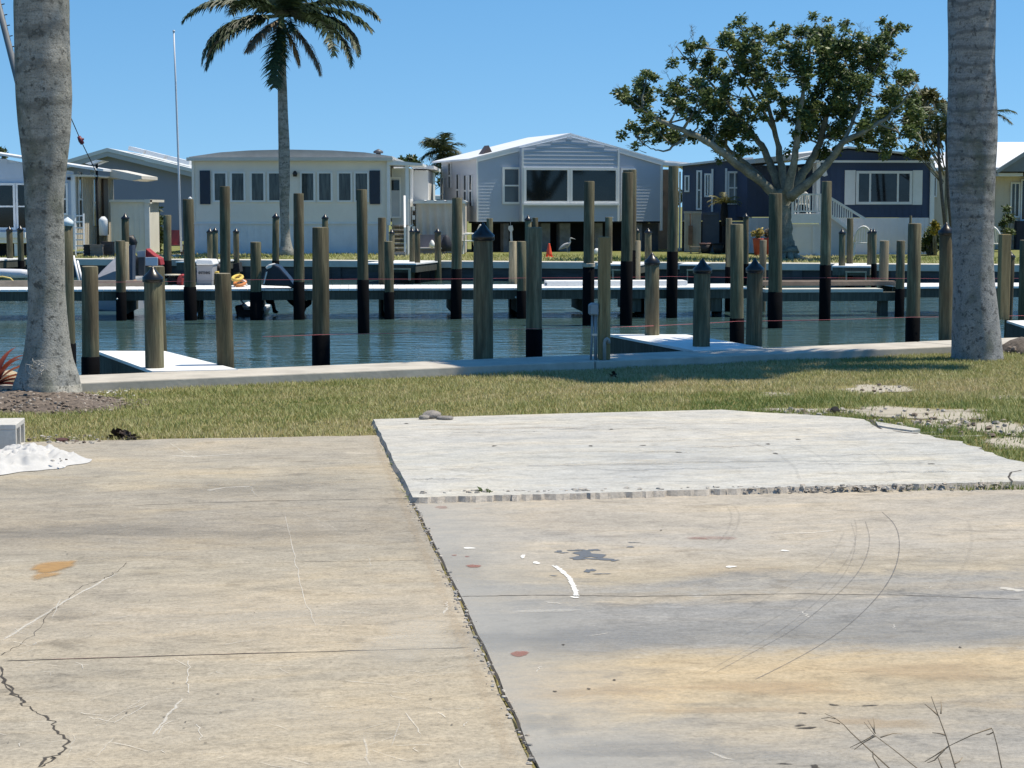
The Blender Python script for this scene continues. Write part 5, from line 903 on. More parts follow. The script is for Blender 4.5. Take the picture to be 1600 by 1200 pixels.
mb = MB(); mb.prism([(X(1556, -1.2), Z(268, 1556, -1.2)), (X(1606, -1.2), Z(236, 1604, -1.2)), (X(1660, -1.2), Z(262, 1640, -1.2)), (X(1660, -1.2), Z(268, 1640, -1.2))], -1.25, -0.32); mb.build('porch_gable', M('gable_grey', (0.22, 0.24, 0.24), 0.8, 0.1, 2), H)
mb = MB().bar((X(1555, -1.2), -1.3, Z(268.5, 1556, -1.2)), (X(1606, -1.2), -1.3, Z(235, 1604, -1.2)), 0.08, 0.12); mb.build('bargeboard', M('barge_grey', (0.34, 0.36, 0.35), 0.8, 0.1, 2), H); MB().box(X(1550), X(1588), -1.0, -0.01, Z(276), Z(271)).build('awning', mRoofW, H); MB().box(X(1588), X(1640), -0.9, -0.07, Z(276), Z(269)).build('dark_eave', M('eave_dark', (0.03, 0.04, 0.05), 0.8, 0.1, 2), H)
window(H, X(1578), X(1593), Z(340), Z(285), -0.012, 0.05, mCurt, cols=1); window(H, X(1594), X(1625), Z(345), Z(280), -0.012, 0.05, mGlass); MB().box(X(1585), X(1640), -0.5, -0.05, 0.0, Z(345)).build('porch_base', M('lattice_dark', (0.035, 0.035, 0.045), 0.9, 0.2, 3), H)
window(H, X(1456.5), X(1463), Z(308, 1460), Z(276, 1460), -0.012, 0.05, mGlass)
# ---------------- big blue building behind on the left
fr = Fr(100, 86.0, R(2)); H = thing('blue_hall', 'large slate blue gabled building behind the left houses', 'building', fr.P, fr.a); X = lambda px, ly=0.0: fr.x(px, ly); Z = lambda py, px=200, ly=0.0: fr.z(py, px, ly)
mBl = M('hall_blue', (0.22, 0.25, 0.33), 0.75, 0.05, 0.5); mb = MB(); mb.prism([(X(92), 0), (X(330), 0), (X(330), Z(276, 330)), (X(172), Z(238, 172)), (X(92), Z(259, 92))], 0, 0.2); mb.box(X(92), X(330), 0.21, 12, 0, Z(276, 330) - 0.1); mb.build('wall', mBl, H)
mb = MB(); gable_roof(mb, X(86), X(172), X(345), Z(257, 92), Z(231.5, 172), Z(274, 340), -0.45, 12.4, 0.16); mb.build('roof', M('hall_roof', (0.62, 0.65, 0.66), 0.6, 0.06, 1), H)
mb = MB(); gable_roof(mb, X(86) - 0.05, X(172), X(345), Z(257, 92) - 0.17, Z(231.5, 172) - 0.165, Z(274, 340) - 0.17, -0.42, -0.3, 0.2); mb.build('fascia', M('hall_fascia', (0.38, 0.41, 0.43), 0.7, 0.05, 1), H)
mb = MB()
for a, c in ((188, 212), (216, 245), (250, 285)): mb.bar((X(a), 3.5, Z(231 + (a - 172) * 0.25, a) + 0.18), (X(c), 3.5, Z(231 + (c - 172) * 0.25, c) + 0.18), 2.0, 0.18)
mb.build('roof_highlight', mRoofW, H)  # white bars painting bright highlights onto the right roof slope
# ---------------- left house
fr = Fr(116, 60.0, 0.0); H = thing('pale_blue_house', 'pale blue house with a big dark window and tan side wall behind the left palm', 'house', fr.P, fr.a); X = lambda px, ly=0.0: fr.x(px, ly); Z = lambda py, px=60, ly=0.0: fr.z(py, px, ly)
mPB = M('pale_blue_siding', (0.52, 0.58, 0.66), 0.7, 0.05, 1); mTs = M('tan_side', (0.52, 0.48, 0.41), 0.75, 0.08, 1.2); x0, x1 = X(-220), X(116); xr = X(-90); zr = Z(228)
ge = lambda z: (x0, x1 if z < Z(268) else x1 - (x1 - xr) * (z - Z(268)) / (zr - Z(268)))
mb = MB(); lap(mb, ge, Z(360), zr - 0.1, 0.0, 0.15, 0.012); mb.prism([(x0, 0.5), (x1, 0.5), (x1, Z(268)), (xr, zr - 0.05), (x0, zr - 0.1)], 0.012, 0.1); mb.build('wall', mPB, H)
D = 6.0; mb = MB(); mb.box(x1 - 0.1, x1, 0.11, D, 0.2, Z(272)); y = 0.3
while y < D: mb.box(x1 + 0.0005, x1 + 0.014, y, y + 0.02, 0.2, Z(272) - 0.02); y += 0.25
mb.build('side_wall', mTs, H)
mb = MB(); mb.prism([(xr, zr + 0.06), (X(152), Z(263)), (X(152), Z(266.5)), (xr, zr - 0.0)], -0.25, 3.0); mb.build('roof', mRoofW, H)
mb = MB(); mb.prism([(x1 - 0.2, Z(272)), (X(148), Z(273.5)), (X(148), Z(276)), (x1 - 0.2, Z(276))], -0.02, D); mb.prism([(X(150), Z(262)), (X(201), Z(273)), (X(201), Z(278)), (X(184), Z(281)), (X(150), Z(275))], 2.2, 5.0); mb.build('awning', M('awning_cream', (0.66, 0.63, 0.56), 0.7, 0.08, 2), H)
window(H, X(-40), X(25), Z(359), Z(286), -0.012, 0.07, mGlass, cols=1, rows=1); window(H, X(26), X(60), Z(359), Z(286), -0.012, 0.06, mGlass, rows=1); window(H, X(97), X(107), Z(336), Z(286), -0.012, 0.06, mGlass, rows=1)
MB().box(X(112), X(118), -0.03, 0.1, 0.2, Z(274)).build('corner_trim', mTrim, H); MB().box(X(108), X(112), -0.2, -0.013, Z(281), Z(277)).build('flood_light', mDark, H)
for y_, w, a, c in ((0.5, 0.45, 0.9, 2.6), (2.6, 0.4, 0.9, 2.4)):
    f = MB().box(x1 + 0.015, x1 + 0.05, y_, y_ + 0.07, a, c).box(x1 + 0.015, x1 + 0.05, y_ + w, y_ + w + 0.07, a, c).box(x1 + 0.015, x1 + 0.05, y_ + 0.071, y_ + w - 0.001, (a + c) / 2 - 0.03, (a + c) / 2 + 0.03).build('side_window', mTrim, H); MB().box(x1 + 0.016, x1 + 0.03, y_ + 0.06, y_ + w + 0.01, a, c).build('pane', mGlass, f)
MB().box(x1 + 0.015, x1 + 0.08, 4.0, 4.7, 0.6, 2.5).build('door', M('door_brown', (0.10, 0.07, 0.06), 0.6, 0.15, 4), H)
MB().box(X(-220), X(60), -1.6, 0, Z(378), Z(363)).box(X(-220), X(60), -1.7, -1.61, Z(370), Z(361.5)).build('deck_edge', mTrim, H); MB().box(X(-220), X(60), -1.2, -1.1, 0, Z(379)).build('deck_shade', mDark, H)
for px in (21, ): MB().box(X(px, -1.6), X(px + 4, -1.6), -1.6, -1.5, 0, Z(379)).build('deck_post', mTrim, H)
# roof-top box and little slab canopy on a post
pr = thing('slab_canopy', 'white flat canopy panel tilted on a thin dark post beside the pale blue house', 'canopy', at(153, 360, 60.5).xy.to_3d() + Vector((0, 0, 0.06)), 0); fq = Fr(153, 60.5, 0)
MB().prism([(fq.x(139.5), fq.z(256, 140)), (fq.x(157), fq.z(250.3, 157)), (fq.x(167), fq.z(251.5, 166)), (fq.x(148), fq.z(258, 148))], -0.5, 0.5).build('panel', mRoofW, pr); MB().tube([(0, 0, 0), (0, 0, fq.z(255))], 0.04, 8).build('post', mDark, pr); MB().box(fq.x(138.5), fq.x(145.5), 0.3, 0.6, fq.z(274, 142), fq.z(262, 142)).build('white_box', mTrim, pr)
# white ladder leaning on the side wall
q = at(124, 392, 59.6); ld = thing('ladder', 'white ladder leaning on the corner of the pale blue house', 'ladder', (q.x, 59.6, 0.06), 0); zt_ = at(124, 334, 59.6).z - 0.06; mb = MB()
for sx in (-0.16, 0.1): MB().bar((sx + 0.05, 0, 0), (sx, 0.25, zt_), 0.05).build('rail', mTrim, ld)
for k in range(7): z_ = 0.12 + (zt_ - 0.2) * k / 6; f = z_ / zt_; mb.box(-0.11 - 0.05 * f, 0.15 - 0.05 * f, 0.25 * f - 0.02, 0.25 * f + 0.02, z_, z_ + 0.04)
mb.build('rungs', mTrim, ld)
# shed
fr = Fr(173, 62.5, 0.0); H = thing('white_shed', 'white ribbed garden shed with an overhanging lid roof before the blue hall', 'shed', fr.P, 0); X = lambda px, ly=0.0: fr.x(px, ly); Z = lambda py, px=205, ly=0.0: fr.z(py, px, ly)
mb = MB(); ribs(mb, X(173), X(229), 0.0, Z(316), 0.0, 0.16, 0.03, 0.014); mb.box(X(173), X(229), 0.061, 2.2, 0.0, Z(316)); mb.build('wall', M('shed_white', (0.78, 0.775, 0.71), 0.7, 0.06, 1.5), H)
MB().box(X(226), X(233.5), -0.04, 0.1, 0.0, Z(317)).build('corner_post', mTrim, H); mb = MB().box(X(172), X(236), -0.12, 2.4, Z(316) + 0.002, Z(312)); mb.box(X(227), X(236), -0.14, 0.2, Z(318), Z(312) + 0.01); mb.build('roof', M('shed_roof', (0.76, 0.74, 0.66), 0.6, 0.05, 2), H)
# ================================================================== trees and plants
def trunk_mat(name, base, dark, light, ring=22.0, ringy=0.5, moss=(0.10, 0.115, 0.075)):
    b = NB(name); p = b.pos(True); sx = b.new('ShaderNodeSeparateXYZ'); b.link(p, sx.inputs[0])
    d = b.noise(b.map(p, (3, 3, 2.2)), 1.0, 5, 0.6); q = b.noise(p, 10, 5, 0.65); s = b.noise(b.map(p, (6, 6, 40)), 1.0, 4, 0.6, 0.3); f = b.noise(p, 70, 4, 0.7)
    w = b.math('SINE', b.math('ADD', b.math('MULTIPLY', sx.outputs[2], ring), b.math('MULTIPLY', d, 9.0)))
    up = b.ramp(b.math('DIVIDE', sx.outputs[2], 3.2, True), [(0.25, 0.0), (0.55, 1.0)])
    col = b.mix(b.ramp(q, [(0.35, 0.0), (0.68, 1.0)]), dark, light); col = b.mix(0.45, col, base)
    col = b.mix(b.math('MULTIPLY', b.math('MULTIPLY', b.ramp(w, [(0.55, 0.0), (0.95, 1.0)]), up), ringy), col, tuple(c * 0.45 for c in dark))
    col = b.mix(b.math('MULTIPLY', b.ramp(s, [(0.5, 0.0), (0.7, 0.6)]), up), col, tuple(c * 0.6 for c in dark))
    col = b.mix(b.ramp(b.noise(b.map(p, (1.6, 1.6, 1.0), loc=(3, 1, 2)), 2.3, 5, 0.62), [(0.52, 0.0), (0.70, 0.7)]), col, moss)
    col = b.mix(b.ramp(b.noise(p, 16, 4, 0.7), [(0.55, 0.0), (0.64, 0.9)]), col, tuple(c * 0.38 for c in dark))
    col = b.mix(b.ramp(f, [(0.3, 0.75), (0.52, 0.0)]), col, tuple(c * 0.5 for c in dark))
    b.bump(b.math('ADD', b.math('ADD', f, b.math('MULTIPLY', q, 0.8)), b.math('MULTIPLY', b.math('MULTIPLY', w, up), 0.35)), 0.6, 0.014)
    return b.out(col, 0.9, 0.2)
mRoyal = trunk_mat('royal_palm_bark', (0.36, 0.355, 0.325), (0.235, 0.235, 0.21), (0.47, 0.455, 0.405)); mRoyal2 = trunk_mat('royal_palm_bark_ringed', (0.34, 0.34, 0.335), (0.225, 0.23, 0.23), (0.43, 0.425, 0.405), 40.0, 0.55)
mShaft = M('green_crownshaft', (0.10, 0.15, 0.05), 0.5, 0.15, 4, (1, 1, 0.2)); mFrond = leaf_mat('palm_frond', (0.018, 0.032, 0.013), (0.07, 0.105, 0.04), 0.5, 0.15); mDeadF = leaf_mat('dead_frond', (0.16, 0.12, 0.08), (0.32, 0.26, 0.18), 0.8, 0.1)
def palm(name, label, Y, rows, ztop, rtop, zcrown, mat_, fronds, leaf, wid, group=None, n=56, dead=(), base_z=0.0, flare=0.0):
    """rows: (photo y, left x, right x) down the trunk"""
    b0 = at((rows[0][1] + rows[0][2]) / 2, rows[0][0], Y); t = thing(name, label, 'palm tree', (b0.x, Y, base_z), 0, group)
    pts, rad = [], []
    for y, a, c in rows: p = at((a + c) / 2, y, Y); pts.append((p.x - b0.x, 0, p.z - base_z)); rad.append((c - a) / 2 * Y / F)
    pts.sort(key=lambda q: q[2]) if rows[0][0] < rows[-1][0] else None
    # refine
    P, Rr = [], []
    for i in range(len(pts) - 1):
        for k in range(5):
            f = k / 5; P.append(tuple(pts[i][j] + (pts[i + 1][j] - pts[i][j]) * f for j in range(3))); Rr.append(rad[i] + (rad[i + 1] - rad[i]) * f)
    P.append(pts[-1]); Rr.append(rad[-1]); x = pts[-1][0]
    if ztop > pts[-1][2]:
        for k in range(1, 9): f = k / 8; P.append((x, 0, pts[-1][2] + (ztop - pts[-1][2]) * f)); Rr.append(rad[-1] + (rtop - rad[-1]) * f)
    P.insert(0, (P[0][0], 0, P[0][2] - 0.3)); Rr.insert(0, Rr[0] * 1.05)
    for i in range(2):      # soften the corners between measured rows
        Rr = [Rr[0]] + [(Rr[j - 1] + 2 * Rr[j] + Rr[j + 1]) / 4 for j in range(1, len(Rr) - 1)] + [Rr[-1]]
    mb = MB(); mb.tube(P, Rr, 40); o = mb.build('trunk', mat_, t)
    co = np.array([v.co[:] for v in o.data.vertices]); ang = np.arctan2(co[:, 1], co[:, 0] - np.interp(co[:, 2], [q[2] for q in P], [q[0] for q in P])); rr = np.interp(co[:, 2], [q[2] for q in P], Rr)
    lowz = np.clip(1 - co[:, 2] / 0.9, 0, 1) ** 2
    k = 1 + 0.012 * np.sin(3 * ang + co[:, 2] * 1.3) + 0.009 * np.sin(7 * ang - co[:, 2] * 2.1 + 1) + lowz * flare * (0.06 * np.sin(9 * ang + 0.5) + 0.05 * np.sin(5 * ang + 2)); cx = np.interp(co[:, 2], [q[2] for q in P], [q[0] for q in P])
    co[:, 0] = cx + (co[:, 0] - cx) * k; co[:, 1] *= k; o.data.vertices.foreach_set('co', co.astype(np.float32).ravel()); o.data.update()
    z0 = P[-1][2]; MB().tube([(x, 0, z0 - 0.02), (x, 0, z0 + (zcrown - z0) * 0.4), (x, 0, zcrown), (x, 0, zcrown + 0.25)], [Rr[-1] * 1.02, Rr[-1] * 1.12, Rr[-1] * 0.7, 0.02], 24).build('crownshaft', mShaft, t)
    L = [frond((x + 0.05 * math.cos(R(a)), 0.05 * math.sin(R(a)), zcrown - 0.05), R(a), R(e), l, R(d), n, leaf, 0.58, wid, 3) for a, e, l, d in fronds]; v, f, tt = merge(L); np_mesh('crown', v, f, mFrond, tt, t)
    if dead: v, f, tt = merge([frond((x, 0, zcrown - 0.1), R(a), R(e), l, R(d), n, leaf * 0.8, 0.8, wid * 0.7) for a, e, l, d in dead]); np_mesh('dead_frond', v, f, mDeadF, tt, t)
    return t
big = [(a, e, random.uniform(3.0, 3.5), d) for a, e, d in [(0, 25, 70), (28, 40, 80), (55, 15, 70), (85, 35, 75), (112, 20, 80), (140, 45, 70), (170, 20, 70), (198, 35, 80), (225, 15, 75), (255, 40, 75), (282, 20, 70), (310, 35, 80), (335, 10, 70), (40, 65, 60), (160, 65, 60), (270, 68, 60)]]
palm('royal_palm', 'massive grey royal palm trunk standing in brown mulch at the left', 15.75, [(601, 24, 123), (590, 27, 121), (575, 31, 117), (560, 36, 112), (540, 39, 108.5), (500, 43, 104.5), (455, 44, 101), (420, 43, 100.5), (380, 42, 100), (340, 40, 99), (310, 39, 99.5), (285, 38.5, 101), (250, 36, 105), (215, 32, 109), (190, 29.5, 110.5), (150, 26.5, 112), (100, 25, 109.5), (50, 24, 107.5), (0, 22.5, 107.5)], 7.2, 0.17, 8.4, mRoyal, big, 0.75, 0.028, base_z=0.0, flare=1.0)
palm('royal_palm', 'massive grey ringed royal palm trunk on the lawn at the right', 20.35, [(559, 1487.5, 1567), (540, 1488, 1565), (520, 1488, 1563), (480, 1489, 1558.5), (440, 1490, 1553.5), (400, 1489, 1551), (350, 1487, 1552), (300, 1484, 1553), (260, 1482, 1554.5), (230, 1480.5, 1556.5), (190, 1480, 1557.5), (150, 1482, 1556), (100, 1483, 1554), (50, 1483, 1555), (0, 1482, 1555.5)], 7.1, 0.2, 8.3, mRoyal2, [(a + 14, e, l * (0.66 if 190 < (a + 14) % 360 < 345 else 0.98), d) for a, e, l, d in big], 0.85, 0.07, n=80, base_z=0.0, flare=0.25)
palm('royal_palm', 'tall slender royal palm before the white house across the canal', 59.5, [(391, 435.5, 458.5), (385, 437.5, 456.5), (372, 438.5, 453.5), (350, 438, 452), (320, 437, 451.5), (290, 436, 453), (260, 435.5, 453), (225, 435, 452.5), (180, 434.5, 450), (140, 434, 448.5), (112, 434, 447)], at(440, 88, 59.5).z, 6.2 * 59.5 / F, at(438, 26, 59.5).z, mRoyal,
     [(188, 28, 3.2, 80), (205, -8, 3.1, 70), (172, 5, 2.9, 85), (262, -55, 2.4, 35), (338, 0, 3.1, 85), (318, 8, 3.0, 95), (8, 30, 3.2, 78), (352, 18, 3.0, 70), (100, -10, 2.5, 60), (70, 30, 2.6, 60), (120, 42, 2.6, 60), (160, 52, 2.8, 65), (22, 50, 2.8, 65), (240, 26, 2.6, 75), (296, 42, 2.6, 70), (95, 72, 2.2, 40), (285, 15, 2.5, 80), (197, 2, 3.1, 85), (343, 8, 3.1, 88), (0, 12, 2.9, 92)], 0.60, 0.05, n=96, dead=[(222, -28, 1.7, 30), (345, -38, 2.2, 40), (20, -60, 1.5, 20)], base_z=0.06)
# mulch, rock and coloured plant at the left palm
mMul = [M('mulch_brown', (0.29, 0.225, 0.175), 0.95, 0.3, 20), M('mulch_grey', (0.42, 0.36, 0.30), 0.95, 0.3, 20), M('mulch_dark', (0.09, 0.07, 0.055), 0.95, 0.3, 20)]
b0 = at(72, 600, 15.75); mb = MB(); prof = [(0.95, -0.03), (0.8, 0.02), (0.6, 0.06), (0.42, 0.10), (0.25, 0.13), (0.0, 0.15)]; mb.lathe(prof, (0, 0), 40, 0, True, 0.08); o = mb.build('mulch_mound', M('mulch_bed', (0.22, 0.175, 0.14), 0.95, 0.4, 24, bump=1.0)); o.location = (b0.x - 0.08, 15.62, -0.02); o.scale = (1.0, 0.8, 1); tag(o, kind='structure', label='low mound of mulch round the left palm', cat='mulch')
sp2 = []
for _ in range(1500):
    a, r_ = random.uniform(0, 6.3), 0.95 * math.sqrt(random.random()); zz = np.interp(r_, [0, 0.25, 0.42, 0.6, 0.8, 0.95], [0.15, 0.13, 0.10, 0.06, 0.02, -0.01]) - 0.025; sp2.append((Vector((b0.x - 0.08 + r_ * math.cos(a), 15.62 + r_ * 0.8 * math.sin(a), max(zz, -0.005))), random.uniform(0.006, 0.024)))
rubble('mulch_chips', sp2, mMul)
sp2 = [(gnd(random.gauss(165, 26), random.gauss(613, 4), 0) + Vector((0, 0, 0)), random.uniform(0.006, 0.02)) for _ in range(60)]; rubble('shell_grit', sp2, [M('shell_white', (0.7, 0.68, 0.62), 0.8, 0.1, 20), gm[2]])
def rock(loc, s, label, mt, seed=0, flat=0.6):
    bm = bmesh.new(); bmesh.ops.create_icosphere(bm, subdivisions=3, radius=1.0); r_ = np.random.default_rng(seed); D = rand_unit(7); A = r_.uniform(0.7, 1.0, 7)
    for v in bm.verts:
        d = v.co.normalized(); k = min(A[i] / max(0.15, float(d.x * D[i][0] + d.y * D[i][1] + d.z * D[i][2])) for i in range(7)); k = min(k, 1.05) * (1 + 0.03 * math.sin(9 * d.x + seed) * math.sin(11 * d.y)); v.co = Vector((d.x * k * s, d.y * k * s * 0.85, d.z * k * s * flat))
    me = bpy.data.meshes.new('rock'); bm.to_mesh(me); bm.free(); me.materials.append(mt); o = bpy.data.objects.new('rock', me); COL.objects.link(o); o.location = loc; o.rotation_euler = (0, 0, seed * 1.7); return tag(o, label, 'rock')
mLime = M('limestone', (0.55, 0.45, 0.30), 0.9, 0.25, 12, bump=0.8); q = gnd(8, 612, 0); rock((q.x, q.y + 0.1, 0.07), 0.14, 'yellowish limestone rock at the left palm under the red leaves', mLime, 3, 0.75)
q = gnd(-25, 610, 0); rock((q.x, q.y, 0.05), 0.12, 'limestone rock cut off by the left edge of the view', mLime, 5, 0.7)
mTi = leaf_mat('red_leaf', (0.09, 0.012, 0.022), (0.42, 0.12, 0.05), 0.45, 0.3); tp = thing('ti_plant', 'red and orange leaved plant beside the left palm', 'plant', gnd(-6, 618, 0), 0)
V, Fq, T = [], [], []
for az, el, L, w, t_ in [(60, 80, .42, .03, .35), (40, 70, .40, .032, .3), (10, 55, .40, .03, .75), (-5, 40, .38, .026, .85), (15, 30, .34, .024, .25), (-20, 20, .32, .024, .2), (100, 75, .42, .03, .3), (140, 60, .4, .03, .2), (180, 50, .4, .03, .4), (220, 45, .38, .03, .3), (300, 55, .36, .03, .25), (340, 68, .40, .03, .55), (260, 70, .4, .03, .4), (25, 12, .33, .022, .1), (75, 55, .36, .03, .2)]:
    p = np.array([0, 0, 0.08]); e = R(el); a = R(az); sd_ = np.array([-math.sin(a), math.cos(a), 0]); n = 8; o = len(V)
    for i in range(n + 1):
        f = i / n; ww = w * math.sin(math.pi * (0.12 + 0.88 * f) ** 0.9) + 0.002; V += [p - sd_ * ww + np.array([0, 0, ww * .6]), p, p + sd_ * ww + np.array([0, 0, ww * .6])]; T += [t_ * 0.8, t_, min(1, t_ * 1.2)]
        p = p + L / n * np.array([math.cos(e) * math.cos(a), math.cos(e) * math.sin(a), math.sin(e)]); e -= R(8)
    for i in range(n):
        for k in (0, 1): b_ = o + i * 3 + k; Fq.append((b_, b_ + 1, b_ + 4, b_ + 3))
np_mesh('leaves', V, Fq, mTi, T, tp); MB().tube([(0, 0, -0.05), (0, 0, 0.12)], 0.02, 8).build('stem', mMul[0], tp)
mb = MB()
for k in range(14): a = random.uniform(-0.12, 0.12); p0 = Vector((random.uniform(-.07, .07), 0, random.uniform(0.0, 0.1))); mb.tube([p0, p0 + Vector((random.uniform(-.05, .05), -.02, random.uniform(-.02, .05))), p0 + Vector((random.uniform(-.1, .1), -.01, random.uniform(-.06, .06)))], 0.0025, 5)
o = mb.build('dry_twigs', M('twig_pale', (0.5, 0.48, 0.44), 0.9, 0.15, 10)); q = at(56, 585, 15.4); o.location = q; tag(o, 'tangle of dry pale twigs at the foot of the left palm', 'twigs')
# ---------------- spreading tree
TY = 56.0; tpx = TY / F; base = at(1227, 392, TY); tr = thing('spreading_tree', 'spreading grey limbed tree with dark leathery leaves before the navy house', 'tree', (base.x, TY, 0.06), 0)
def tp3(x, y, d): p = at(x, y, TY + d); return Vector((p.x - base.x, d, p.z - 0.06))
limbs = [[(1229, 398, 0, 20), (1227, 390, 0, 16), (1224, 372, 0, 14.5), (1223, 345, 0, 13.5), (1222, 322, 0, 14), (1223, 300, 0, 14)],
 [(1219, 310, 0, 11), (1196, 289, -.2, 8.5), (1160, 262, -.5, 7.5), (1130, 240, -.8, 6.5), (1090, 213, -1, 5.5), (1060, 200, -1.2, 4.5), (1030, 188, -1.3, 3), (1003, 170, -1.3, 1.5)], [(1080, 209, -1.05, 2.6), (1062, 222, -1.2, 2.2), (1042, 236, -1.2, 1.7), (1025, 235, -1.2, 1.1), (1008, 226, -1.2, .7)],
 [(1212, 308, .2, 8), (1190, 280, .7, 6.5), (1165, 255, 1.0, 5), (1140, 236, 1.3, 4), (1115, 205, 1.5, 3), (1090, 180, 1.5, 2)],
 [(1222, 305, .3, 9), (1206, 264, .6, 7.5), (1189, 226, .9, 6), (1172, 205, 1, 4.5), (1150, 180, 1.2, 3.2), (1120, 140, 1.3, 2.4), (1085, 105, 1.3, 1.5), (1056, 72, 1.2, .8)], [(1227, 303, 0, 8), (1222, 260, .3, 6.5), (1214, 222, .6, 5), (1204, 180, .8, 4), (1195, 130, 1, 2.6), (1178, 95, 1.2, 1.6), (1162, 50, 1.2, .8)], [(1210, 205, .65, 3.4), (1185, 160, .4, 2.6), (1160, 125, .2, 1.8), (1135, 80, .1, 1)],
 [(1230, 303, -.3, 9), (1240, 258, -.6, 7), (1246, 212, -.8, 5.2), (1252, 160, -.8, 4), (1262, 110, -.9, 2.6), (1268, 55, -.8, 1.2)], [(1235, 303, .2, 10), (1262, 260, .4, 7.5), (1280, 225, .5, 6), (1292, 180, .5, 4.5), (1310, 130, .5, 3.2), (1325, 85, .5, 1.8), (1337, 45, .4, .9)],
 [(1234, 308, -.4, 10), (1270, 281, -.8, 7.5), (1297, 250, -1, 6.5), (1317, 223, -1.2, 5.5), (1347, 207, -1.3, 4.5), (1382, 187, -1.2, 3.2), (1410, 160, -1.1, 2), (1432, 132, -1, 1.1)], [(1317, 223, -1.2, 3.5), (1337, 180, -.9, 3), (1357, 130, -.6, 2.2), (1377, 90, -.5, 1.5), (1393, 50, -.4, .8)], [(1290, 190, .5, 3), (1270, 150, .9, 2.2), (1245, 115, 1.1, 1.4), (1240, 80, 1.1, .8)], [(1370, 193, -1.2, 2.4), (1400, 205, -1.0, 1.8), (1428, 220, -.9, 1.1), (1445, 232, -.8, .7)]]
mb = MB(); LP = []
for lb in limbs:
    P, Rr = [], []
    for i in range(len(lb) - 1):
        for k in range(4): f = k / 4; q = [lb[i][j] + (lb[i + 1][j] - lb[i][j]) * f for j in range(4)]; P.append(tp3(*q[:3]) + (Vector((random.gauss(0, .012), random.gauss(0, .02), random.gauss(0, .012))) if len(P) else Vector())); Rr.append(q[3] * tpx * (1.0 if lb is limbs[0] else .86) * random.uniform(.92, 1.08))
    P.append(tp3(*lb[-1][:3])); Rr.append(lb[-1][3] * tpx); mb.tube(P, Rr, 12); LP += [(p, r_) for p, r_ in zip(P, Rr)]
for az, l in ((20, .9), (-25, .8), (-70, .5), (160, .6), (200, .7), (250, .5)): a = R(az); mb.tube([(0.12 * math.cos(a), .12 * math.sin(a), .28), (.35 * math.cos(a), .35 * math.sin(a), .06), (l * math.cos(a), l * math.sin(a), -.03)], [.13, .09, .03], 8)   # root flare
clumps = [(985,160,18),(1010,125,14),(1005,200,16),(1030,207,13),(1000,150,18),(1055,212,15),(1040,150,13),(1075,140,18),(1095,135,18),(1090,90,13),(1080,70,11),(1105,100,15),(1120,110,14),(1060,165,15),(1120,160,22),(1090,175,20),(1150,190,24),(1110,215,15),(1135,220,18),(1150,150,20),(1165,120,17),(1160,105,13),(1140,60,15),(1165,50,15),(1160,75,13),(1195,70,13),(1180,60,13),(1190,140,18),(1185,170,17),(1200,110,13),(1215,150,15),(1160,235,13),(1240,90,15),(1250,55,13),(1265,65,17),(1285,50,15),(1300,60,18),(1290,90,22),(1320,80,18),(1335,60,11),(1270,110,20),(1300,130,24),(1260,150,20),(1330,110,20),(1350,90,17),(1370,70,15),(1385,55,13),(1390,45,11),(1385,80,13),(1360,120,20),(1340,150,24),(1290,170,24),(1310,200,22),(1350,190,24),(1380,150,20),(1385,190,22),(1400,215,20),(1370,215,18),(1270,190,17),(1255,215,17),(1285,215,15),(1330,215,15),(1400,120,14),(1405,150,16),(1420,190,16),(1240,120,13),(1230,175,12),(1020,180,12),(970,150,9),(1120,190,16),(1170,210,14),(1135,135,12),(1215,95,9),(1320,170,18),(1000,215,9)]
for _ in range(18):
    p1_ = random.choice(clumps[:74]); p2_ = min((q for q in random.sample(clumps[:74], 9) if q != p1_), key=lambda q: math.hypot(q[0] - p1_[0], q[1] - p1_[1])); clumps.append(((p1_[0] + p2_[0]) / 2, (p1_[1] + p2_[1]) / 2, 13))
cen, rad = [], []; tw = MB()
for x, y, r_ in clumps:
    d = random.uniform(-1.6, 1.6); c = tp3(x, y, d); near = min(LP, key=lambda q: (q[0] - c).length + max(0, q[0].z - c.z) * 0.8); mid = near[0].lerp(c, .5) + Vector((random.gauss(0, .08), random.gauss(0, .08), random.gauss(-.03, .08)))
    mb.tube([near[0], mid, c], [min(near[1] * .7, .05), .028, .010], 6)
    k = random.choice((6, 7, 8))
    for j in range(k): rr_ = r_ * tpx; o_ = Vector((random.gauss(0, .85), random.gauss(0, .85), random.gauss(0, .7))) * rr_; cc = c + o_; cen.append(cc[:]); rad.append(rr_ * random.uniform(.35, .7)); mb.tube([mid.lerp(c, .6), cc], [.014, .006], 4)
def twig(p, d, l, r_, n):
    q = p + d * l; mb.tube([p, p.lerp(q, .5) + Vector((random.gauss(0, .03), random.gauss(0, .03), 0)), q], [r_, r_ * .8, r_ * .5], 4)
    if n: [twig(q, (d + Vector((random.gauss(0, .5), random.gauss(0, .5), random.gauss(.1, .4)))).normalized(), l * random.uniform(.55, .85), r_ * .65, n - 1) for _ in range(random.choice((2, 2, 3)))]
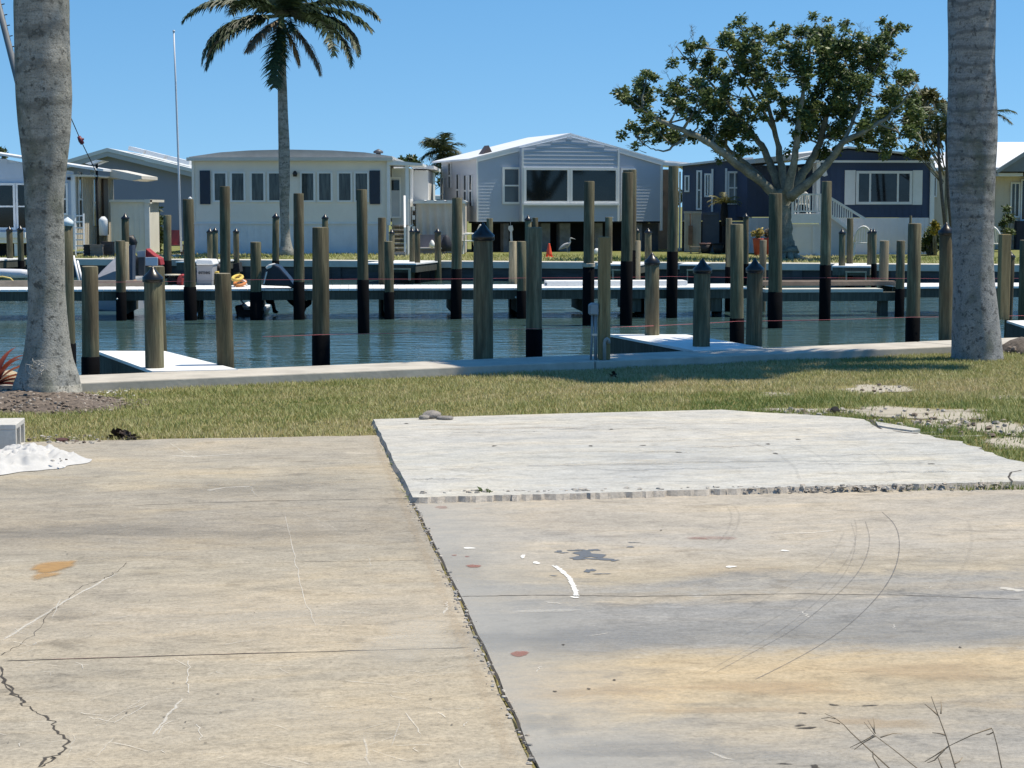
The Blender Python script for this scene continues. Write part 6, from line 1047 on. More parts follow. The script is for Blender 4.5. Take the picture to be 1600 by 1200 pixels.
for x, y in [(1085, 62), (1075, 55), (1055, 80), (1100, 70), (1140, 50), (1165, 42), (1195, 60), (1213, 78), (1222, 85), (1205, 70), (1245, 50), (1258, 48), (1270, 45), (1285, 45), (1310, 55), (1330, 50), (1345, 50), (1390, 60), (1398, 75), (1400, 95), (1405, 110), (990, 130), (1048, 118), (1000, 215), (1010, 225), (960, 150), (985, 145), (1230, 110), (1180, 55), (1360, 60), (1395, 115), (1390, 135), (1375, 135)]:
    twig(tp3(x, y + 14, random.uniform(-1, 1)), Vector((random.gauss(0, .45), random.gauss(0, .3), 1)).normalized() if y < 120 else Vector((random.choice((-1, 1)) * .7, 0, .3)).normalized(), .24, .010, 3)
b = NB('grey_limb_bark'); p = b.pos(True); n1 = b.noise(p, 3.5, 5, .6); n2 = b.noise(p, 22, 4, .65); c = b.mix(b.ramp(n1, [(.35, 0), (.65, 1)]), (0.14, 0.138, 0.11), (0.29, 0.285, 0.225)); c = b.mix(b.ramp(n2, [(.3, .6), (.55, 0)]), c, (0.11, 0.105, 0.085)); b.bump(n2, .5, .02); mLimb = b.out(c, .9, .2)
mb.build('trunk', mLimb, tr)
mLeaf = leaf_mat('leathery_leaf', (0.045, 0.075, 0.026), (0.22, 0.28, 0.10), 0.45, 0.3); v, f, t_ = leaf_cloud(cen, rad, 78, 0.115, .85, .62, .5); np_mesh('crown', v, f, mLeaf, t_, tr)
# ---------------- twin trunk tree at the right and other greenery
def bush(name, label, pts, Y, n, size, mt, cat='bush', dsp=0.6, stems=True, group=None, aspect=.5, bx=None):
    b_ = at(pts[0][0] if bx is None else bx, 392, Y); t = thing(name, label, cat, (b_.x, Y, 0.06), 0, group); c_, r_ = [], []; mb = MB()
    for x, y, r0 in pts:
        for _ in range(3):
            d = random.uniform(-dsp, dsp); p = at(x + random.gauss(0, r0 * .35), y + random.gauss(0, r0 * .3), Y + d); q = Vector((p.x - b_.x, d, p.z - .06)); c_.append(q[:]); r_.append(r0 * Y / F * random.uniform(.5, .8)); mb.tube([(q.x * .15, 0, q.z * .72), (q.x * .6, d * .6, q.z * .86), q] if cat == 'tree' else [(q.x * .3, d * .3, 0), (q.x * .7, d * .6, q.z * .6), q], [.025, .015, .006] if cat == 'tree' else [.03, .02, .006], 5)
    v, f, t_ = leaf_cloud(c_, r_, n, size, .9, aspect, .4); np_mesh('crown', v, f, mt, t_, t)
    if cat == 'tree': hz = max(c[2] for c in c_); mb.tube([(0, 0, 0), (0.02, 0, hz * .4), (0, 0, hz * .8)], [.06, .05, .03], 8)
    if stems: mb.build('stem', mLimb, t)
    return t
mBush = leaf_mat('bush_leaf', (0.03, 0.05, 0.018), (0.13, 0.17, 0.05), .45, .2); mBushY = leaf_mat('bush_leaf_pale', (0.05, 0.06, 0.02), (0.24, 0.22, 0.075), .5, .2)
bush('broad_shrub_tree', 'tall yellowish green tree behind the navy house roof beside the right palm', [(1420, 125, 14), (1435, 150, 17), (1455, 150, 15), (1450, 175, 18), (1470, 165, 13), (1475, 190, 12), (1430, 190, 16), (1445, 215, 16), (1425, 235, 13), (1445, 240, 12), (1462, 215, 12), (1425, 118, 9)], 60.5, 130, .15, mBushY, 'tree', .8, bx=1476)
tw2 = thing('slim_palm', 'slim twin trunked palm between the navy house and the right palm trunk', 'palm tree', at(1478, 392, 58.5).xy.to_3d() + Vector((0, 0, .06)), 0); b_ = at(1478, 392, 58.5); mb = MB()
for rows in ([(1478, 365), (1472, 310), (1467, 250), (1466, 205)], [(1487, 360), (1482, 310), (1479, 250), (1480, 190)]): mb.tube([Vector((at(x, y, 58.5).x - b_.x, 0, at(x, y, 58.5).z - .06)) for x, y in rows], [.055, .05, .042, .04], 10)
mb.build('trunk', M('slim_trunk', (0.11, 0.10, 0.09), .9, .25, 6, (1, 1, 4)), tw2); L = []
for x, y, ss in ((1466, 205, [(200, 20), (170, 50), (230, 0), (300, 30), (20, 25), (100, 40), (185, -10), (250, 55), (340, 0)]), (1480, 190, [(190, 35), (210, 5), (150, 60), (10, 30), (320, 30), (350, 10), (90, 70), (270, 20)])):
    q = at(x, y, 58.5); L += [frond((q.x - b_.x, 0, q.z - .06), R(a), R(e), 1.05, R(85), 22, .34, .55, .018) for a, e in ss]
v, f, t_ = merge(L); np_mesh('crown', v, f, mFrond, t_, tw2)
fp2 = thing('slim_palm', 'palm behind the right palm trunk, one dark frond showing at its right', 'palm tree', at(1545, 392, 68).xy.to_3d() + Vector((0, 0, .06)), 0); b_ = at(1545, 392, 68); q = at(1545, 178, 68); MB().tube([(0, 0, 0), (q.x - b_.x, 0, q.z)], [.1, .07], 10).build('trunk', mLimb, fp2)
v, f, t_ = merge([frond((q.x - b_.x, 0, q.z - .05), R(a), R(e), 1.0, R(50), 22, .32, .5, .022) for a, e in ((0, 22), (12, -2), (180, 20), (200, 0), (100, 40), (260, 30), (150, 60))]); np_mesh('crown', v, f, mFrond, t_, fp2)
fan = thing('fan_palm', 'bushy fan palm rising behind the gap between two houses', 'palm tree', at(692, 392, 84).xy.to_3d() + Vector((0, 0, .06)), 0); b_ = at(692, 392, 84); q = at(692, 238, 84); MB().tube([(0, 0, 0), (q.x - b_.x, 0, q.z)], [.14, .11], 10).build('trunk', mLimb, fan)
v, f, t_ = merge([frond((0, 0, q.z + random.uniform(-.25, .2)), random.uniform(0, 6.3), R(random.uniform(-50, 85)), random.uniform(.75, 1.15), R(60), 18, .5, .45, .028) for _ in range(38)]); np_mesh('crown', v, f, leaf_mat('fan_leaf', (0.02, 0.032, 0.014), (0.12, 0.14, 0.06), .45, .15), t_, fan)
sm = thing('young_palm', 'small pale fronded palm before the slate wing window', 'palm tree', at(1131, 390, 64).xy.to_3d() + Vector((0, 0, .06)), 0); q = at(1131, 312, 64); MB().tube([(0, 0, 0), (0, 0, q.z - .4)], .06, 8).lathe([(.09, q.z - .9), (.13, q.z - .5), (.08, q.z - .1)], (0, 0), 10).build('trunk', mDark, sm)
v, f, t_ = merge([frond((0, 0, q.z - .2), R(a), R(e), .62, R(70), 16, .2, .4, .014) for a, e in ((180, 35), (200, 20), (165, 55), (0, 30), (20, 50), (340, 20), (90, 70), (270, 45), (230, 40), (300, 30))]); np_mesh('crown', v, f, mBushY, t_, sm)
bush('bush', 'green bush between the white shed and the white house', [(240, 330, 12), (246, 345, 13), (238, 360, 14), (250, 365, 13), (244, 380, 14)], 66, 150, .14, mBush); bush('bush', 'dark green bush with yellow top at the right corner of the navy house', [(1452, 372, 12), (1462, 378, 12), (1447, 382, 11), (1468, 384, 9), (1459, 357, 8)], 61.2, 130, .13, mBush)
bush('bush', 'yellow flowered shrub top beside the navy house corner', [(1461, 352, 6), (1464, 360, 6), (1456, 362, 5)], 61.0, 120, .09, leaf_mat('yellow_leaf', (0.16, 0.13, 0.02), (0.5, 0.40, 0.07), .5, .2)); bush('bush', 'tall thin shrub before the windows of the tan house', [(1572, 325, 8), (1576, 340, 9), (1568, 345, 8), (1575, 360, 8)], 66, 90, .11, mBush)
bush('background_tree', 'far tree top peeking over the pale blue house roof at the left edge', [(3, 238, 7), (-6, 244, 9), (8, 246, 6)], 95, 100, .16, mBush, 'tree', stems=True); bush('background_tree', 'far tree tops peeking over the entry roof of the white house', [(628, 250, 9), (640, 249, 7), (650, 255, 8)], 100, 90, .2, mBush, 'tree')
bush('background_tree', 'far green trees in the gap behind the fabric sided shelter', [(655, 275, 12), (672, 270, 14), (690, 285, 14), (668, 290, 12), (700, 300, 12), (650, 310, 14)], 98, 100, .22, mBush, 'tree')
bush('background_tree', 'far hedge of trees behind the carport', [(1040, 300, 16), (1060, 310, 16), (1085, 300, 16), (1020, 320, 16)], 105, 120, .3, mBush, 'tree'); bush('background_tree', 'far trees left of the slate blue hall', [(60, 300, 20), (100, 310, 20), (20, 310, 20), (-20, 300, 20)], 100, 120, .3, mBush, 'tree')
bush('background_tree', 'far trees behind the tan house at the right', [(1640, 290, 26), (1700, 285, 26), (1760, 300, 24)], 110, 120, .3, mBush, 'tree')
# pots and planters at the spreading tree
for x, y, w, Y_, lb, fc_ in ((1184, 372, 9, 59.5, 'red flower pot with pale yellow blooms left of the tree trunk', (0.62, 0.5, 0.16)), (1201, 373, 8, 60.2, 'red flower pot with dusky blooms close beside the tree trunk', (0.25, 0.2, 0.14))):
    p = at(x, 404, Y_); t = thing('flower_pot', lb, 'flower pot', (p.x, Y_, .06), 0, 'red flower pots by the tree'); r_ = w * Y_ / F; MB().lathe([(r_ * .6, 0), (r_ * .9, .5), (r_, .55), (r_ * .92, .56)], (0, 0), 16).build('pot', M('pot_red', (0.42, 0.07, 0.045), .6, .15, 5), t)
    v, f, t_ = leaf_cloud([(0, 0, .66), (.08, 0, .75), (-.08, 0, .72), (0.04, .05, .82)], [.13, .1, .1, .08], 70, .09, .9, .6); np_mesh('blooms', v, f, leaf_mat('bloom_' + str(x), tuple(c * .4 for c in fc_), fc_, .6, .2), t_, t)
for x, Y_, lb, c_, r_ in ((1103, 63.5, 'wide dark planter bowl with a pinkish rim under the slate wing', (0.05, 0.045, 0.05), .22), (1122, 63.2, 'low dark planter beside the wide planter bowl', (0.02, 0.02, 0.022), .2)):
    p = at(x, 392, Y_); t = thing('planter_bowl', lb, 'planter', (p.x, Y_, .06), 0); MB().lathe([(r_ * .6, 0), (r_, .3)], (0, 0), 16).build('bowl', M('bowl_' + str(x), c_, .7, .15, 5), t); MB().lathe([(r_ * 1.05, .3), (r_ * 1.05, .34), (r_ * .8, .34)], (0, 0), 16).build('rim', M('bowl_rim', (0.25, 0.14, 0.13), .7, .1, 5) if x == 1103 else mDark, t)
o = MB().bar((0, 0, .12), (.34, 0, .12), .3, .03).bar((.03, -.1, 0), (.03, -.1, .1), .03).bar((.31, -.1, 0), (.31, -.1, .1), .03).bar((.03, .1, 0), (.03, .1, .1), .03).bar((.31, .1, 0), (.31, .1, .1), .03).bar((0, 0, .22), (.34, 0, .22), .28, .02).bar((.03, 0, .1), (.03, 0, .22), .03).bar((.31, 0, .1), (.31, 0, .22), .03).build('low_rack', M('rack_wood', (0.30, 0.24, 0.18), .85, .2, 6)); q = at(1078, 393, 63); o.location = (q.x, 63, .06); tag(o, 'low wooden rack on the ground under the plank gate', 'rack')
o = MB().lathe([(.07, 0), (.10, .06), (.09, .15), (.03, .2)], (0, 0), 10, jit=.2).build('shell_lump', mTrim); q = at(932, 394, 62); o.location = (q.x, 62, .06); tag(o, 'small pale stone in the grass by the tall piling before the bay window', 'stone')
# ================================================================== boats, dock clutter and small things
def dp(px, off): return dockpt(px, off)
def onbase(px, Y, z): p = at(px, 430, Y); return Vector((p.x, Y, z))
def px_prism(name, poly, Y, depth, mt, parent=None, bevel=0.0, origin=None):
    """outline measured in the photo at distance Y, given real depth; coordinates relative to origin"""
    o = origin or Vector((0, 0, 0)); q = [at(x, y, Y) for x, y in poly]; return MB().prism([(v.x - o.x, v.z - o.z) for v in q], Y - o.y, Y - o.y + depth).build(name, mt, parent, bevel=bevel)
# grey covered boat
Y = 37.2; o = onbase(178, Y, 0.15); bt = thing('covered_boat', 'boat under a grey fabric cover behind the middle dock at the left', 'boat', o, 0); mb = MB(); k = Y / F
A = [at(148, 437, Y) - o, at(208, 440, Y) - o]; ridge = [at(158, 424, Y + .7) - o, at(184, 399, Y + .8) - o, at(207, 394, Y + .8) - o]; front = [at(148, 436, Y) - o, at(178, 424, Y) - o, at(208, 420, Y) - o]; low = [at(149, 441, Y) - o, at(178, 441, Y) - o, at(208, 441, Y) - o]; back = [v + Vector((0, 1.6, 0)) for v in front]; lowb = [v + Vector((0, 1.6, 0)) for v in low]
rows = [low, front, ridge, back, lowb]; mb.v = [tuple(v) for r_ in rows for v in r_]
for i in range(4):
    for j in range(2): a = i * 3 + j; mb.f.append([a, a + 1, a + 4, a + 3]); mb.m.append(0); mb.sm.append(False)
cv = mb.build('cover', M('grey_canvas', (0.27, 0.28, 0.31), .85, .12, 3, bump=.3), bt)
MB().prism([(low[0].x, -.55), (low[2].x, -.6), (low[2].x, 0.08), (low[0].x - .06, .08)], .1, 1.5).build('hull', M('hull_grey', (0.33, 0.34, 0.36), .5, .08, 2), bt, bevel=.03); px_prism('window_strip', [(199, 385), (207, 383), (207, 439), (200, 439)], Y - .1, .3, M('strip_navy', (0.06, 0.075, 0.11), .5, .1, 3), bt, origin=o)
o = MB(); q0 = at(202, 374, fy(197, -.35)); pts = [(193, 366, .04), (197, 372, .10), (204, 374, .15), (209, 380, .11), (208, 390, .08), (203, 384, .09)]; o.tube([at(x, y, q0.y - .12) for x, y, r_ in pts], [r_ for _, _, r_ in pts], 10); o.tube([at(x, y, q0.y - .12) for x, y in ((186, 391), (192, 380), (197, 370))], [.05, .09, .05], 8); tag(o.build('black_cover', M('black_tarp', (0.012, 0.012, 0.014), .45, .3, 12, bump=.6)), 'crumpled black cover hung over a capped piling before the white shed', 'cover')
# dark blue covered outboard and white hull under the dock
Y = 34.75; o = onbase(434, Y, 0.14); mt = thing('outboard_motor', 'outboard motor under a dark blue cover at the middle dock', 'outboard motor', o, 0); mNC = M('navy_cover2', (0.012, 0.016, 0.03), .4, .25, 4, bump=.25)
px_prism('cover', [(409, 446), (414, 425), (419, 415), (428, 413), (436, 417), (450, 433), (460, 447), (458, 451), (450, 447.5)], Y - .45, .5, mNC, mt, .05, o); px_prism('cover_top', [(414, 418), (420, 413), (427, 412), (424, 418), (417, 421)], Y - .47, .4, mWhite, mt, .02, o); px_prism('stripe', [(411, 444), (413, 444), (418, 424), (415.5, 425)], Y - .468, .015, mWhite, mt, 0, o)
px_prism('lower_leg', [(413, 466), (426, 465), (430, 485), (434, 487), (433, 490), (426, 489), (424, 476), (416, 474)], Y + .7, .16, mDark, mt, .02, o); px_prism('propeller', [(446, 467), (452, 474), (458, 479), (470, 482), (478, 482), (486, 476), (487, 466), (483, 466), (476, 472), (462, 470)], Y + .5, .1, mDark, mt, .02, o)
Y = 35.6; o = onbase(384, Y, -.3); bt = thing('small_boat', 'small white boat hull seen below the middle dock', 'boat', o, 0); px_prism('hull', [(366, 478), (378, 476), (381, 482), (412, 483), (413, 488), (408, 496), (370, 496)], Y, .9, M('hull_dark', (0.03, 0.028, 0.03), .5, .2, 3), bt, .03, o); px_prism('gunwale', [(377, 475), (379, 476), (383, 480), (412, 480), (412, 484), (381, 484)], Y - .05, .98, mWhite, bt, .012, o); px_prism('rail', [(371, 464), (373.5, 464), (383, 475), (380.5, 476)], Y, .06, mSteel, bt, 0, o)
# dock box with lettering
Y = 36.4; o = onbase(320, Y, 0.14); bx = thing('dock_box', 'grey dock box with a white lid and dark lettering on the middle dock', 'dock box', o, 0); px_prism('box', [(307.5, 447), (331.5, 447), (332.5, 414), (307, 414)], Y - .4, .55, M('box_grey', (0.31, 0.31, 0.32), .7, .06, 3), bx, .015, o); px_prism('lid', [(306, 414), (334, 414), (331.5, 406), (307, 405)], Y - .45, .65, mWhite, bx, .02, o)
fc2 = bpy.data.curves.new('lettering', 'FONT'); fc2.body = 'emes'; fc2.size = .105; fc2.extrude = .002; fc2.align_x = 'CENTER'; fo = bpy.data.objects.new('lettering', fc2); COL.objects.link(fo); fo.parent = bx; q = at(319, 427.5, Y - .41) - o; fo.location = (q.x, -.407, q.z - .01); fo.rotation_euler = (R(90), 0, 0); fc2.materials.append(mDark); bpy.context.view_layer.update(); me_ = bpy.data.meshes.new_from_object(fo.evaluated_get(bpy.context.evaluated_depsgraph_get())); fo2 = bpy.data.objects.new('lettering', me_); COL.objects.link(fo2); fo2.parent = bx; fo2.location = fo.location; fo2.rotation_euler = fo.rotation_euler; bpy.data.objects.remove(fo)
# ring buoys and ropes
Y = 35.3; o = onbase(374, Y, .15); mYel = M('float_yellow', (0.72, 0.52, 0.10), .6, .1, 6); mOrg = M('float_orange', (0.55, 0.20, 0.05), .6, .1, 6)
for (cx, cy, r1, r2, mt_, lb) in ((371, 434, 7, 3.2, mYel, 'yellow ring float on top of the heap at the middle dock'), (375, 442, 8, 3.2, mOrg, 'orange ring float under the yellow one at the middle dock')):
    c = at(cx, cy, Y); mb = MB(); kk = Y / F; mb.tube([(c.x + r1 * kk * math.cos(a), Y + .25 * math.sin(a), c.z + r1 * kk * .4 * math.sin(a)) for a in [2 * math.pi * i / 20 for i in range(21)]], r2 * kk * .8, 8, caps=False); tag(mb.build('ring_float', mt_), lb, 'float')
tag(MB().tube([at(378, 437, Y), at(383, 440, Y), at(386, 447, Y)], .02, 6).build('boat_hook', mWhite), 'short white stick leaning beside the ring floats', 'stick')
px = px_prism('folded_canvas', [(333, 409), (349, 420), (348, 428), (337, 424)], 36.6, .4, M('canvas_dark', (0.05, 0.045, 0.045), .8, .3, 8, bump=.5), None, .03); tag(px, 'dark folded canvas behind the grey dock box', 'canvas'); px = px_prism('yellow_bottle', [(336, 424), (341, 424), (342, 430), (340, 444), (335, 445), (334, 432)], 36.2, .12, mYel, None, .015); tag(px, 'yellowish jug standing right of the grey dock box', 'jug')
px = px_prism('black_crate', [(364, 412), (373, 410), (375, 425), (364, 427)], 36.8, .4, mDark, None, .01); tag(px, 'black crate behind the yellow ring float', 'crate')
# sign, bin, red canvas
Y = 38.2; o = onbase(237, Y, .14); sg = thing('sign_board', 'small blank white board on a post behind the left capped piling', 'sign', o, 0); px_prism('board', [(227, 402), (246.5, 402), (246.5, 415), (227, 415)], Y, .02, M('board_white', (0.72, 0.75, 0.80), .6, .04, 4), sg, .004, o); MB().tube([(0, .05, 0), (0, .05, at(237, 412, Y).z - .14)], .03, 8).build('post', mDark, sg)
px = px_prism('red_canvas', [(226, 402), (228, 388), (240, 398), (250, 404), (252, 415), (247, 415), (228, 416)], Y + .15, .4, M('canvas_red', (0.36, 0.03, 0.035), .75, .2, 5, bump=.4), None, .02); tag(px, 'red folded canvas right behind the blank white board', 'canvas')
px = px_prism('grey_bin', [(215, 393), (227, 392), (226, 441), (216, 441)], Y + .1, .4, M('bin_grey', (0.09, 0.10, 0.115), .6, .12, 4), None, .02); tag(px, 'tall dark grey bin left of the blank white board', 'bin'); px = px_prism('bin_lid', [(214.5, 392.5), (227, 391.5), (227, 402), (215, 402)], Y + .08, .02, M('lid_pale', (0.4, 0.4, 0.42), .6, .1, 4), None, .004); tag(px, 'pale cover panel on the front of the tall grey bin', 'panel')
t = thing('round_table', 'small round pale topped table on the middle dock', 'table', onbase(270, 36.2, .14), 0); MB().lathe([(.15, .17), (.155, .195), (.0, .2)], (0, 0), 20).build('tabletop', M('table_cream', (0.66, 0.60, 0.46), .6, .06, 4), t); MB().lathe([(.09, 0), (.11, .10), (.07, .168)], (0, 0), 12).build('pedestal', mDark, t)
px = px_prism('red_jug', [(276, 447), (284, 447), (285, 434), (287, 430), (284, 428), (280, 430), (276, 436)], 36.1, .2, M('jug_red', (0.45, 0.05, 0.05), .5, .12, 5), None, .02); tag(px, 'red and white fuel jug right of the small round table', 'jug')
o = MB().lathe([(.10, 0), (.09, .04), (.04, .09), (0, .1)], (0, 0), 10, jit=.3).build('rope_heap', M('rope_orange', (0.6, 0.3, 0.12), .9, .15, 10)); o.location = onbase(211, 36.0, .141); tag(o, 'little orange rope heap on the dock left of the capped piling', 'rope')
for a, c, lb in ((-120, 118, 'long tan beam lying along the back of the dock at the left edge'), (122, 236, 'tan beam lying along the back of the dock before the covered boat')):
    mb = MB(); p, q = dp(a, 1.25), dp(c, 1.25); p.z = q.z = .141 + .055; mb.bar(p, q, .12, .11); tag(mb.build('timber_beam', M('beam_tan', (0.36, 0.29, 0.22), .85, .15, 4)), lb, 'beam')
# white roll and yellow hose at the left
p, q = onbase(-60, 36.6, .36), onbase(43, 36.6, .33); mb = MB().tube([p, p.lerp(q, .9), q], [.085, .085, .075], 14); tag(mb.build('white_roll', M('roll_white', (0.70, 0.71, 0.74), .6, .05, 3)), 'long white rolled tube lying at the left behind the dock', 'tube'); 
tag(MB().tube([onbase(-30, 36.1, .20), onbase(-12, 36.1, .27), onbase(4, 36.1, .29), onbase(16, 36.1, .26), onbase(24, 36.1, .16)], .018, 8).build('yellow_hose', M('hose_yellow', (0.68, 0.52, 0.16), .5, .08, 4)), 'yellow hose arching over the dock at the left edge', 'hose')
for a, c, lb in (((115, 400), (124, 441), 'white pole leaning just right of the left palm trunk'), ((121, 408), (129, 441), 'second, shorter white pole leaning by the grey covered boat')): tag(MB().tube([at(*a, 37.6), at(*c, 37.2)], .022, 8).build('white_pole', mTrim), lb, 'pole')
# patio, crates, cabinet, drum at the pale blue house
a = at(118, 401, 55.2); c = at(262, 399, 56.3); mb = MB(); mb.slab([(a.x, a.y), (c.x, c.y - .3), (c.x - .3, c.y + 6.0), (a.x + .4, a.y + 4.2)], .0, .085); tag(mb.build('patio', M('patio_concrete', (0.55, 0.52, 0.44), .9, .12, 1.5)), kind='structure')
def crate(x0, x1, y0, y1, Y, lb, c_, name='crate', cat='crate'):
    p = at((x0 + x1) / 2, y1, Y); w = (x1 - x0) * Y / F; h = (y1 - y0) * Y / F; mb = MB(); t_ = .02; mb.box(-w / 2, w / 2, 0, .35, 0, h - .02); n = 4
    for k in range(n): mb.box(-w / 2 - .01, w / 2 + .01, -.02, -.001, h * k / n + .01, h * (k + 1) / n - .015)
    mb.box(-w / 2 - .02, w / 2 + .02, -.03, .37, h - .018, h); o = mb.build(name, M(name + str(int(x0)), c_, .85, .2, 6)); o.location = (p.x, Y, .087); return tag(o, lb, cat)
crate(141.5, 158, 374, 392, 58.6, 'weathered brown crate on the patio by the ladder', (0.27, 0.23, 0.19)); crate(159, 175.5, 368, 390, 59.2, 'dark brown cabinet on the patio before the white shed', (0.13, 0.09, 0.07), 'cabinet', 'cabinet'); crate(131, 140, 372, 390, 58.8, 'dark open shelf beside the ladder foot', (0.05, 0.045, 0.045), 'shelf', 'shelf')
o = MB().lathe([(.13, 0), (.14, .45), (.13, .5), (.05, .58)], (0, 0), 16).build('water_drum', mTrim); o.location = onbase(163, 59.5, .50); o.location.z = at(163, 368, 59.5).z; tag(o, 'white drum standing on the dark brown cabinet', 'drum')
t = thing('red_chair', 'red chair behind the bare piling right of the shed bush', 'chair', onbase(276, 60, .06), R(20)); mr = M('chair_red', (0.38, 0.06, 0.05), .6, .12, 4); MB().box(-.22, .22, -.2, .2, .32, .36).build('seat', mr, t); MB().box(-.22, .22, .2, .24, .36, .8).build('backrest', mr, t)
for sx in (-.2, .2):
    for sy in (-.18, .18): MB().box(sx - .02, sx + .02, sy - .02, sy + .02, 0, .319).build('leg', mr, t)
q = at(250, 396, 59.5); rubble('patio_clutter', [(Vector((q.x + random.uniform(-.5, .5), 59.5 + random.uniform(-.3, .5), .07)), random.uniform(.03, .09)) for _ in range(26)], [mTrim, M('clutter_tan', (0.55, 0.46, 0.36), .8, .2, 8), M('clutter_red', (0.4, 0.1, 0.08), .7, .2, 8), mDark])
# flagpole, leaning pole, wire
tag(MB().tube([at(283.5, 393, 55), at(279, 260, 55), at(274.5, 130, 55), at(271.5, 50, 55)], [.034, .03, .026, .022], 10).lathe([(.035, at(271.5, 50, 55).z), (.035, at(271.5, 50, 55).z + .05)], (at(271.5, 50, 55).x, 55), 8).build('flagpole', M('pole_white', (0.62, 0.64, 0.68), .45, .05, 5)), 'tall thin bare flagpole left of the white house', 'flagpole')
a, c = at(-22, -70, 45), at(103, 402, 45); t = thing('leaning_pole', 'thick grey pole with climbing pegs leaning behind the left palm', 'pole', (c.x, 45, .06), 0); v = a - Vector((c.x, 45, .06)); MB().tube([(0, 0, 0), v * .5, v], [.09, .08, .07], 12).build('pole', M('pole_grey', (0.16, 0.17, 0.18), .6, .12, 3), t)
for k in range(26): f = .12 + k * .033; p = v * f; MB().tube([p + Vector((.05, 0, 0)), p + Vector((.14, 0, .02))], .013, 6).build('peg', mDark, t)
a, m_, c = at(96, 150, 45), at(126, 219, 45), at(152, 272, 45); t = thing('guy_wire', 'thin slanting wire with a red fitting right of the left palm', 'wire', c, 0); MB().tube([a - c, m_ - c, (0, 0, 0)], .011, 6).build('wire', mDark, t)
MB().tube([at(123, 213, 45) - c, at(126, 219, 45) - c, at(129, 225, 45) - c], [.04, .06, .045], 8).tube([at(125, 218, 45) - c, at(131, 217, 45) - c], .025, 6).build('fitting', M('fitting_red', (0.16, 0.02, 0.03), .5, .15, 6), t)
# ---------------- near things: block, cloth, debris, weeds
cb = Vector((-3.205, 12.45, 0.0)); mCmu = M('concrete_block', (0.60, 0.58, 0.53), .95, .10, 30, bump=.5); Wb, Lb, Hb, th = .19, .40, .195, .034
mb = MB(); mb.box(-Wb, 0, 0, Lb, 0, th).box(-Wb, 0, 0, Lb, Hb - th, Hb)
for y0 in (0, Lb / 2 - th / 2, Lb - th): mb.box(-Wb, 0, y0, y0 + th, th + .0003, Hb - th - .0003)
o = mb.build('concrete_block', mCmu, bevel=.004); o.location = cb; o.rotation_euler = (0, 0, R(6)); tag(o, 'grey hollow concrete block lying on its side on the old slab', 'concrete block')
n = 110; rg = np.linspace(0, 1, n); ag = np.linspace(0, 2 * np.pi, n); r_g, ang = np.meshgrid(rg, ag, indexing='ij'); edge = 0.82 + .08 * np.sin(3 * ang + 1) + .06 * np.sin(7 * ang) + .03 * np.sin(13 * ang + 2); rr = r_g * edge; U, Vv = rr * np.cos(ang), rr * np.sin(ang)
cc = gnd(30, 727, 0); prof_ = np.clip(1 - rr / edge, 0, 1); fold = sum(np.abs(np.sin(U * f_ * math.cos(a) + Vv * f_ * math.sin(a) + p_)) * w_ for f_, a, p_, w_ in ((6, .4, 1, .35), (9, 1.8, 2, .28), (14, .9, .3, .2), (17, 2.5, 1.2, .16), (27, .1, 2.2, .09), (31, 1.3, .7, .08)))
hh = 0.004 + .085 * np.clip(prof_, 0, .45) / .45 * (0.35 + fold * .75) * np.clip(1.2 - .5 * U, .3, 1.2)
cz = rng.normal(0, 1, (30, 30)); ii = np.linspace(0, 28.99, n); i0 = ii.astype(int); fr_ = ii - i0; iu, iv = (U + 1) * 14.2, (Vv + 1) * 14.2; u0, v0 = iu.astype(int), iv.astype(int); fu, fv = iu - u0, iv - v0; cz = (cz[u0, v0] * (1 - fu) + cz[u0 + 1, v0] * fu) * (1 - fv) + (cz[u0, v0 + 1] * (1 - fu) + cz[u0 + 1, v0 + 1] * fu) * fv; hh = np.maximum(0.003, hh + 0.011 * cz * np.clip(prof_ * 4, 0.08, 1))
# the sheet reaches out in a flat tongue to the right
Xc = cc.x + U * .44 + .03 * Vv; Yc = cc.y + Vv * .52 + U * .10; idx = np.arange(n * n).reshape(n, n); qd = np.stack([idx[:-1, :-1], idx[:-1, 1:], idx[1:, 1:], idx[1:, :-1]], -1).reshape(-1, 4); 
o = np_mesh('plastic_sheet', np.stack([Xc, Yc, hh], -1).reshape(-1, 3), qd, M('sheet_white', (0.54, 0.53, 0.51), .7, .08, 14), smooth=True); tag(o, 'crumpled white plastic sheet lying by the concrete block', 'sheet')
rubble('sheet_scraps', [(gnd(random.uniform(5, 120), random.uniform(715, 735), .0) + Vector((0, 0, .05)), random.uniform(.006, .016)) for _ in range(14)], [M('scrap_dark', (0.12, 0.09, 0.08), .8, .2, 8), gm[0]])
def deb(px, py, s, lb, c_, flat=.5, seed=1, z=0.0, name='debris', cat='debris'):
    q = gnd(px, py, z); o = rock((q.x, q.y, z + s * flat * .5), s, lb, M('deb_' + str(px), c_, .9, .25, 20, bump=.5), seed, flat); o.name = name; o['category'] = cat
deb(97, 690, .05, 'dark red flat brick chip at the edge of the grass', (0.10, 0.045, 0.04), .35, 2, name='brick_chip', cat='brick chip')
deb(663, 655, .04, 'leftmost small stone on the corner of the raised pale slab', (0.33, 0.30, 0.26), .6, 4, WT, 'stone', 'stone'); deb(675, 653, .075, 'largest grey stone on the corner of the raised pale slab', (0.30, 0.27, 0.24), .5, 6, WT, 'stone', 'stone'); deb(696, 655, .065, 'flat grey stone at the right of the stones on the raised pale slab', (0.26, 0.24, 0.22), .3, 9, WT, 'stone', 'stone'); deb(1305, 646, .045, 'black lump at the back edge of the raised pale slab', (0.015, 0.013, 0.012), .8, 8, 0, 'lump', 'lump')
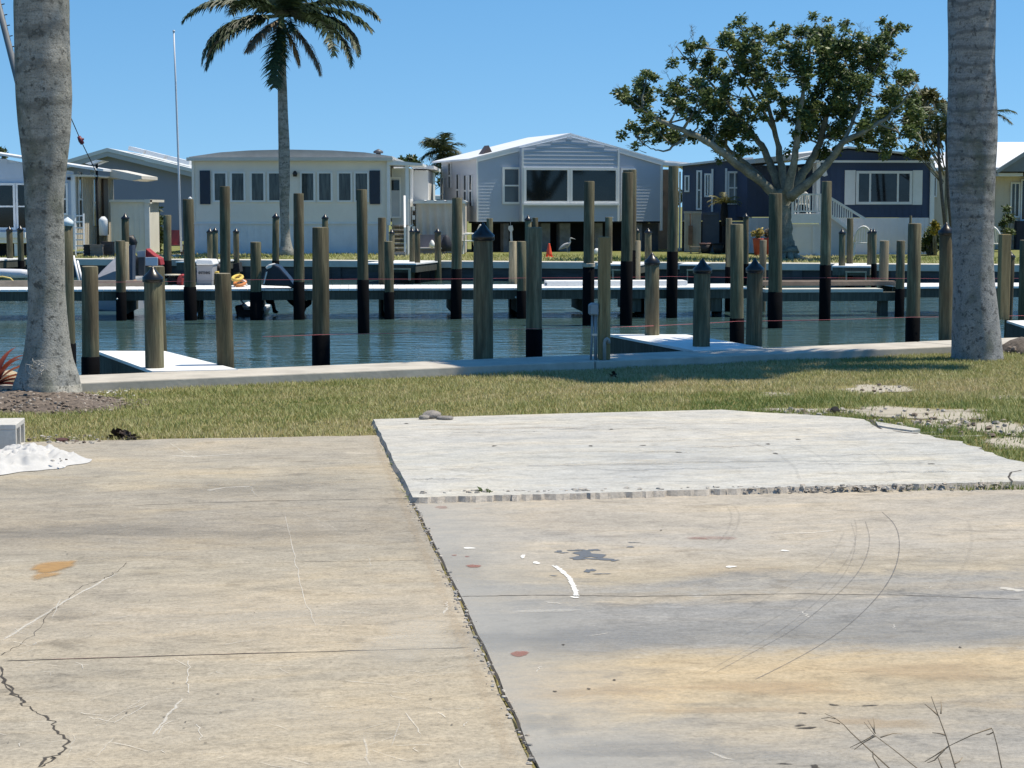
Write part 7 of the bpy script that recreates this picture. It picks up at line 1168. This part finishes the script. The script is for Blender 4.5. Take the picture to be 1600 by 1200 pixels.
v, f, t_ = leaf_cloud([tuple(gnd(188, 684, 0) + Vector((0, 0, .03))), tuple(gnd(196, 685, 0) + Vector((0, 0, .02))), tuple(gnd(208, 687, 0) + Vector((0, 0, .012)))], [.05, .045, .03], 22, .05, .5, .7); tag(np_mesh('dead_leaves', v, f, leaf_mat('dead_leaf', (0.02, 0.014, 0.012), (0.08, 0.05, 0.035), .7, .05), t_), 'clump of dark dead leaves where the old slab meets the grass', 'leaves')
v, f, t_ = leaf_cloud([tuple(gnd(958, 590, 0) + Vector((0, 0, .02)))], [.03], 8, .05, .5, .8); tag(np_mesh('fallen_leaf', v, f, bpy.data.materials['dead_leaf'], t_), 'small dark fallen leaves on the lawn before the square post', 'leaves')
mWeed = leaf_mat('weed_leaf', (0.05, 0.08, 0.02), (0.20, 0.24, 0.09), .6, .2)
wd0 = gnd(757, 778, 0); v, f, t_ = leaf_cloud([tuple(wd0 + Vector((0, .01, .02))), tuple(wd0 + Vector((.03, 0, .025))), tuple(wd0 + Vector((-.03, .01, .02)))], [.035, .03, .03], 16, .038, .9, .35); tag(np_mesh('weed', v, f, mWeed, t_), 'small green weed growing in the joint below the pale slab', 'weed')
tl = []
for _ in range(10): p_ = joint[0].lerp(G(640, 780), random.random()) if random.random() < .4 else joint[0] + Vector((random.gauss(0, .05), random.gauss(.1, .15), 0)); tl.append(tuple(p_ + Vector((0, 0, .008))))
v, f, t_ = leaf_cloud(tl, [.014] * len(tl), 8, .03, .9, .25); tag(np_mesh('joint_weeds', v, f, mWeed, t_), kind='stuff')
# dry grass stems standing close to the camera
mSt = M('dry_stem', (0.33, 0.26, 0.175), .8, .25, 40)
def stem(pts, lb, Y0, r0=.0035, side=()):
    P = [at(x, y, Y0) for x, y in pts]; o = P[0].copy(); t = thing('dry_weed', lb, 'dry stem', o, 0, 'dry weed stems before the camera'); MB().tube([p - o for p in P], [r0 * .85 * (1 - .6 * i / (len(P) - 1)) for i in range(len(P))], 6).build('stem', mSt, t)
    for sd_ in side: MB().tube([at(x, y, Y0 + .02 * i) - o for i, (x, y) in enumerate(sd_)], [r0 * .75, r0 * .55, r0 * .3][:len(sd_)], 5).build('twig', mSt, t)
stem([(1520, 1330), (1505, 1260), (1493, 1200), (1478, 1150), (1465, 1115), (1455, 1088)], 'tallest dry stem with side twigs, near the bottom right corner', 5.0, .0033, [[(1478, 1149), (1468, 1146), (1457, 1145)], [(1492, 1193), (1499, 1190), (1504, 1183)], [(1466, 1118), (1455, 1108), (1445, 1100)], [(1470, 1115), (1471, 1105), (1470, 1095)]])
stem([(1590, 1330), (1575, 1250), (1565, 1200), (1558, 1165), (1552, 1143), (1549, 1137)], 'bent dry stem at the right with a long side shoot', 5.0, .0030, [[(1552, 1144), (1546, 1147), (1541, 1148)], [(1549, 1138), (1520, 1148), (1480, 1167)], [(1481, 1167), (1462, 1180), (1445, 1190)], [(1476, 1171), (1460, 1188), (1449, 1192)]])
stem([(1540, 1300), (1470, 1228), (1430, 1198), (1395, 1170), (1368, 1150), (1350, 1128)], 'slanting dry stem with grassy spikelets left of the tallest', 5.05, .0026, [[(1368, 1150), (1350, 1160), (1335, 1171)], [(1365, 1149), (1345, 1160), (1328, 1168)], [(1368, 1146), (1362, 1135), (1356, 1125)], [(1366, 1144), (1366, 1130), (1364, 1120)], [(1376, 1152), (1395, 1146), (1410, 1147)]])
stem([(1490, 1320), (1475, 1225), (1472, 1200), (1466, 1184)], 'short thick dry stub beside the tallest stem', 4.95, .0045); stem([(1440, 1300), (1385, 1220), (1374, 1200), (1364, 1183), (1364, 1173)], 'short dry stub left of the slanting stem', 5.0, .0035)
stem([(1400, 1210), (1330, 1145), (1318, 1132), (1305, 1122), (1289, 1115)], 'forked dry grass tip lying over the slab at the left of the stems', 5.2, .0024, [[(1305, 1123), (1295, 1121), (1283, 1123)], [(1312, 1131), (1300, 1128), (1288, 1125)]])
# soil heap at the right palm
sp3 = []; q = gnd(1592, 549, 0)
o = MB().lathe([(.3, -.02), (.24, .05), (.12, .13), (0, .17)], (0, 0), 24, jit=.15).build('soil_heap', M('soil_heap', (0.17, 0.14, 0.115), .95, .35, 20, bump=.9)); o.location = (q.x, q.y - .1, 0); tag(o, 'small heap of brown soil on the lawn right of the right palm', 'soil heap')
for _ in range(90): a, r_ = random.uniform(0, 6.3), random.uniform(0, .33); sp3.append((Vector((q.x + r_ * math.cos(a), q.y - .1 + r_ * math.sin(a), max(0, .15 - r_ * .5))), random.uniform(.012, .035)))
rubble('soil_clods', sp3, mMul)
